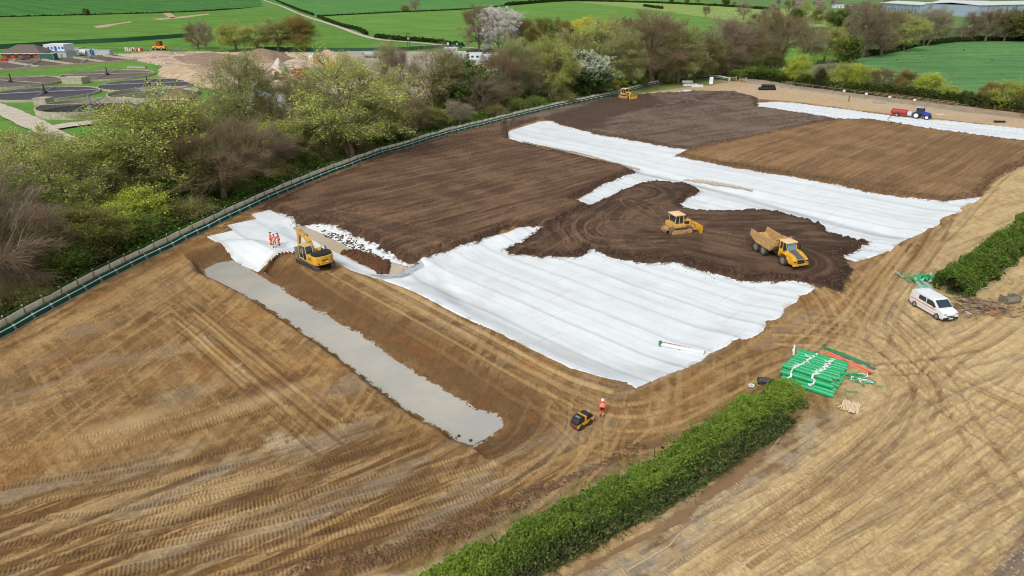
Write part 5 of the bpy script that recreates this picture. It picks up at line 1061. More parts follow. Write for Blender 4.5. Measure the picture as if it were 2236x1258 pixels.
def crawler(parent, x, w_, L, h, z0=0.0, pads=34, name='crawler_track', frame_m=None, ry=None):
    r = h / 2; path = []
    n = 10
    for k in range(n + 1): a = math.pi / 2 + math.pi * k / n; path.append((-L / 2 + r + math.cos(a) * r, r + math.sin(a) * r))
    for k in range(n + 1): a = -math.pi / 2 + math.pi * k / n; path.append((L / 2 - r + math.cos(a) * r, r + math.sin(a) * r))
    path.append(path[0]); P2 = np.array(path); s = np.concatenate([[0], np.cumsum(np.linalg.norm(np.diff(P2, axis=0), axis=1))])
    mb = MB()
    for k in range(pads):
        u = s[-1] * k / pads; y, z = np.interp(u, s, P2[:, 0]), np.interp(u, s, P2[:, 1]); y2, z2 = np.interp((u + .03) % s[-1], s, P2[:, 0]), np.interp((u + .03) % s[-1], s, P2[:, 1])
        a = math.atan2(z2 - z, y2 - y); ln = s[-1] / pads * .46; mb.T = Matrix.Translation((x, y, z + z0)) @ Matrix.Rotation(a, 4, 'X')
        mb.box(-w_ / 2, w_ / 2, -ln, ln, -.04, .035); mb.box(-w_ / 2, w_ / 2, -ln * .2, ln * .2, -.09, -.03)
    o = mb.build(name, TRK, parent)
    mb = MB(); mb.box(x - w_ * .3, x + w_ * .3, -L / 2 + r, L / 2 - r, z0 + r * .45, z0 + r * 1.45, .05); mb.build('track_frame', frame_m or DKM, o)
    mb = MB()
    for yy, rr_ in ((-L / 2 + r, r * .82), (L / 2 - r, r * .82)): mb.bar((x - w_ * .36, yy, z0 + r), (x + w_ * .36, yy, z0 + r), rr_, seg=14)
    for k in range(6): yy = -L / 2 + r * 1.4 + (L - 2.8 * r) * k / 5; mb.bar((x - w_ * .34, yy, z0 + .15), (x + w_ * .34, yy, z0 + .15), .12, seg=10)
    mb.build('rollers', frame_m or DKM, o); return o
def wheel(parent, x, y, r, w_, rim_m=MUDW, tyre_m=RUB, z0=0.0, out=1, lugs=22):
    mb = MB(); pr = [(0.62 * r, -w_ / 2), (.92 * r, -w_ / 2), (r, -w_ * .36), (r, w_ * .36), (.92 * r, w_ / 2), (.62 * r, w_ / 2)]
    seg = 26; vs, fs = [], []
    for k in range(seg):
        a = 2 * math.pi * k / seg
        for q, t_ in pr: vs.append((x + t_, y + math.cos(a) * q, z0 + r + math.sin(a) * q))
    m_ = len(pr)
    for k in range(seg):
        for j in range(m_): a, b = k * m_ + j, k * m_ + (j + 1) % m_; c, d = ((k + 1) % seg) * m_ + (j + 1) % m_, ((k + 1) % seg) * m_ + j; fs.append((a, b, c, d))
    mb.add(vs, fs)
    for k in range(lugs):
        a = 2 * math.pi * k / lugs; mb.T = Matrix.Translation((x, y, z0 + r)) @ Matrix.Rotation(a, 4, 'X'); mb.box(-w_ * .47, w_ * .47, -.035, .035, r * .95, r * 1.03)
    o = mb.build('wheel', tyre_m, parent)
    mb = MB(); mb.bar((x - w_ * .40, y, z0 + r), (x + w_ * .40, y, z0 + r), r * .64, seg=18); mb.bar((x - w_ * .47, y, z0 + r), (x + w_ * .47, y, z0 + r), r * .26, seg=12)
    mb.build('rim', rim_m, o, smooth=True); return o

def excavator(name, label, cat, loc, rz_house, rz_under, Y=YEL, group=None):
    t = thing(name, label, cat, loc, rz_house, group)
    u = bpy.data.objects.new('undercarriage', None)
    du = rz_under - rz_house
    mbu = MB(); mbu.T = Matrix.Rotation(du, 4, 'Z'); mbu.box(-.9, .9, -1.0, 1.0, .45, .85, .05); mbu.bar((0, 0, .8), (0, 0, 1.08), .75, seg=20); uo = mbu.build('undercarriage', DKM, t)
    for sx in (-1.15, 1.15):
        o = crawler(t, sx, .6, 4.5, .92); o.rotation_euler = (0, 0, du)
    mb = MB(); mb.box(-1.32, 1.32, -2.0, 1.15, 1.06, 1.24, .03); mb.build('deck', Y, t)
    prof = [(-1.34, -1.75), (-1.34, -2.2), (-1.1, -2.62), (-.6, -2.82), (0, -2.88), (.6, -2.82), (1.1, -2.62), (1.34, -2.2), (1.34, -1.75)]
    mb = MB(); mb.prism(prof, 1.12, 2.18, 'z', .05); cw = mb.build('counterweight', Y, t, True)
    for sx in (-.98, .98): MB().box(sx - .09, sx + .09, -2.80, -2.66, 1.30, 1.42).build('tail_lamp', RED, cw)
    mb = MB(); [mb.box(-.5 + k * .09, -.44 + k * .09, -2.895, -2.86, 1.66, 1.66 + (.12, .08, .1)[k % 3]) for k in range(9)]; mb.build('lettering', BLK, cw)
    MB().box(.02, .32, -2.9, -2.86, 1.42, 1.58).build('plate', WHT, cw)
    mb = MB(); mb.box(.55, 1.32, -1.75, .7, 1.24, 2.1, .05); mb.box(-1.32, -.45, -1.75, -.45, 1.24, 2.08, .05); mb.box(-.45, .55, -1.75, -1.0, 1.24, 2.1, .04); sp = mb.build('side_panel', Y, t, True)
    mb = MB(); [mb.box(-1.335, -1.30, -1.5 + k * .28, -1.34 + k * .28, 1.55 + j * .2, 1.66 + j * .2) for k in range(3) for j in range(2)]; mb.build('vent', BLK, sp)
    mb = MB(); mb.prism([(-1.22, -1.2), (-1.22, -2.2), (-.9, -2.55), (0, -2.7), (.9, -2.55), (1.22, -2.2), (1.22, -1.2)], 2.16, 2.46, 'z', .09); mb.box(-1.1, .2, -2.2, -1.3, 2.44, 2.50, .03); mb.build('engine_hood', BLK, t, True)
    mb = MB(); mb.bar((.75, -1.55, 2.4), (.75, -1.55, 2.95), .08, seg=10); mb.bar((.35, -1.4, 2.4), (.35, -1.4, 2.7), .11, seg=10); mb.build('exhaust', DKM, t)
    mb = MB()
    for a, b in (((.6, -.9), (1.25, -.9)), ((1.25, -.9), (1.25, .6))): mb.path([(a[0], a[1], 2.1), (a[0], a[1], 2.75), (b[0], b[1], 2.75), (b[0], b[1], 2.1)], .02, 5); mb.path([(a[0], a[1], 2.45), (b[0], b[1], 2.45)], .016, 5)
    mb.build('handrail', GRYM, t)
    # cab
    cabp = [(1.42, 1.15), (1.55, 1.9), (1.2, 2.92), (-.2, 3.0), (-.42, 2.2), (-.42, 1.15)]
    mb = MB(); mb.prism(cabp, -1.3, -.38, 'x', .05); cb = mb.build('cab', GLS, t, True)
    mb = MB()
    for x in (-1.32, -.36):
        pts = [(x, y, z) for y, z in cabp]; mb.path(pts + [pts[0]], .05, 6); mb.bar((x, .45, 1.15), (x, .42, 2.96), .04, seg=6)
    mb.box(-1.3, -.38, -.25, 1.18, 2.93, 3.03, .03); mb.build('cab_frame', M('cab_frame_yellow', (206, 178, 120), .5) if Y is YEL else BLK, cb)
    mb = MB(); mb.box(-1.345, -1.30, -.40, .35, 1.2, 2.0); mb.build('cab_door', BLK, cb)
    # boom, stick, bucket
    B = [(0.10, .3, 1.75), (0.10, 1.1, 2.85), (0.10, 2.0, 3.5), (0.10, 3.75, 3.75)]
    mb = MB(); mb.beam(B[0], B[1], .42, .45, .44, .75); mb.beam(B[1], B[2], .44, .75, .44, .72); mb.beam(B[2], B[3], .44, .72, .38, .34); mb.build('boom', Y if Y is not YEL else YEL2, t)
    mb = MB(); mb.bar((-.25, .95, 1.5), (-.25, 1.5, 2.9), .1, seg=10); mb.bar((.45, .95, 1.5), (.45, 1.5, 2.9), .1, seg=10); mb.bar((.1, 1.5, 3.75), (.1, 3.3, 4.15), .1, seg=10); mb.build('hydraulic_ram', GRYM, t)
    mb = MB(); mb.beam((.1, 3.5, 4.2), (.1, 3.78, 3.6), .34, .34, .36, .62); mb.beam((.1, 3.78, 3.6), (.1, 4.1, 1.5), .36, .62, .30, .34); mb.build('stick', YEL2 if Y is YEL else Y, t)
    mb = MB(); mb.bar((.1, 4.0, 3.7), (.1, 4.35, 2.5), .08, seg=8); mb.beam((.1, 4.35, 2.5), (.1, 4.25, 1.7), .2, .12); mb.build('bucket_ram', GRYM, t)
    bp = [(4.35, 1.55), (3.95, 1.6), (3.55, 1.2), (3.35, .7), (3.5, .3), (3.9, .12), (4.2, .2), (3.85, .35), (3.62, .55), (3.6, .85), (3.75, 1.15), (4.1, 1.3)]
    mb = MB(); mb.prism(bp, -.58, .78, 'x'); mb.box(-.6, -.54, 3.4, 4.2, .2, 1.45); mb.box(.74, .8, 3.4, 4.2, .2, 1.45)
    bk = mb.build('bucket', M('worn_bucket_steel', (130, 116, 100), .6, noise=.25), t)
    mb = MB(); [mb.beam((-.5 + k * .3, 4.1, .2), (-.5 + k * .3, 4.4, .24), .08, .07, .04, .03) for k in range(5)]; mb.build('teeth', GRYM, bk)
    return t
p = G(690, 581); hz = heading((694, 584), (650, 560))
EXC = excavator('excavator', 'yellow tracked excavator digging beside the muddy basin with its boom raised', 'excavator', (p.x, p.y, p.z - .02), hz, heading((703, 597), (655, 574)))

def bulldozer(name, label, loc, rz, group=None):
    t = thing(name, label, 'bulldozer', loc, rz, group)
    for sx in (-1.05, 1.05): crawler(t, sx, .62, 3.5, 1.0, frame_m=TANY, pads=30)
    MB().box(-.72, .72, -1.5, 1.5, .5, 1.15, .06).build('chassis', TANY, t)
    mb = MB(); mb.prism([(.35, 1.1), (.35, 1.95), (1.75, 1.72), (1.9, 1.55), (1.9, .8), (.35, .8)], -.52, .52, 'x', .05); h = mb.build('hood', YEL2, t, True)
    mb = MB(); [mb.box(sx - .01, sx + .01, .7, 1.5, 1.2, 1.65) for sx in (-.535, .535)]; mb.box(-.35, .35, 1.89, 1.92, .95, 1.5); mb.build('grille', DKM, h)
    MB().bar((.3, 1.0, 1.8), (.3, 1.0, 2.55), .07, seg=10).build('exhaust', DKM, t)
    mb = MB(); [mb.box(sx * 1.0 - .36, sx * 1.0 + .36, -1.2, .5, 1.1, 1.5, .06) for sx in (-1, 1)]; mb.build('fender', YEL2, t, True)
    mb = MB(); mb.box(-.75, .75, -1.6, -.9, 1.05, 1.7, .1); mb.build('fuel_tank', YEL2, t, True)
    mb = MB(); mb.prism([(-.95, 1.45), (.35, 1.35), (.25, 2.62), (-.85, 2.68)], -.78, .78, 'x', .04); c = mb.build('cab', GLS, t, True)
    mb = MB()
    for x in (-.8, .8): mb.path([(x, -.97, 1.45), (x, -.87, 2.68), (x, .27, 2.62), (x, .37, 1.35)], .05, 6); mb.bar((x, -.3, 1.4), (x, -.3, 2.66), .04, seg=6)
    mb.build('cab_frame', YEL2, c)
    mb = MB(); mb.box(-.95, .95, -1.15, .55, 2.66, 2.84, .07); mb.box(-.5, .5, -.9, .2, 2.82, 2.9, .03); mb.build('roof', CREAM, t, True)
    # blade and push arms
    prof = [(2.85, .05), (2.72, .35), (2.68, .75), (2.78, 1.2), (2.86, 1.2), (2.78, .78), (2.82, .4), (2.96, .05)]
    mb = MB(); mb.prism(prof, -1.75, 1.75, 'x'); mb.box(-1.78, -1.72, 2.6, 3.0, .05, 1.2); mb.box(1.72, 1.78, 2.6, 3.0, .05, 1.2); mb.build('blade', YEL, t)
    mb = MB(); [mb.beam((sx, -.2, .5), (sx, 2.7, .42), .2, .26) for sx in (-.7, .7)]; [mb.bar((sx, 1.7, 1.5), (sx, 2.7, .95), .07, seg=8) for sx in (-.4, .4)]; mb.box(-.75, .75, 2.0, 2.3, .45, .95, .04); mb.build('push_arm', YEL2, t)
    mb = MB(); mb.box(-.5, .5, -2.0, -1.6, .55, 1.0, .04); [mb.beam((sx, -2.0, .9), (sx, -2.25, .35), .1, .14) for sx in (-.5, 0, .5)]; mb.build('ripper', TANY, t)
    return t
p = G(1478, 506); DZ = bulldozer('bulldozer', 'yellow bulldozer with a cream roof levelling the dark soil in the middle', (p.x, p.y, p.z - .03), heading((1462, 511), (1516, 504)))
p = G(1366, 214); bulldozer('bulldozer', 'small distant yellow bulldozer beside the green barrier at the top of the site', (p.x, p.y, p.z), heading((1350, 214), (1392, 220)))

def dump_truck(loc, rz):
    t = thing('dump_truck', 'articulated six-wheel dump truck with an empty raised-tail yellow skip', 'dump truck', loc, rz)
    R = .76
    for y in (-3.2, -1.55):
        for sx in (-1, 1): wheel(t, sx * 1.12, y, R, .6)
    for sx in (-1, 1): wheel(t, sx * 1.12, 2.55, R, .58)
    mb = MB(); mb.box(-.45, .45, -4.0, 1.2, .75, 1.1, .04); mb.box(-.38, .38, 1.0, 4.2, .8, 1.15, .04); [mb.box(-1.0, 1.0, y - .12, y + .12, .62, .9) for y in (-3.2, -1.55, 2.55)]; mb.build('chassis', DKM, t)
    MB().box(-1.25, -.85, -.6, .25, .7, 1.35, .05).build('fuel_tank', M('dusty_steel', (134, 124, 108), .7), t)
    # skip: floor, sides, headboard
    S_ = [(-4.75, 2.25), (-4.55, 3.05), (-1.0, 2.75), (.55, 2.85), (.35, 2.1), (-.35, 1.25), (-3.2, 1.4)]
    mb = MB()
    for sx in (-1, 1):
        mb.prism([(y, z) for y, z in S_], sx * 1.38 - .05, sx * 1.38 + .05, 'x')
        mb.box(sx * 1.38 - .1, sx * 1.38 + .1, -1.2, .5, 2.72, 2.84)
        for y in (-3.9, -2.9, -1.9): mb.beam((sx * 1.45, y, 1.45 + (abs(y) - 3.2) * .5 * (y < -3.2)), (sx * 1.45, y, 2.85), .06, .14)
    vs = []
    mb.add([(-1.36, -4.75, 2.2), (1.36, -4.75, 2.2), (1.36, -3.2, 1.45), (-1.36, -3.2, 1.45), (1.36, -.35, 1.3), (-1.36, -.35, 1.3), (1.36, .5, 2.2), (-1.36, .5, 2.2)], [(0, 1, 2, 3), (3, 2, 4, 5), (5, 4, 6, 7)])
    mb.prism([(-.40, 1.2), (.45, 2.1), (.6, 3.15), (.7, 3.15), (.58, 2.05), (-.3, 1.12)], -1.38, 1.38, 'x'); mb.box(-1.4, 1.4, .52, .78, 3.1, 3.22)
    sk = mb.build('skip', TANY, t)
    MB().box(1.475, 1.485, -1.5, -.45, 1.75, 2.02).build('decal', M('decal_white', (206, 204, 196), .6), sk) if False else MB().box(-1.49, -1.475, -1.5, -.45, 1.75, 2.02).build('decal', M('decal_white', (206, 204, 196), .6), sk)
    # nose
    nose = [(1.35, 1.1), (1.35, 2.0), (2.4, 2.05), (3.7, 1.75), (4.45, 1.42), (4.6, 1.0), (4.45, .68), (3.5, .62), (3.35, 1.0), (3.0, 1.45), (2.55, 1.58), (2.1, 1.45), (1.75, 1.1)]
    mb = MB(); mb.prism(nose, -1.22, 1.22, 'x', .06); n_o = mb.build('bonnet', YEL, t, True)
    mb = MB(); mb.add([(-.62, 2.45, 2.075), (.62, 2.45, 2.075), (.5, 3.72, 1.785), (-.5, 3.72, 1.785), (.55, 4.47, 1.45), (-.55, 4.47, 1.45)], [(0, 1, 2, 3), (3, 2, 4, 5)]); mb.build('hood_panel', M('grey_hood', (92, 92, 94), .6), n_o)
    mb = MB(); mb.prism([(4.5, 1.35), (4.63, 1.0), (4.55, .78), (4.48, .78), (4.5, 1.0)], -.62, .62, 'x'); mb.build('grille', BLK, n_o)
    for sx in (-1, 1): MB().box(sx * .98 - .2, sx * .98 + .2, 4.42, 4.58, .98, 1.22, .03).build('headlight', BLK, n_o)
    mb = MB(); mb.box(-1.25, 1.25, 4.4, 4.72, .55, .8, .06); mb.build('bumper', YEL, n_o, True)
    cabp = [(1.0, 1.35), (2.6, 1.75), (2.45, 2.2), (2.2, 3.0), (1.05, 3.05)]
    mb = MB(); mb.prism([(y, z) for y, z in cabp], -.78, .78, 'x', .04); c = mb.build('cab', GLS, t, True)
    mb = MB(); mb.add([(-.72, 2.60, 1.95), (.72, 2.60, 1.95), (.66, 2.28, 2.98), (-.66, 2.28, 2.98)], [(0, 1, 2, 3)]); mb.build('windscreen', GLB, c)
    mb = MB()
    for x in (-.8, .8): mb.path([(x, 1.0, 1.4), (x, 1.02, 3.05), (x, 2.2, 3.0), (x, 2.62, 1.95)], .055, 6); mb.bar((x, 1.6, 1.6), (x, 1.6, 3.0), .04, seg=6); mb.box(x - .03, x + .03, 1.0, 2.5, 1.3, 1.95)
    mb.build('cab_frame', YEL, c)
    mb = MB(); mb.box(-.92, .92, .85, 2.5, 3.02, 3.2, .08); mb.build('roof', CREAM, t, True)
    mb = MB(); [mb.prism([(1.7, 1.15), (1.95, 1.62), (2.55, 1.78), (3.15, 1.62), (3.4, 1.15), (3.5, 1.15), (3.25, 1.75), (2.55, 1.92), (1.85, 1.75), (1.6, 1.15)], sx * 1.15 - .28, sx * 1.15 + .28, 'x') for sx in (-1, 1)]; mb.build('mudguard', YEL, t)
    mb = MB()
    for sx in (-1, 1): mb.path([(sx * .85, 2.2, 2.2), (sx * 1.35, 2.5, 2.3)], .03, 5); mb.box(sx * 1.35 - .12, sx * 1.35 + .12, 2.47, 2.54, 2.1, 2.65, .02)
    mb.build('mirror', BLK, t); return t
a, b = G(1650.5, 551), G(1705, 579.7); rz = math.atan2(b.y - a.y, b.x - a.x) - math.pi / 2
Hd = Vector((-math.sin(rz), math.cos(rz), 0)); Lf = Vector((-math.cos(rz), -math.sin(rz), 0))          # forward, left
c = a * .5 + b * .5 + Lf * 1.3; c = c + Hd * .15
TRUCK = dump_truck((c.x, c.y, zg(c.x, c.y) - .03), rz); TRUCK.scale = (.90,) * 3

def van(loc, rz, label, scale=1.0, stripe=True):
    t = thing('van', label, 'van', loc, rz)
    prof = [(-2.42, .42), (-2.48, 1.0), (-2.40, 1.75), (-2.28, 1.90), (-1.9, 1.95), (.45, 1.95), (.75, 1.88), (1.55, 1.28), (2.15, 1.10), (2.42, .95), (2.50, .60), (2.45, .35), (1.95, .30), (1.88, .55), (1.6, .74), (1.25, .55), (1.18, .28), (-1.28, .28), (-1.35, .55), (-1.62, .74), (-1.9, .55), (-1.98, .3)]
    mb = MB(); mb.prism(prof, -.93, .93, 'x', .055); bd = mb.build('body', WHT, t, True)
    for sx in (-1, 1):
        for y in (-1.62, 1.57): wheel(t, sx * .83, y, .34, .22, GRYM, RUB, lugs=0)
    mb = MB(); mb.add([(-.76, .80, 1.86), (.76, .80, 1.86), (.82, 1.55, 1.315), (-.82, 1.55, 1.315)], [(0, 1, 2, 3)]); mb.T = Matrix.Translation((0, .03, .035)); mb.add([(-.76, .80, 1.86), (.76, .80, 1.86), (.82, 1.55, 1.315), (-.82, 1.55, 1.315)], [(0, 1, 2, 3)]); mb.build('windscreen', GLS, t)
    for sx in (-1, 1):
        x0, x1 = sorted((sx * .90, sx * .942))
        mb = MB(); mb.prism([(-.1, 1.2), (-.1, 1.72), (.55, 1.75), (.85, 1.66), (1.25, 1.26), (1.2, 1.2)], x0, x1, 'x'); mb.build('side_window', GLS, t)
        mb = MB(); mb.prism([(-1.25, 1.24), (-1.22, 1.72), (-.25, 1.74), (-.22, 1.22)], x0, x1, 'x'); mb.build('side_window', GLS, t)
        if stripe:
            mb = MB(); mb.box(x0 + (0 if sx > 0 else -.003), x1 + (.003 if sx > 0 else 0), -2.35, 1.3, .90, .99); mb.build('stripe', ORG, bd)
            mb = MB(); mb.box(x0, x1, -2.2, 1.9, .6, .62); mb.build('trim', GRYM, bd)
        mb = MB(); mb.box(sx * 1.0 - .09, sx * 1.0 + .09, .95, 1.1, 1.2, 1.4, .03); mb.build('mirror', BLK, t)
        MB().box(sx * .72 - .16, sx * .72 + .16, 2.3, 2.47, .82, .98, .03).build('headlight', M('headlight_glass', (170, 176, 182), .2), t)
    mb = MB(); mb.box(-.92, .92, 2.3, 2.56, .28, .58, .06); mb.build('front_bumper', BLK, t, True); mb = MB(); mb.box(-.92, .92, -2.56, -2.4, .3, .55, .04); mb.build('rear_bumper', BLK, t, True)
    MB().box(-.26, .26, 2.555, 2.57, .38, .49).build('number_plate', WHT, t)
    MB().box(-.5, .5, 2.44, 2.51, .64, .74, .01).build('grille', BLK, t)
    t.scale = (scale,) * 3; return t
a, b = G(1998.6, 671), G(2041.4, 696); rz = math.atan2(b.y - a.y, b.x - a.x) - math.pi / 2
Hd = Vector((-math.sin(rz), math.cos(rz), 0)); Lf = Vector((-math.cos(rz), -math.sin(rz), 0)); c = (a + b) / 2 + Lf * .85
van((c.x, c.y, zg(c.x, c.y)), rz, 'white van with an orange side stripe parked beside the right hedge', .99)

# trench roller and its operator
def roller(loc, rz):
    t = thing('trench_roller', 'small black and yellow remote-controlled trench roller with padded drums', 'roller', loc, rz)
    for y in (-.48, .48):
        mb = MB(); mb.bar((-.40, y, .27), (.40, y, .27), .24, seg=18)
        for k in range(10):
            a = 2 * math.pi * k / 10
            for j in range(5): mb.T = Matrix.Translation((-.32 + j * .16, y, .27)) @ Matrix.Rotation(a + (j % 2) * .31, 4, 'X'); mb.box(-.055, .055, -.04, .04, .22, .29)
        mb.build('drum', DKM, t)
    mb = MB(); mb.box(-.36, .36, -.95, -.06, .42, .56, .03); mb.box(-.36, .36, .06, .92, .42, .56, .03); mb.box(-.38, .38, -.08, .04, .35, 1.0, .03); mb.box(-.39, -.33, -.9, .9, .34, .5); mb.box(.33, .39, -.9, .9, .34, .5); mb.build('frame', YEL, t, True)
    mb = MB(); mb.prism([(.08, .56), (.08, .98), (.25, 1.06), (.65, .98), (.88, .72), (.9, .56)], -.33, .33, 'x', .05); mb.build('engine_cover', BLK, t, True)
    mb = MB(); mb.prism([(-.1, .56), (-.1, .96), (-.25, 1.04), (-.6, .96), (-.86, .72), (-.88, .56)], -.33, .33, 'x', .05); mb.build('rear_cover', BLK, t, True)
    MB().box(-.34, .34, .86, .96, .36, .60, .03).build('bumper', M('faded_red', (120, 62, 48), .7), t)
    mb = MB(); mb.box(-.2, .2, .2, .55, 1.0, 1.03, .01); mb.build('badge', GRYM, t); t.scale = (1.12,) * 3; return t
p = G(1270, 930); roller((p.x, p.y, p.z), heading((1290, 914), (1258, 934)))

def tractor(loc, rz):
    t = thing('tractor', 'blue farm tractor with white wheel rims on the far side of the site', 'tractor', loc, rz)
    BLU = M('tractor_blue', (36, 66, 168), .4); 
    for sx in (-1, 1): wheel(t, sx * .92, -.55, .86, .5, WHT, RUB); wheel(t, sx * .85, 2.0, .6, .4, WHT, RUB)
    MB().box(-.3, .3, -.9, 2.4, .6, 1.1, .04).build('chassis', DKM, t)
    mb = MB(); mb.prism([(.75, 1.05), (.75, 1.95), (2.3, 1.72), (2.65, 1.5), (2.65, 1.0)], -.38, .38, 'x', .06); mb.build('bonnet', BLU, t, True)
    mb = MB(); mb.box(-.3, .3, 2.62, 2.67, 1.05, 1.5); mb.box(-.35, .35, 2.6, 2.95, .6, .95, .03); mb.build('front_weight', BLK, t)
    mb = MB(); [mb.prism([(-1.35, 1.3), (-1.1, 1.75), (-.5, 1.95), (.2, 1.8), (.45, 1.4), (.35, 1.4), (.1, 1.7), (-.5, 1.85), (-1.05, 1.65), (-1.25, 1.3)], sx * .92 - .28, sx * .92 + .28, 'x') for sx in (-1, 1)]; mb.build('mudguard', BLU, t)
    mb = MB(); mb.prism([(-.85, 1.3), (.72, 1.3), (.85, 2.0), (.6, 2.8), (-.75, 2.8)], -.68, .68, 'x', .04); c_ = mb.build('cab', GLS, t, True)
    mb = MB(); [mb.path([(x, -.85, 1.3), (x, -.75, 2.8), (x, .6, 2.8), (x, .85, 2.0), (x, .72, 1.3)], .045, 5) for x in (-.7, .7)]; mb.build('cab_frame', BLK, c_)
    mb = MB(); mb.box(-.82, .82, -.95, .75, 2.78, 2.98, .07); mb.build('roof', M('roof_blue', (150, 176, 220), .4), t, True)
    MB().bar((.45, 1.1, 1.8), (.45, 1.1, 2.7), .05, seg=8).build('exhaust', BLK, t); return t
p = G(2006, 259); hz = heading((1995, 257), (2030, 261)); tractor((p.x, p.y, p.z), hz)
def tanker(loc, rz):
    t = thing('slurry_tanker', 'red cylindrical tanker trailer hitched behind the blue tractor', 'trailer', loc, rz)
    RD = M('tanker_red', (158, 52, 54), .5, noise=.15)
    mb = MB(); mb.bar((0, -2.3, 1.45), (0, 2.0, 1.45), .82, seg=22, caps=True); mb.bar((0, -2.55, 1.45), (0, -2.3, 1.45), .5, .82, seg=22); mb.bar((0, 2.0, 1.45), (0, 2.3, 1.45), .82, .45, seg=22); mb.build('tank', RD, t, True)
    MB().box(-.45, .45, -2.2, 3.6, .5, .72, .03).build('chassis', RD, t)
    for sx in (-1, 1): wheel(t, sx * .95, -.6, .58, .42, GRYM, RUB)
    mb = MB(); mb.box(-.75, .75, 2.2, 3.4, .72, 1.9, .08); mb.build('pump_box', M('pale_grey', (196, 198, 196), .5), t, True)
    mb = MB(); mb.box(-.5, .5, -2.66, -2.5, .9, 1.6); mb.build('rear_panel', M('orange_red', (226, 92, 60), .5), t); return t
Fw = Vector((-math.sin(hz), math.cos(hz), 0)); q = p - Fw * 4.7; q.z = zg(q.x, q.y); tanker(q, hz).scale = (.86,) * 3
hq_ = [G(1947, 252), G(1942, 258), G(1938, 262), G(1941, 267), G(1947, 273)]
mb = MB(); mb.path([v + Vector((0, 0, .14)) for v in hq_], .06, 5); tag(mb.build('hose', BLK), 'black hose trailing from the red tanker across the white sheet', 'hose')

# ================================================================== people
SKIN = M('skin', (196, 150, 122), .6); HI = M('hi_vis_orange', (240, 88, 48), .7, noise=.08, scale=8); REF = M('reflective_tape', (222, 214, 196), .4); BOOT = M('muddy_boots', (66, 52, 42), .8); HAIR = M('dark_hair', (52, 44, 40), .8); GLV = M('dark_gloves', (40, 38, 40), .7)
def skin(name, verts, edges, radii, m, parent, sub=1):
    me = bpy.data.meshes.new(name); me.from_pydata(verts, edges, []); o = bpy.data.objects.new(name, me); C.objects.link(o)
    md = o.modifiers.new('s', 'SKIN'); md.use_smooth_shade = True
    lay = me.skin_vertices[0].data
    for i, r in enumerate(radii): lay[i].radius = (r, r) if not isinstance(r, tuple) else r
    lay[0].use_root = True
    if sub: sm = o.modifiers.new('u', 'SUBSURF'); sm.levels = sub; sm.render_levels = sub
    dg = bpy.context.evaluated_depsgraph_get(); dg.update(); nm = bpy.data.meshes.new_from_object(o.evaluated_get(dg)); bpy.data.objects.remove(o); bpy.data.meshes.remove(me)
    nm.materials.clear(); nm.materials.append(m); return link(name, nm, None, parent)
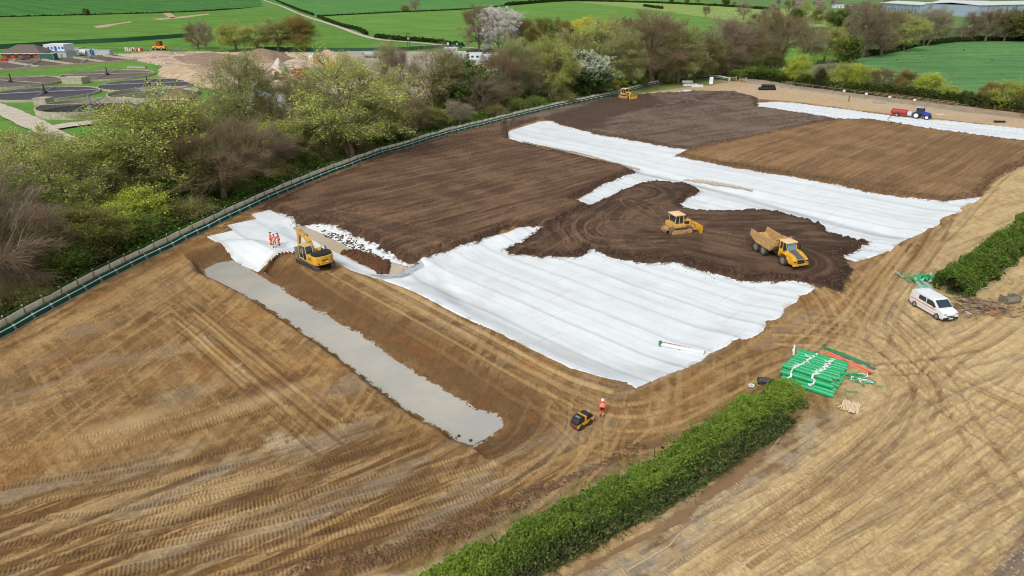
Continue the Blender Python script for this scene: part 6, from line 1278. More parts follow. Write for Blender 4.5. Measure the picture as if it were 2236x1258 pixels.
def person(label, loc, rz, pose, helmet=(226, 228, 230), group=None):
    t = thing('person', label, 'person', loc, rz, group)
    g = lambda k, d: pose.get(k, d)
    hip = Vector((0, g('hip_y', 0), .94)); ches = Vector((0, g('lean', .04), 1.28)); neck = Vector((0, g('lean', .04) * 1.2, 1.50)); head = Vector((0, g('lean', .04) * 1.3 + .03, 1.66))
    sh = [Vector((s_ * .19, ches.y, 1.42)) for s_ in (-1, 1)]
    el = [Vector(g('elL', (-.27, .02, 1.14))), Vector(g('elR', (.27, .02, 1.14)))]; ha = [Vector(g('haL', (-.27, .14, .92))), Vector(g('haR', (.27, .14, .92)))]
    kn = [Vector(g('knL', (-.12, .05, .50))), Vector(g('knR', (.12, .05, .50)))]; an = [Vector(g('anL', (-.13, 0, .10))), Vector(g('anR', (.13, 0, .10)))]
    hp = [hip + Vector((s_ * .1, 0, -.04)) for s_ in (-1, 1)]
    toe = [a_ + Vector((0, .15, -.05)) for a_ in an]
    V = [hip, ches, neck, head, head + Vector((0, 0, .1))]; E = [(0, 1), (1, 2), (2, 3), (3, 4)]; R = [.13, .15, .06, .095, .07]
    for i in (0, 1):
        b_ = len(V); V += [sh[i], el[i], ha[i]]; E += [(1, b_), (b_, b_ + 1), (b_ + 1, b_ + 2)]; R += [.06, .045, .032]
        palm = ha[i] + (ha[i] - el[i]).normalized() * .07; V.append(palm); E.append((b_ + 2, b_ + 3)); R.append(.036)
        b_ = len(V); V += [hp[i], kn[i], an[i], toe[i]]; E += [(0, b_), (b_, b_ + 1), (b_ + 1, b_ + 2), (b_ + 2, b_ + 3)]; R += [.09, .06, .045, .04]
    # face
    body = skin('body', [tuple(v) for v in V], E, R, SKIN, t)
    for i in (0, 1):
        d = (ha[i] - el[i]).normalized(); pl = ha[i] + d * .08; s_ = -1 if i == 0 else 1
        fv, fe, fr = [tuple(ha[i] + d * .03)], [], [.03]
        for k in range(4):
            o_ = Vector((0, (k - 1.5) * .022, 0)); a_ = len(fv); L = (.07, .08, .075, .06)[k]; fv += [tuple(pl + o_), tuple(pl + o_ + d * L * .55 + Vector((-s_ * .008, 0, 0))), tuple(pl + o_ + d * L + Vector((-s_ * .03, 0, 0)))]; fe += [(0, a_), (a_, a_ + 1), (a_ + 1, a_ + 2)]; fr += [.012, .010, .008]
        a_ = len(fv); fv += [tuple(ha[i] + d * .05 + Vector((0, .035, 0))), tuple(ha[i] + d * .09 + Vector((-s_ * .01, .055, 0)))]; fe += [(0, a_), (a_, a_ + 1)]; fr += [.014, .01]
        skin('glove', fv, fe, fr, GLV, t, 0)
    mb = MB(); hy = head.y; mb.add([(-.015, hy + .09, 1.655), (.015, hy + .09, 1.655), (0, hy + .125, 1.635), (0, hy + .09, 1.68)], [(0, 1, 2), (1, 3, 2), (3, 0, 2)]); mb.build('nose', SKIN, body)
    mb = MB(); [mb.box(sx * .035 - .012, sx * .035 + .012, hy + .088, hy + .098, 1.672, 1.686) for sx in (-1, 1)]; mb.box(-.025, .025, hy + .085, hy + .096, 1.603, 1.611); mb.build('face_marks', HAIR, body)
    # jacket and trousers a little larger than the body
    V2 = [hip + Vector((0, 0, -.05)), ches, Vector((0, ches.y, 1.47))]; E2 = [(0, 1), (1, 2)]; R2 = [(.17, .15), (.20, .16), .09]
    for i in (0, 1): b_ = len(V2); V2 += [sh[i], el[i], ha[i] - (ha[i] - el[i]) * .06]; E2 += [(1, b_), (b_, b_ + 1), (b_ + 1, b_ + 2)]; R2 += [.085, .068, .052]
    jk = skin('jacket', [tuple(v) for v in V2], E2, R2, HI, t)
    V3 = [hip]; E3 = []; R3 = [.16]
    for i in (0, 1): b_ = len(V3); V3 += [hp[i] + Vector((0, 0, -.06)), kn[i], an[i] + Vector((0, 0, .06))]; E3 += [(0, b_), (b_, b_ + 1), (b_ + 1, b_ + 2)]; R3 += [.115, .085, .07]
    tr_ = skin('trousers', [tuple(v) for v in V3], E3, R3, HI, t)
    mb = MB()
    for z in (1.10, 1.24): mb.bar((0, hip.y + (ches.y - hip.y) * .6, z), (0, hip.y + (ches.y - hip.y) * .6, z + .045), .205, seg=16)
    mb.build('jacket_tape', REF, jk)
    mb = MB()
    for i in (0, 1): q0 = kn[i] + (an[i] - kn[i]) * .25; q1 = kn[i] + (an[i] - kn[i]) * .36; mb.bar(q0, q1, .088, seg=10); q0 = kn[i] + (an[i] - kn[i]) * .55; q1 = kn[i] + (an[i] - kn[i]) * .66; mb.bar(q0, q1, .082, seg=10)
    mb.build('trouser_tape', REF, tr_)
    for i in (0, 1):
        d = 1; mb = MB(); mb.box(an[i].x - .055, an[i].x + .055, an[i].y - .1, an[i].y + .2, an[i].z - .1, an[i].z + .0, .03); mb.bar(an[i] - Vector((0, 0, .05)), an[i] + Vector((0, 0, .12)), .062, seg=10); mb.build('boot', BOOT, t)
    hm_ = M('helmet', helmet, .35)
    bm = bmesh.new(); bmesh.ops.create_uvsphere(bm, u_segments=16, v_segments=10, radius=.135)
    for v in bm.verts:
        v.co.y *= 1.12
        if v.co.z < 0: v.co.z *= .1
    vs = [tuple(v.co) for v in bm.verts]; bm.verts.index_update(); fs = [tuple(v.index for v in f.verts) for f in bm.faces]; bm.free()
    mb = MB(); mb.T = Matrix.Translation((0, head.y, 1.70)); mb.add(vs, fs); mb.box(-.09, .09, .1, .21, -.005, .015, .005); mb.build('helmet', hm_, t, True)
    return t
p = G(1314, 909)
person('worker in orange hi-vis and white helmet holding the roller control, walking', (p.x, p.y, p.z), rad(170), dict(haL=(-.10, .34, 1.02), haR=(.10, .34, 1.02), elL=(-.27, .12, 1.16), elR=(.27, .12, 1.16), knL=(-.11, .16, .52), anL=(-.12, .10, .14), anR=(.12, -.12, .10), lean=.08))
mb = MB(); mb.box(-.16, .16, -.1, .1, -.06, .06, .02); o = mb.build('remote_control', BLK); fw = Vector((-math.sin(rad(170)), math.cos(rad(170)), 0)); o.location = p + fw * .46 + Vector((0, 0, 1.03)); o.rotation_euler = (0, 0, rad(170)); tag(o, 'black control box held by the worker walking behind the roller', 'remote control')
for x, y, rz_, ps, lb in ((592, 535, -60, dict(haL=(-.12, .25, 1.1), knR=(.12, .1, .5)), 'left one of three orange-clad workers talking on the white sheet'),
                          (601, 541, 20, dict(lean=.16, haR=(.2, .36, 1.0), anL=(-.2, -.06, .1), knL=(-.16, .06, .5)), 'middle orange-clad worker on the white sheet, nearest and leaning forward'),
                          (610, 537, 80, dict(haL=(-.2, .3, 1.25), elL=(-.3, .15, 1.2)), 'right one of three orange-clad workers on the white sheet, standing tall')):
    p = G(x, y); person(lb, (p.x, p.y, p.z + .05), rad(rz_), ps, (62, 66, 74), 'three workers standing on the white sheet')
# ================================================================== stores and litter on the site
GR = M('green_wrap', (34, 164, 104), .35, noise=.12, scale=4, bump=.01, bscale=8); GR2 = M('pale_green_pipe', (150, 196, 172), .4); STR = M('white_strap', (222, 228, 222), .6); WD = M('fresh_timber', (222, 202, 168), .8, noise=.1); CARD = M('card_core', (190, 150, 110), .8)
A0, A1 = G(1742, 777), G(1850, 808); Bq = G(1708, 829)
dl = (A1 - A0); dl.z = 0; Lr = dl.length; dl.normalize(); ds = Vector((dl.y, -dl.x, 0))
if ds.dot(Bq - A0) < 0: ds = -ds
N_R = 12; span = abs(ds.dot(Bq - A0)) + .1; dia = span / N_R
words_ = ['farthest from the hedge', 'second', 'third', 'fourth', 'fifth', 'sixth', 'seventh', 'eighth', 'ninth', 'tenth', 'eleventh', 'nearest the hedge, last']
def roll(name, label, c, d, L, r, m, group=None, cat='roll', core=True, seg=16, wob=.012):
    t = thing(name, label, cat, c, 0, group); mb = MB(); n = 7
    for k in range(n):
        a = d * (L * (k / n - .5)); b = d * (L * ((k + 1) / n - .5)); r1 = r * (1 + RNG.uniform(-wob, wob) * 3); r2 = r1 if k < n - 1 else r
        mb.bar(a, b, r1, r1 * (1 + RNG.uniform(-wob, wob)), seg=seg)
    mb.build('wrap', m, t, True)
    if core: mb = MB(); mb.bar(d * (-L / 2 - .05), d * (L / 2 + .05), r * .30, seg=10); mb.build('core', CARD, t)
    return t
gz = zg(A0.x, A0.y)
for i in range(N_R):
    c = A0 + dl * (Lr / 2 + random.uniform(-.15, .15)) + ds * (dia * (i + .5)); c.z = zg(c.x, c.y) + dia * .48
    roll('green_roll', 'green wrapped roll in the lower tier of the stack, under the ' + words_[i] + (' row' if 0 < i < 11 else ''), c, dl, Lr, dia * .5, GR, 'green wrapped rolls in the stack')
for i in range(N_R):
    off_ = ds * (dia * (i + .5)) ; c = A0 + dl * (Lr / 2 + random.uniform(-.12, .12) - i * .02) + off_; c.z = zg(c.x, c.y) + dia * 1.36; c -= ds * dia * .5
    roll('green_roll', 'green wrapped roll in the stack, ' + words_[i] + ' row from the far side' if 0 < i < 11 else 'green wrapped roll in the stack, ' + words_[i], c, dl, Lr, dia * .5, GR, 'green wrapped rolls in the stack')
for i, (k, sh, lb) in enumerate(((8.9, -.15, 'green wrapped roll lying on top of the stack, rear one with a brown end'), (10.1, -.35, 'green wrapped roll on top of the stack, front one'))):
    c = A0 + dl * (Lr / 2 + sh) + ds * (dia * k); c.z = zg(c.x, c.y) + dia * 2.25
    d2 = (dl + ds * (.015 * (i + 1))).normalized(); roll('green_roll', lb, c, d2, Lr * .96, dia * .52, GR, 'green wrapped rolls in the stack')
c = A0 + dl * (Lr / 2 + .1) + ds * (dia * 12.5); c.z = zg(c.x, c.y) + dia * .45
roll('green_roll', 'green wrapped roll lying on the ground in front of the stack', c, (dl + ds * .02).normalized(), Lr * .98, dia * .55, GR, 'green wrapped rolls in the stack')
for j, (f, lb) in enumerate(((.36, 'white strap draped over the green rolls, left one'), (.70, 'white strap draped over the green rolls, right one with knots'))):
    pts = []
    for k in range(52):
        u = k / 51 * (N_R + .8) * dia; wv = math.sin(k * 1.1 + j) * .10 * (1 + j * .8) + (-.02 * k if j == 0 else -.012 * k)
        c = A0 + dl * (Lr * f + wv) + ds * u; k2 = (u / dia) % 1; c.z = zg(c.x, c.y) + dia * (1.86 if 8.4 > u / dia else 2.75 if u / dia < 10.8 else 1.9 if u / dia < 11.6 else 1.1) * (1 - .06 * abs(k2 - .5) * 2) + .05
        pts.append(c)
    mb = MB(); [mb.beam(a, b, .17, .03) for a, b in zip(pts[:-1], pts[1:])]
    for k in (10, 19, 30, 41):
        q = pts[k]; 
        for _ in range(5): mb.beam(q, q + Vector((random.uniform(-.5, .5), random.uniform(-.5, .5), random.uniform(.0, .1))), .07, .012)
    tag(mb.build('strap', STR), lb, 'strap', 'white straps over the green rolls')
rrp = random.Random(21)
def scraps(name, label, cat, c, n, ext, L, m, w_=.08, z=.06, r=None):
    mb = MB()
    for k in range(n):
        a = Vector((c.x + rrp.gauss(0, ext[0]), c.y + rrp.gauss(0, ext[1]), 0)); a.z = zg(a.x, a.y) + z * rrp.random() + .03
        mb.use(m[k % len(m)] if isinstance(m, list) else m); an = rrp.uniform(0, 6.28); q = a
        for _ in range(3):
            an += rrp.uniform(-.7, .7); b = q + Vector((math.cos(an), math.sin(an), 0)) * L / 3; b.z = zg(b.x, b.y) + .03 + z * rrp.random()
            mb.bar(q, b, r, seg=5) if r else mb.beam(q, b, w_, .02); q = b
    return tag(mb.build(name), label, cat, kind='stuff' if n > 13 else None)
p = G(1872, 829); scraps('strap_heap', 'loose tangle of green and white straps beside the green rolls', 'straps', p, 34, (.55, .4), 1.1, [GR, STR, GR], .09, .25)
p = G(1848, 858); scraps('strap_ring', 'small curl of green strap on the mud below the rolls', 'strap', p, 5, (.15, .12), .9, GR, .05)
p = G(1736, 772); mb = MB(); mb.beam(p + Vector((-.55, -.9, .35)), p + Vector((.25, .95, .42)), .16, .05); mb.beam(p + Vector((-.5, -1.0, .2)), p + Vector((-.2, .2, .36)), .12, .05); tag(mb.build('white_batten', STR), 'white batten leaning at the left end of the green rolls', 'batten')
# long pipes
def pipe(name, label, a, b, r, m, group, lift=0.0, m2=None):
    A_p, B_p = G(*a), G(*b); A_p.z += r + lift; B_p.z = max(B_p.z + r + lift, A_p.z - .3); t = thing(name, label, 'pipe', (0, 0, 0), 0, group)
    mb = MB(); mb.bar(A_p, B_p, r, seg=14, caps=False); mb.bar(A_p, B_p, r * .82, seg=14, caps=False); mb.build('pipe_wall', m, t, True)
    e = B_p + (B_p - A_p).normalized() * .22; mb = MB(); mb.bar(B_p - (B_p - A_p).normalized() * .02, e, r * 1.22, seg=14, caps=False); mb.build('socket', m2 or m, t, True); return t
PG = 'long pipes lying beside the green rolls'
OR_ = M('orange_pipe', (226, 124, 92), .4); PGN = M('green_pipe', (40, 128, 76), .4); PGY = M('grey_pipe', (84, 96, 104), .4)
pipe('orange_pipe', 'upper of two orange pipes beside the green rolls', (1802, 768), (1902, 814), .10, OR_, PG); pipe('orange_pipe', 'lower of two orange pipes beside the green rolls', (1800, 772), (1896, 817), .10, OR_, PG, 0, PGY)
pipe('green_pipe', 'green pipe at the far side of the long pipes', (1796, 758), (1892, 796), .10, PGN, PG); pipe('green_pipe', 'green pipe next to the grey one', (1799, 762), (1893, 799), .09, PGN, PG); pipe('grey_pipe', 'dark grey pipe between the green and the orange pipes', (1812, 770), (1906, 806), .09, PGY, PG)
# stack of timber battens on the ground
p = G(1857, 890); t = thing('timber_stack', 'pale stack of loose timber battens on the mud below the green rolls', 'timber', (p.x, p.y, p.z), rad(60))
for k in range(13): mb = MB(); mb.box(-.8, .8, -.05, .05, 0, .07); o = mb.build('batten', WD, t); o.location = (random.uniform(-.10, .10), -.62 + k * .105, .02 + (k % 3) * .03); o.rotation_euler = (0, random.uniform(-.02, .02), random.uniform(-.07, .07))
for k in range(7): mb = MB(); mb.box(-.8, .8, -.05, .05, 0, .06); o = mb.build('batten', WD, t); o.location = (random.uniform(-.15, .15), -.5 + k * .17, .14 + .05 * (k % 2)); o.rotation_euler = (0, 0, (.0, .35, -.25, .6, -.1, .2, -.5)[k])
# drum and ring
p = G(1666, 838); t = thing('steel_drum', 'dark grey drum lying on its side at the end of the front hedge', 'drum', (p.x, p.y, p.z + .32), rad(-8))
mb = MB(); mb.bar((-.48, 0, 0), (.48, 0, 0), .32, seg=20); [mb.bar((x - .02, 0, 0), (x + .02, 0, 0), .335, seg=20) for x in (-.46, -.16, .16, .46)]; mb.build('shell', M('drum_grey', (66, 64, 66), .5), t, True); MB().box(.5, 1.1, -.15, .15, -.25, .15, .03).build('fitting', DKM, t)
p = G(1641, 843); bmq = MB(); n = 14
for k in range(n): a0, a1 = 2 * math.pi * k / n, 2 * math.pi * (k + 1) / n; bmq.bar((p.x + .22 * math.cos(a0), p.y + .2 * math.sin(a0), p.z + .06), (p.x + .22 * math.cos(a1), p.y + .2 * math.sin(a1), p.z + .06), .07, seg=6)
tag(bmq.build('tape_ring', WHT), 'small white tape ring on the mud beside the drum', 'ring')
# geotextile roll on the sheet with a red rod
a, b = G(1444, 756), G(1538, 775); a.z += .22; b.z += .24; t = thing('geotextile_roll', 'part-unrolled white roll with a red rod on the large sheet', 'roll', (0, 0, 0))
mb = MB(); mb.bar(a, b, .19, .21, seg=16); mb.build('roll_body', M('geo_roll', (214, 218, 216), .7), t, True)
mb = MB(); mb.bar(a + Vector((0, .35, .1)), b * .25 + a * .75 + Vector((0, .3, .12)), .03, seg=6); mb.bar(a + Vector((0, .35, .1)), b * .7 + a * .3 + Vector((0, .3, .08)), .03, seg=6); mb.build('rod', M('rod_red', (176, 62, 54), .5), t)
MB().box(a.x - .25, a.x + .05, a.y - .15, a.y + .3, a.z - .2, a.z + .25, .03).build('green_end', M('end_green', (58, 120, 88), .5), t)
mb = MB(); c = (a * .6 + b * .4); mb.path([c + Vector((0, -.2, -.15)), c + Vector((.3, -.7, -.18)), c + Vector((.5, -.95, -.17)), c + Vector((.9, -.6, -.18))], .035, 5); mb.build('cord', GRYM, t)
# green bundle behind the van
a, b = G(1997, 612), G(2014, 640); c = (a + b) / 2; dl2 = (b - a); dl2.z = 0; L2 = dl2.length; dl2.normalize(); s2 = Vector((dl2.y, -dl2.x, 0))
if s2.x < 0: s2 = -s2
t = thing('pipe_bundle', 'bundle of thin pale green pipes behind the white van', 'pipes', (c.x, c.y, zg(c.x, c.y)))
for k in range(12): mb = MB(); o_ = s2 * (-.1 + (k % 8) * .2) + Vector((0, 0, .1 + (k // 8) * .18)); mb.bar(dl2 * -2.2 + o_, dl2 * 2.2 + o_, .075, seg=8); mb.build('pipe', GR2 if k % 3 else M('pale_pipe', (206, 214, 212), .4), t)
p = G(2020, 614); scraps('green_wrap_heap', 'crumpled heap of bright green wrapping above the van roof', 'wrapping', p, 46, (1.0, .5), 1.2, [GR, GR, GR2], .22, .7)
p = G(2046, 616); scraps('green_wrap_heap', 'green wrapping trailing into the right hedge', 'wrapping', p, 16, (.35, .6), 1.0, [GR], .2, .6)
# roots and rubbish near the right hedge
RT = M('bleached_root', (150, 132, 112), .9, noise=.2); p = G(2155, 676); scraps('root_heap', 'heap of bleached roots and torn branches beside the right hedge', 'roots', p, 58, (1.9, .8), 1.9, [RT, M('root_brown', (112, 88, 68), .9)], .1, .5, .04)
p = G(2120, 664); scraps('root_heap', 'long torn roots lying between the van and the hedge', 'roots', p, 26, (1.3, .6), 2.4, [RT, M('root_dark', (86, 70, 56), .9)], .1, .3, .04)
p = G(2176, 690); scraps('orange_clay_lumps', 'broken orange-brown timber pieces beside the root heap', 'debris', p, 14, (.7, .5), .6, [M('orange_timber', (176, 122, 74), .9)], .2, .15, .07)
p = G(2122, 624); scraps('branch_pile', 'small pile of pale sticks on the grass under the right hedge', 'sticks', p, 14, (.6, .25), 1.6, [M('pale_stick', (176, 172, 160), .9)], .1, .3, .04)
p = G(2112, 682); scraps('white_rag', 'white rag on the mud between the van and the roots', 'rag', p, 5, (.3, .1), .6, [WHT], .16, .04)
p = G(2202, 660); t = thing('grab_bucket', 'dusty grey steel bucket lying upside down at the right edge', 'bucket', (p.x, p.y, p.z), rad(10))
gm = M('dusty_bucket', (120, 112, 98), .8, noise=.2)
mb = MB(); mb.prism([(-.5, 0), (-.62, .35), (-.45, .62), (-.1, .74), (.3, .68), (.55, .4), (.55, 0)], -.75, .95, 'x', .05); mb.box(-.8, -.74, -.6, .6, 0, .8); mb.box(.94, 1.0, -.6, .6, 0, .8); mb.build('shell', gm, t, True)
mb = MB(); [mb.prism([(-.2, .7), (-.2, 1.0), (.2, 1.0), (.3, .66)], x - .04, x + .04, 'x') for x in (-.1, .35)]; mb.build('hanger', gm, t); mb = MB(); [mb.beam((-.7 - .0, -.5 + k * .25, .1), (-1.15, -.4 + k * .2, .02), .08, .06, .04, .03) for k in range(5)]; mb.build('teeth', gm, t)
# poles and boards at the bottom
def pole(name, label, pts, r, m):
    q = [G(*a) for a in pts]; mb = MB(); [mb.bar(a + Vector((0, 0, r)), b + Vector((0, 0, r)), r, r * .92, seg=8) for a, b in zip(q[:-1], q[1:])]; return tag(mb.build(name, m), label, 'pole' if 'pole' in name else 'board')
pole('bent_pole', 'long pale bent pole lying on the haul road at the bottom', [(1371, 1246), (1417, 1219), (1462, 1192), (1484, 1166)], .05, M('pale_pole', (186, 172, 140), .8))
pole('timber_board', 'short pale board lying beside the flooded ditch', [(1680, 988), (1702, 958)], .06, M('pale_board', (180, 160, 126), .8))
# black pipes at the far end of the site
BLP = M('black_pipe', (26, 24, 26), .5); p = G(1674, 197)
for i, (dx, dy, dz, lb) in enumerate(((-1.2, 0, .5, 'front left black roll of the pile at the far end'), (1.5, .3, .5, 'front right black roll of the pile at the far end'), (-.1, .6, 1.3, 'black roll on top of the pile at the far end'), (2.0, .9, 1.2, 'short black roll at the right top of the pile'))):
    roll('black_roll', lb, Vector((p.x + dx, p.y + dy, p.z + dz)), Vector((1, -.05, 0)), 3.0 if i != 3 else 1.6, .5, BLP, 'black rolls piled at the far end', core=False)
for i, (x, y, z, L, lb) in enumerate(((1507, 188, 0, 5.0, 'long white wrapped bale by the end of the barrier, left one'), (1522, 190, 0, 4.0, 'low white wrapped bale by the end of the barrier, right one'), (1500, 184, .5, 3.6, 'white wrapped bale on top of the left one'))):
    p = G(x, y); t = thing('white_bale', lb, 'bale', (p.x, p.y, p.z + z), .05, 'white wrapped bales'); mb = MB(); mb.box(-L / 2, L / 2, -.6, .6, 0, .75, .12); mb.build('wrapping', M('bale_white', (212, 214, 212), .6, noise=.06), t, True); mb = MB(); [mb.box(x_ - .03, x_ + .03, -.62, .62, -.01, .77) for x_ in (-L / 4, L / 4)]; mb.build('band', GRYM, t)
p = G(2182, 268); t = thing('steel_trough', 'low black steel trough on the ground near the right edge', 'trough', (p.x, p.y, p.z), -.1); mb = MB(); mb.box(-1.3, 1.3, -.35, .35, .15, .5, .03); [mb.box(x_ - .08, x_ + .08, -.3, .3, 0, .15) for x_ in (-1, 1)]; mb.build('body', BLK, t)
p = G(2052, 251); pl = thing('white_slab', 'pale slab lying on the gravel right of the tractor', 'slab', (p.x, p.y, p.z), .2); MB().box(-1.2, 1.2, -.5, .5, 0, .25, .04).build('slab_body', M('slab', (212, 200, 176), .8), pl)
p = G(1920, 226); t = thing('stone_heap', 'small grey stone heap in front of the panel fence', 'stones', (p.x, p.y, p.z))
mb = MB(); [mb.box(a_ - .3, a_ + .3, b_ - .25, b_ + .25, 0, .3 + .3 * random.random(), .08) for a_, b_ in [(random.gauss(0, .8), random.gauss(0, .4)) for _ in range(12)]]; mb.build('stone_pieces', M('grey_stone', (160, 160, 156), .9, noise=.2), t)
p = G(1853, 222); t = thing('timber_post', 'stout dark timber post standing alone before the panel fence', 'post', (p.x, p.y, p.z)); MB().box(-.15, .15, -.15, .15, -.2, 1.7, .02).build('post_body', m_wood, t)
for i, (a, b, lb) in enumerate((((1946, 223), (1963, 212), 'leaning pale prop at the panel fence, left one'), ((2044, 236), (2048, 224), 'leaning pale prop at the panel fence, right one'))):
    q = G(*a); e = Vector(P(b[0], b[1], 1.8)); e.y = q.y + .8; mb = MB(); mb.bar(q, Vector((PX((0, 0, 0)) and q.x + (b[0] - a[0]) / 8, q.y + .5, q.z + 1.9)), .06, seg=6); tag(mb.build('prop', m_pan), lb, 'prop', 'leaning props at the panel fence')
# lumps of clay and stones: nobody could count them
def lumps(name, label, pts, sizes, m):
    n = len(pts); ico = np.array([(0, 0, 1), (.89, 0, .45), (.28, .85, .45), (-.72, .53, .45), (-.72, -.53, .45), (.28, -.85, .45), (.72, .53, -.45), (-.28, .85, -.45), (-.89, 0, -.45), (-.28, -.85, -.45), (.72, -.53, -.45), (0, 0, -1)])
    fc = np.array([(0, 1, 2), (0, 2, 3), (0, 3, 4), (0, 4, 5), (0, 5, 1), (1, 6, 2), (2, 7, 3), (3, 8, 4), (4, 9, 5), (5, 10, 1), (2, 6, 7), (3, 7, 8), (4, 8, 9), (5, 9, 10), (1, 10, 6)])
    a = RNG.uniform(0, 6.28, n); ca, sa = np.cos(a), np.sin(a); v = ico[None] * RNG.uniform(.55, 1.3, (n, 12, 1)) * sizes[:, None, None] * np.array([1.2, .9, .65])
    x = v[..., 0] * ca[:, None] - v[..., 1] * sa[:, None]; y = v[..., 0] * sa[:, None] + v[..., 1] * ca[:, None]; co = np.stack([x + pts[:, 0:1], y + pts[:, 1:2], v[..., 2] + pts[:, 2:3]], 2)
    f = (fc[None] + (np.arange(n) * 12)[:, None, None]).reshape(-1)
    me = bpy.data.meshes.new(name); me.vertices.add(n * 12); me.vertices.foreach_set('co', co.astype(np.float32).ravel()); me.loops.add(len(f)); me.loops.foreach_set('vertex_index', f.astype(np.int32)); me.polygons.add(len(f) // 3); me.polygons.foreach_set('loop_start', np.arange(0, len(f), 3, dtype=np.int32)); me.update(); me.materials.append(m)
    return tag(link(name, me), label, 'soil lumps', kind='stuff')
def sample(mask, n):
    r, c = np.nonzero(mask); area = (np.gradient(YR)[r] * TR[r]); pr = area / area.sum(); k = RNG.choice(len(r), n, p=pr); r, c = r[k], c[k]
    x = GX[r, c] + RNG.uniform(-.1, .1, n); y = GY[r, c] + RNG.uniform(-.1, .1, n); return np.stack([x, y, Z[r, c]], 1)
emax = np.maximum.reduce([fA, fB, fC, fD])
q = sample((emax > -.25) & (emax < 1.6) & (YP[:, None] > 180), 9000); lumps('clay_lumps', 'dark clods along the edges of the spread soil', q, RNG.uniform(.05, .19, len(q)), M('dark_clay', (88, 66, 50), .95, noise=.2))
q = sample((emax > -1.5) & (emax < -.1) & (YP[:, None] > 230), 700); q[:, 2] += .05; lumps('clay_lumps', 'scattered crumbs of dark soil fallen on the white sheets', q, RNG.uniform(.02, .07, len(q)), M('crumb_soil', (90, 68, 52), .95))
nb = (region([(705, 494), (760, 512), (830, 548), (860, 566), (890, 572), (880, 585), (820, 560), (740, 520), (700, 505)], 2, 0, .2, 1, 3) > 0); q = sample(nb, 420); lumps('clay_lumps', 'dark clods broken over the white edge of the muddy basin', q, RNG.uniform(.08, .26, len(q)), M('bank_clay', (84, 62, 46), .95))
q = sample((rim > .2) & (YP[:, None] < 1330), 1700); lumps('clay_lumps', 'dark clods heaped along the near edge of the site', q, RNG.uniform(.05, .18, len(q)) ** 1.5 * 2.0, M('rim_clay', (108, 82, 56), .95, noise=.35, scale=1.5))
q = sample((dkl > 0) & (YP[:, None] < 1330), 1800); lumps('soil_crumbs', 'brown crumbs of soil across the tracked ground', q, RNG.uniform(.02, .07, len(q)), M('brown_crumbs', (124, 94, 60), .95))
q = sample(((rt > 0) | (gr2 > 0)) & (YP[:, None] < 1330), 2600); lumps('stones', 'pale stones scattered over the haul road', q, RNG.uniform(.02, .06, len(q)), M('pale_stones', (186, 172, 146), .9, noise=.2))
q = sample((stone > 0) & (YP[:, None] < 1400), 700); lumps('stones', 'pale stones along the dark strip at the bottom right', q, RNG.uniform(.03, .10, len(q)), M('grey_stones', (178, 160, 132), .9, noise=.2))
q = sample((heap > .1), 500); lumps('clay_lumps', 'wet brown clods of the spoil heap in the muddy basin', q, RNG.uniform(.06, .2, len(q)), M('heap_clay', (96, 66, 42), .9, noise=.2))
q = sample((fPond < -.05) & (fPond > -.9), 260); lumps('clay_lumps', 'wet brown clods along the pond edge', q, RNG.uniform(.04, .12, len(q)), M('wet_clay', (84, 60, 40), .7))
for x, y in ((1002, 953), (1028, 963)): 
    z = PZ; p = P(x, y, z); o = MB(); o.box(-.12, .12, -.1, .1, -.05, .12, .04); ob = o.build('floating_clod', M('pond_clod', (70, 54, 40), .8)); ob.location = p; tag(ob, 'small dark clod breaking the pond surface near its lower end', 'clod', 'clods breaking the pond surface')

# ================================================================== treatment works, compound, far buildings
CONC = M('weathered_concrete', (172, 164, 146), .9, noise=.22, scale=1.2, bump=.01, bscale=6); CLK = M('clinker_bed', (68, 68, 74), .95, noise=.25, scale=3, bump=.06, bscale=4); CLB = M('brown_bed', (104, 92, 82), .95, noise=.25, scale=3, bump=.06, bscale=4); ARM = M('sparge_arm', (150, 152, 154), .5)
def disc(mb, r, z, seg=48, r0=0.0): mb.bar((0, 0, z - .05), (0, 0, z), r, seg=seg)
def ring(mb, r0, r1, z0, z1, seg=48):
    vs, fs = [], []
    for k in range(seg):
        a = 2 * math.pi * k / seg; ca, sa = math.cos(a), math.sin(a); vs += [(r0 * ca, r0 * sa, z0), (r1 * ca, r1 * sa, z0), (r1 * ca, r1 * sa, z1), (r0 * ca, r0 * sa, z1)]
        for j in range(4): A_i = 4 * k + j; B_i = 4 * k + (j + 1) % 4; k2 = (k + 1) % seg; fs.append((A_i, B_i, 4 * k2 + (j + 1) % 4, 4 * k2 + j))
    mb.add(vs, fs)
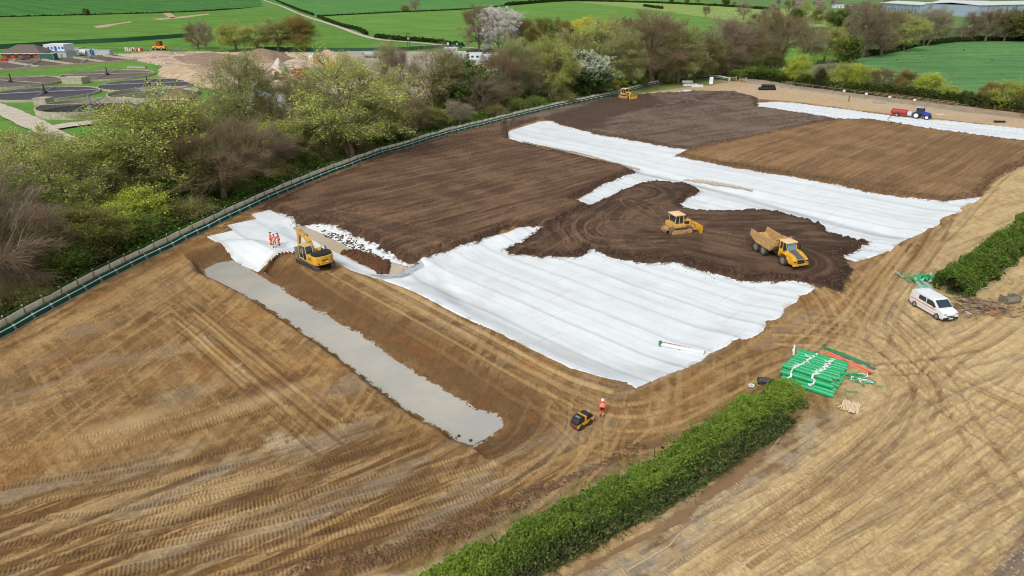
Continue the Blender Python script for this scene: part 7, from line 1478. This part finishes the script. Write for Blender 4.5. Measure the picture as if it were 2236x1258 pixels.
def tank(x, y, rx, h, bed, label, hollow=False, mast=True, ang=.4):
    p = P(x, y); depth = p.y * math.cos(TH) + CH * math.sin(TH); r = rx * depth / F; z = zg(p.x, p.y)
    t = thing('filter_tank', label, 'filter tank', (p.x, p.y, z), 0, 'round filter tanks at the treatment works')
    mb = MB(); ring(mb, r - .35, r, -1.2, h); mb.build('tank_wall', CONC, t)
    mb = MB(); disc(mb, r - .3, h - (.25 if not hollow else h - .25)); mb.build('filter_bed', bed, t)
    if mast:
        mb = MB(); b0 = .3 if hollow else h - .2
        mb.bar((0, 0, b0), (0, 0, h + 2.6), .28, .2, seg=10); mb.box(-.7, .7, -.7, .7, b0, b0 + 1.1, .1) if hollow else mb.bar((0, 0, b0), (0, 0, h + .5), .8, seg=12); mb.build('centre_column', DKM if not hollow else GRYM, t)
        for k in range(4):
            a = ang + k * math.pi / 2; d = Vector((math.cos(a), math.sin(a), 0)); mb = MB(); mb.bar(Vector((0, 0, h + .25)), d * (r - .6) + Vector((0, 0, h + .2)), .16, .12, seg=6); mb.bar(Vector((0, 0, h + 2.2)), d * (r * .55) + Vector((0, 0, h + .3)), .03, seg=4); mb.build('sparge_arm', ARM, t)
    return t
tank(235, 166, 93, .6, CLB, 'brown-bedded round tank farthest back, centre', ang=.2); tank(26, 183, 100, .8, CLB, 'brown-bedded round tank at the left edge, back row', ang=1.2)
tank(99, 207, 106, .7, CLK, 'dark-bedded round tank at the left with a pale cross of arms', ang=.35); tank(323, 187, 97, .6, CLK, 'dark-bedded round tank at the right of the back row', ang=.3)
tank(337, 210, 91, 1.3, M('mossy_floor', (92, 104, 62), .95, noise=.3), 'empty mossy round tank in front of the right dark one', True, ang=.9); tank(201, 243, 104, 1.9, M('dark_floor', (42, 46, 40), .8, noise=.4), 'nearest round tank, high walled with a dark mossy floor', True, ang=.2)
def block(name, label, x, y, wpx, d, h, m, rz=0.0, cat='box', roof=None, parts=(), group=None, zoff=0):
    p = G(x, y); w_ = wpx / ((y - (CY - F * math.tan(TH))) * math.cos(TH) / CH); t = thing(name, label, cat, (p.x, p.y + d / 2, p.z + zoff), rz, group)
    mb = MB(); mb.box(-w_ / 2, w_ / 2, -d / 2, d / 2, 0, h, .04); mb.build('body', m, t)
    if roof: mb = MB(); mb.box(-w_ / 2 - .06, w_ / 2 + .06, -d / 2 - .06, d / 2 + .06, h, h + .18, .03); mb.build('roof', roof, t)
    for nm, fx0, fx1, z0, z1, mm in parts: mb = MB(); mb.box(-w_ / 2 + w_ * fx0, -w_ / 2 + w_ * fx1, -d / 2 - .05, -d / 2 + .02, z0, z1); mb.build(nm, mm, t)
    return t
# concrete chambers next to the tanks
block('concrete_chamber', 'square concrete chamber at the left of the back centre tank', 158, 184, 44, 5, 2.2, CONC, cat='chamber', parts=(('rim', 0, 1, 2.0, 2.25, M('rim_concrete', (176, 168, 150), .9)),)); block('concrete_chamber', 'square concrete chamber before the left dark tank', 88, 231, 28, 4, 2.0, CONC, cat='chamber', parts=(('rim', 0, 1, 1.85, 2.05, M('rim_concrete2', (166, 158, 140), .9)),))
block('concrete_channel', 'long low concrete channel on the grass behind the tanks', 298, 149, 44, 1.5, .8, CONC, -.18, cat='channel', parts=(('coping', 0, 1, .7, .86, GRYM),))
# rectangular settling bed row
pa, pb_ = P(10, 156), P(300, 134); ln = (pb_ - pa); rz_ = math.atan2(ln.y, ln.x); L = ln.length
t = thing('settling_tanks', 'long row of dark rectangular settling tanks with low dividing walls', 'settling tanks', (pa.x, pa.y, zg(pa.x, pa.y)), rz_)
MB().box(-26, L, 0, .5, -.3, 1.0).build('near_wall', M('coping_pale', (176, 168, 138), .9), t); MB().box(-26, L, 32, 32.5, -.3, 1.0).build('far_wall', CONC, t); MB().box(-26, L, .5, 32, 0, .35).build('filter_bed', M('bed_brown', (92, 82, 74), .95, noise=.3, scale=.8, bump=.08, bscale=2), t)
for k in range(7): x = -26 + (L + 26) * k / 6; mb = MB(); mb.beam((x, .5, .6), (x - 3, 32, .6), .5, 1.0); mb.build('dividing_wall', CONC, t)
for k in range(3): x = -18 + (L + 12) * (k + .2) / 3; MB().beam((x, 1, 1.0), (x + 14, 31, 1.0), .35, .2).build('walkway', ARM, t)
BRK = M('red_brick', (150, 84, 64), .9, noise=.15); SLT = M('grey_roof_tiles', (104, 92, 86), .85, noise=.12)
def hip_house(name, label, x, y, wpx, d, h, rh, wall, roofm, doors, rz=0.0):
    p = G(x, y); w_ = wpx / ((y + 40.6) * math.cos(TH) / CH); t = thing(name, label, 'building', (p.x, p.y + d / 2, p.z), rz)
    MB().box(-w_ / 2, w_ / 2, -d / 2, d / 2, -.2, h).build('wall', wall, t); e = .7; r = min(w_, d) / 2 * .9; a, b, c_ = w_ / 2 + e, d / 2 + e, max(0.2, w_ / 2 - r)
    mb = MB(); mb.add([(-a, -b, h - .1), (a, -b, h - .1), (a, b, h - .1), (-a, b, h - .1), (-c_, 0, h + rh), (c_, 0, h + rh)], [(0, 1, 5, 4), (1, 2, 5), (2, 3, 4, 5), (3, 0, 4), (3, 2, 1, 0)]); ro = mb.build('roof', roofm, t); MB().box(-a, a, -b - .03, -b + .02, h - .3, h - .1).build('gutter', WHT, ro)
    for k, (f0, f1, z0, z1, m_) in enumerate(doors): o = MB().box(-w_ / 2 + w_ * f0, -w_ / 2 + w_ * f1, -d / 2 - .06, -d / 2 + .02, z0, z1).build('door' if z0 < .3 else 'window', m_, t); MB().box(-w_ / 2 + w_ * f0 - .08, -w_ / 2 + w_ * f1 + .08, -d / 2 - .04, -d / 2 + .01, z1, z1 + .12).build('lintel', WHT, o)
    return t
BLD = M('door_blue', (38, 62, 128), .5)
hip_house('brick_building', 'single-storey red brick building with a grey hipped roof', 48, 131, 84, 11, 3.1, 3.2, BRK, SLT, [(.12, .22, .9, 2.3, GLS), (.34, .42, .9, 2.3, GLS), (.56, .62, 0, 2.3, BLD), (.72, .82, .9, 2.3, GLS)])
hip_house('pump_house', 'small brick pump house with a brown pyramid roof by the tanks', 387, 238, 54, 6, 3.0, 2.2, BRK, M('brown_tiles', (122, 104, 84), .85, noise=.12), [(.45, .6, 0, 2.4, GRYM), (.68, .78, 0, 2.3, BLK)])
CAB = M('cabin_pale', (206, 216, 222), .5); BLP2 = M('blue_trim', (48, 92, 170), .5); G1 = M('cabin_grey', (178, 184, 188), .5)
pc = [('door', .52, .64, .2, 2.2, BLP2), ('window', .18, .28, 1.0, 1.9, BLP2), ('window', .36, .44, 1.0, 1.9, BLP2), ('window', .72, .80, 1.0, 1.9, BLP2), ('window', .88, .98, 1.0, 1.9, BLP2)]
block('site_cabin', 'grey lower cabin supporting the pale blue-trimmed one', 130, 128, 34, 8, 2.7, G1, cat='cabin', roof=GRYM, parts=(('vent', .2, .35, 1.2, 1.9, GRYM), ('hatch', .6, .75, .3, 2.0, GRYM)))
block('site_cabin', 'pale upper cabin with blue door and blue window shutters', 123, 126.5, 44, 8, 2.8, CAB, cat='cabin', roof=WHT, parts=pc, zoff=3.0)
block('shipping_container', 'dark green container in front of the cabins', 103, 133, 34, 3, 3.0, M('container_green', (38, 98, 78), .6, noise=.08), .0, 'container', M('container_roof', (150, 170, 164), .6), parts=(('door_frame', .02, .06, .1, 2.9, GRYM), ('corner_post', .95, .99, .1, 2.9, GRYM)))
block('shipping_container', 'square pale grey container right of the cabins', 165, 119, 22, 6, 2.9, G1, 0, 'container', GRYM, parts=(('door', .1, .4, .2, 2.5, GRYM), ('hatch', .6, .8, .4, 2.0, GRYM)))
block('shipping_container', 'long pale container beside the blue ring', 190, 121, 34, 3, 2.6, G1, -.03, 'container', WHT, parts=(('door_frame', .95, .99, .1, 2.5, GRYM), ('corner_post', .02, .05, .1, 2.5, GRYM)))
block('shipping_container', 'rightmost pale container with a rounded end', 225, 123, 36, 3, 2.8, G1, -.05, 'container', GRYM, parts=(('door_frame', .95, .99, .1, 2.5, GRYM), ('corner_post', .02, .05, .1, 2.5, GRYM)))
p = G(204, 121); t = thing('blue_ring', 'upright blue ring standing against the long container', 'ring', (p.x, p.y - .8, p.z + 1.5)); mb = MB(); seg = 20
for k in range(seg): a0, a1 = 2 * math.pi * k / seg, 2 * math.pi * (k + 1) / seg; mb.bar((.7 * math.cos(a0), 0, 1.3 * math.sin(a0)), (.7 * math.cos(a1), 0, 1.3 * math.sin(a1)), .3, seg=8)
mb.build('ring_body', BLP2, t)
p = G(184, 121); t = thing('white_tank', 'round white tank lying beside the blue ring', 'tank', (p.x, p.y, p.z)); mb = MB(); mb.bar((-1.8, 0, 1.2), (1.3, 0, 1.2), 1.2, seg=18); mb.build('shell', WHT, t, True); MB().bar((1.3, 0, 1.2), (1.36, 0, 1.2), .7, seg=14).build('manhole', BLK, t)
# cars
def car(label, x, y, colr, rz, L=4.3, group='cars parked by the works', name='parked_car', pick=False):
    p = G(x, y); t = thing(name, label, 'car' if not pick else 'pickup', (p.x, p.y, p.z), rz, group); m = M('car_paint', colr, .35); s = L / 4.3
    prof = [(-2.1, .3), (-2.15, .8), (-1.9, .95), (-1.0, .98), (1.1, .95), (2.0, .78), (2.12, .5), (2.1, .3)]
    mb = MB(); mb.prism(prof, -.86, .86, 'x', .06); mb.build('body', m, t, True)
    top = [(-1.75, .93), (-1.35, 1.42), (.25, 1.45), (1.05, .93)] if not pick else [(-.3, .93), (-.15, 1.6), (.7, 1.6), (1.2, .93)]
    mb = MB(); mb.prism(top, -.76, .76, 'x', .04); c_ = mb.build('glasshouse', GLS, t, True); mb = MB(); mb.box(-.66, .66, top[1][0] + .05, top[2][0] - .05, top[1][1] - .01, top[1][1] + .05, .02); mb.build('roof', m, c_)
    for sx in (-1, 1):
        for yy in (-1.3, 1.3): wheel(t, sx * .76, yy, .32, .2, GRYM, RUB, lugs=0)
    t.scale = (s,) * 3; return t
car('red car at the left end of the brick building', 9, 136, (188, 44, 38), rad(85)); car('white car in front of the brick building', 31, 137, (226, 228, 232), rad(88)); car('dark grey car before the brick building door', 56, 131, (62, 76, 88), rad(92)); car('second red car behind the white one', 30, 130, (176, 58, 52), rad(86))
car('silver car in the compound yard', 795, 124, (176, 180, 184), rad(80)); car('white pickup in the compound yard', 836, 118, (224, 226, 228), rad(20), 5.2, pick=True, name='pickup_truck'); car('white car beside the white pickup', 852, 124, (214, 216, 218), rad(60))
a, b = G(384, 243), G(396, 240); van((b.x, b.y, b.z), rad(-172), 'white van parked at the brown-roofed pump house', 1.15, False)
p = G(809, 128); t = thing('tank_trailer', 'grey cylindrical tank on wheels beside the silver car', 'trailer', (p.x, p.y, p.z), rad(75)); mb = MB(); mb.bar((0, -2.6, 1.9), (0, 2.6, 1.9), 1.25, seg=18); mb.build('tank', M('tank_grey', (166, 164, 160), .5), t, True); [wheel(t, sx * .9, yy, .5, .35, GRYM, RUB, lugs=0) for sx in (-1, 1) for yy in (-1.6, 1.6)]
# mounds
def mound(name, label, pts, h, m, z0=.0, pw=1.0):
    poly = W(pts); x0, x1, y0, y1 = poly[:, 0].min(), poly[:, 0].max(), poly[:, 1].min(), poly[:, 1].max(); nx, ny = 60, 60
    X, Yg = np.meshgrid(np.linspace(x0 - 1, x1 + 1, nx), np.linspace(y0 - 1, y1 + 1, ny)); s = sdist(poly, X, Yg); mx = max(.5, s.max()); Zm = np.where(s > 0, h * (s / mx) ** .8 * pw, -.6) + (fbm(X * .35, Yg * .35, 4, len(label)) - .5) * h * .35 * (s > -1)
    Zm = np.where(s < -.5, -1.5, Zm); me = bpy.data.meshes.new(name); vs = np.stack([X, Yg, Zm + zg(*poly.mean(0)) + z0], 2).reshape(-1, 3); fs = [(j * nx + i, j * nx + i + 1, (j + 1) * nx + i + 1, (j + 1) * nx + i) for j in range(ny - 1) for i in range(nx - 1) if s[j, i] > -2.5]
    me.from_pydata(vs.tolist(), [], fs); me.polygons.foreach_set('use_smooth', [True] * len(me.polygons)); me.update(); return tag(link(name, me, m), label, 'stockpile', 'stockpiles in the compound')
SND = M('sand_heap', (198, 176, 144), .95, col2=lin(160, 138, 112), scale=.3, bump=.08, bscale=1.2); SL2 = M('brown_soil_heap', (160, 136, 112), .95, col2=lin(118, 98, 80), scale=.4, bump=.1, bscale=1)
mound('stockpile', 'long sandy stockpile beside the right-hand round tank', [(345, 152), (370, 144), (420, 146), (470, 158), (500, 175), (480, 196), (430, 190), (385, 176), (350, 168)], 2.6, SND); mound('stockpile', 'brown soil stockpile behind the sandy one', [(375, 126), (440, 120), (520, 122), (560, 130), (540, 150), (470, 148), (400, 138)], 2.8, SL2)
mound('stockpile', 'dark low soil heap right of the sandy stockpile', [(430, 150), (470, 145), (520, 152), (510, 166), (450, 162)], 3.2, SL2); mound('stockpile', 'reddish stockpile under the clump of trees', [(520, 118), (580, 113), (620, 116), (640, 128), (610, 140), (540, 136)], 2.8, SL2)
mound('gravel_heap', 'pale grey conical gravel heap in the compound', [(588, 158), (600, 150), (622, 150), (634, 160), (622, 168), (598, 168)], 5.5, M('gravel', (196, 190, 184), .95, noise=.08, scale=2, bump=.06, bscale=3)); mound('stockpile', 'sandy bank behind the conveyor', [(660, 130), (700, 120), (760, 124), (790, 136), (760, 150), (700, 142)], 4.0, SND)
mound('stockpile', 'pale sand spread in front of the trees of the compound', [(880, 185), (920, 178), (960, 186), (980, 200), (930, 206), (890, 200)], 2.0, SND)
q = sample((comp > 0), 2600); lumps('rubble', 'pale rubble strewn across the compound behind the trees', q, RNG.uniform(.15, .7, len(q)), M('rubble', (190, 172, 156), .95, noise=.35, scale=.4))
# compound machines
excavator('excavator', 'small orange excavator beside the gravel heap', 'excavator', G(612, 174), 1.2, 1.0, M('excavator_orange', (220, 132, 52), .5)).scale = (.9,) * 3
def conveyor(label, x, y, rz, m, L=14):
    p = G(x, y); t = thing('screening_machine', label, 'screening machine', (p.x, p.y, p.z), rz); [crawler(t, sx, .5, 3.4, .8, pads=20) for sx in (-1.1, 1.1)]
    MB().box(-1.2, 1.2, -3, 3, .9, 2.4, .1).build('body', m, t); MB().prism([(-3.4, 2.4), (-2.6, 4.0), (1.2, 4.0), (1.8, 2.4)], -1.4, 1.4, 'x').build('hopper', m, t); mb = MB(); mb.beam((0, 2, 1.4), (0, L * .6, 5.0), 1.0, .3); mb.build('conveyor_belt', DKM, t); mb = MB(); [mb.beam((sx * .55, 2, 1.5), (sx * .55, L * .6, 5.1), .08, .35) for sx in (-1, 1)]; mb.build('conveyor_frame', GRYM, t); return t
conveyor('yellow screening machine with a raised grey conveyor', 722, 156, rad(60), M('screen_yellow', (210, 170, 70), .5)); conveyor('red crusher with a dark conveyor in front of the gravel', 660, 175, rad(-80), M('crusher_red', (168, 52, 50), .5)); conveyor('grey and yellow screening machine beyond the trees of the yard', 985, 190, rad(70), M('screen_ochre', (196, 156, 66), .5))
block('fuel_tank', 'orange square fuel tank in the compound', 690, 140, 11, 2.5, 3.4, M('tank_orange', (222, 136, 42), .5), 0, 'tank', GRYM, parts=(('hatch', .3, .6, .6, 1.8, GRYM), ('gauge', .7, .8, 1.2, 1.6, WHT))); block('water_tank', 'white water tank beside the orange one', 680, 134, 9, 2.5, 3.0, WHT, 0, 'tank', WHT, parts=(('hatch', .3, .6, .8, 1.8, GRYM), ('gauge', .7, .85, 1.2, 1.6, GRYM)))
for i, (x, y, w_, c_, lb) in enumerate(((1000, 128, 34, G1, 'first long grey cabin of the yard row'), (1035, 131, 36, CAB, 'second cabin of the yard row, with orange barriers before it'), (1072, 135, 34, G1, 'third cabin of the yard row'), (985, 118, 30, CAB, 'pale cabin behind the yard row'), (1090, 142, 30, M('cabin_teal', (168, 198, 196), .5), 'pale teal cabin at the right end of the yard row'))):
    block('site_cabin', lb, x, y, w_, 4, 2.8, c_, -.05, 'cabin', WHT, parts=(('door', .1, .2, .1, 2.1, GRYM), ('window', .35, .5, 1.0, 1.9, GLS), ('window', .65, .8, 1.0, 1.9, GLS)))
ORB = M('barrier_orange', (226, 88, 52), .6)
for i, (x, y) in enumerate(((1008, 140), (1018, 143), (1030, 147), (1048, 148), (1062, 152), (1078, 150), (838, 158), (880, 186), (1040, 170), (945, 172))):
    p = G(x, y); t = thing('plastic_barrier', 'orange plastic barrier in the compound behind the trees', 'barrier', (p.x, p.y, p.z), random.uniform(-.5, .5), 'orange plastic barriers in the compound'); mb = MB(); mb.box(-1, 1, -.06, .06, .25, 1.1, .02); [mb.box(k_ - .12, k_ + .12, -.3, .3, 0, .2) for k_ in (-.8, .8)]; mb.build('barrier_board', ORB, t)
for i, (x, y, w_, c_, nm, lb) in enumerate(((616, 224, 26, WHT, 'shipping_container', 'white container glimpsed between thin trunks'), (900, 205, 22, G1, 'shipping_container', 'grey container behind the leaning trunk'), (870, 172, 20, WHT, 'shipping_container', 'white container behind the purple bare tree'), (945, 160, 26, M('container_blue', (120, 144, 160), .6), 'shipping_container', 'blue-grey container in the middle of the yard'), (650, 222, 16, M('skip_red', (176, 74, 66), .6), 'waste_skip', 'red waste skip behind the thin trees'))):
    block(nm, lb, x, y, w_, 2.6, 2.5, c_, random.uniform(-.2, .2), 'container' if 'cont' in nm else 'skip', GRYM, parts=(('door_frame', .02, .06, .1, 2.4, GRYM), ('corner_post', .94, .98, .1, 2.4, GRYM)))
# yellow loader on the pasture with a brown box behind
p = G(350, 110); t = thing('loader', 'yellow loading shovel with a brown box body beyond the stockpiles', 'loader', (p.x, p.y, p.z), rad(80)); LY = M('loader_yellow', (224, 160, 54), .5)
[wheel(t, sx * 1.1, yy, .8, .6, GRYM, RUB, lugs=0) for sx in (-1, 1) for yy in (-1.7, 1.7)]; MB().box(-1.1, 1.1, -3.6, .8, 1.0, 2.3, .12).build('body', LY, t); MB().box(-1.0, 1.0, .8, 3.6, 1.0, 2.0, .1).build('front_frame', LY, t); MB().box(-1.2, 1.2, -1.3, 1.0, 2.3, 4.6, .1).build('box_body', M('rust_box', (132, 62, 46), .8), t); mb = MB(); mb.prism([(3.6, .3), (4.6, .2), (4.3, 1.3), (3.7, 1.3)], -1.5, 1.5, 'x'); mb.build('shovel', GRYM, t)
for i, (x, y, lb) in enumerate(((287, 112, 'row of pale pallets standing on the grass beyond the settling tanks'), (302, 112, 'red and white crates next to the pale pallets'), (385, 108, 'grey heap of scrap right of the yellow loader'))):
    p = G(x, y); t = thing(('pallet_row', 'crate_row', 'scrap_heap')[i], lb, ('pallets', 'crates', 'scrap')[i], (p.x, p.y, p.z))
    for k in range(5): MB().box(-3 + k * 1.1, -2.2 + k * 1.1, -.5, .5, 0, (1.9, 1.6, 1.2)[i] * random.uniform(.7, 1.1), .05).build(('pallet', 'crate', 'scrap_piece')[i], (M('pallet_pale', (206, 198, 172), .9), (RED, WHT)[k % 2], GRYM)[i], t)
# telegraph pole and small signs by the track
p = G(893, 110); t = thing('telegraph_pole', 'twin timber telegraph pole with a transformer beside the farm track', 'telegraph pole', (p.x, p.y, p.z)); [MB().bar((x, 0, -.3), (x, 0, 9.0), .16, .12, seg=8).build('pole', M('pole_brown', (96, 84, 72), .9), t) for x in (-.6, .6)]; MB().box(-1.2, 1.2, -.1, .1, 8.2, 8.4).build('crossarm', DKM, t); MB().box(-.5, .5, -.4, .3, 5.2, 6.6, .08).build('transformer', GRYM, t)
p = G(1580, 162); t = thing('timber_pole', 'slender grey pole standing at the edge of the belt by the entrance', 'pole', (p.x, p.y, p.z)); MB().bar((0, 0, -.3), (0, 0, 7.5), .12, .09, seg=8).build('pole_shaft', GRYM, t)
for x, y, c_, lb in ((978, 103, (206, 220, 230), 'small pale blue sign near the end of the farm track, left one'), (998, 104, (120, 180, 210), 'bluer sign near the end of the farm track')): p = G(x, y); t = thing('small_sign', lb, 'sign', (p.x, p.y, p.z)); MB().box(-.06, .06, -.05, .05, -.2, 1.2).build('post', GRYM, t); MB().box(-.6, .6, -.09, -.05, 1.0, 2.4, .02).build('board', M('sign_blue', c_, .5), t)
for x, y in ((1567, 34), (1580, 34), (1590, 24), (1556, 40), (1606, 30)):
    p = G(x, y); t = thing('sheep', 'white sheep grazing in the pale pasture between the two lone oaks', 'sheep', (p.x, p.y, p.z), random.uniform(0, 6), 'sheep in the pale pasture'); s = 1.5
    skin('body', [(0, -.5 * s, .62 * s), (0, 0, .66 * s), (0, .45 * s, .66 * s), (0, .68 * s, .5 * s), (0, .82 * s, .28 * s), (-.13, -.42, .3 * s), (-.13, -.42, .0), (.13, -.42, .3 * s), (.13, -.42, 0), (-.13, .55, .3 * s), (-.13, .55, 0), (.13, .55, .3 * s), (.13, .55, 0)], [(0, 1), (1, 2), (2, 3), (3, 4), (0, 5), (5, 6), (0, 7), (7, 8), (2, 9), (9, 10), (2, 11), (11, 12)], [.26 * s, .30 * s, .25 * s, .12, .09, .07, .05, .07, .05, .07, .05, .07, .05], M('fleece', (220, 214, 200), .95), t)
# bare earth strips in the pasture
for pts in ([(204, 58), (225, 55), (250, 52), (286, 47), (290, 49), (262, 53), (232, 60), (212, 62)], [(330, 42), (380, 38), (455, 30), (458, 32), (400, 40), (350, 44)], [(355, 29), (372, 28), (385, 38), (372, 41)]):
    flat('bare_earth', W(pts), .2, M('bare_earth', (176, 156, 120), .95, noise=.1))
# warehouses and houses at the horizon
WB = M('warehouse_blue', (150, 166, 184), .6, noise=.05); WR = M('warehouse_roof', (206, 210, 212), .6)
def shed(label, xa, ya, xb, yb, d, h, rh):
    a, b = P(xa, ya), P(xb, yb); L = (b - a).length; rz = math.atan2((b - a).y, (b - a).x); t = thing('warehouse', label, 'warehouse', (a.x, a.y, 0), rz)
    MB().box(0, L, 0, d, -1, h).build('wall', WB, t); mb = MB(); mb.prism([(-.8, h), (d / 2, h + rh), (d + .8, h), (d + .8, h + .5), (d / 2, h + rh + .6), (-.8, h + .5)], -.8, L + .8, 'x'); mb.build('roof', WR, t)
    n = max(2, int(L / 14)); [MB().box(L * (k + .35) / n, L * (k + .35) / n + 4, -.12, .02, 0, 4.5).build('loading_door', M('door_grey', (120, 132, 146), .6), t) for k in range(n)]; [MB().box(L * k / n - .15, L * k / n + .15, -.2, .02, 0, h).build('downpipe', DKM, t) for k in range(1, n)]
shed('first pale blue warehouse, partly hidden by the brown trees', 1920, 24, 2006, 31, 40, 9, 2.0); shed('second warehouse with the broad white roof at the top right', 2028, 30, 2130, 33, 60, 11, 2.0); shed('third warehouse running off the right edge', 2132, 38, 2420, 30, 60, 11, 2.0)
for i, (x, y, lb) in enumerate(((1745, 14, 'far brick house with a slate roof, leftmost'), (1790, 12, 'far brick house in the middle of the group'), (1832, 18, 'far house with a grey gable near the warehouses'), (1862, 22, 'small far house beside the first warehouse'))): hip_house('house', lb, x, y, 20, 9, 5.2, 2.8, M('far_brick', (150, 110, 92), .9) if i != 2 else WR, SLT, [(.2, .35, 1, 2.4, GLS), (.6, .75, 1, 2.4, GLS)])
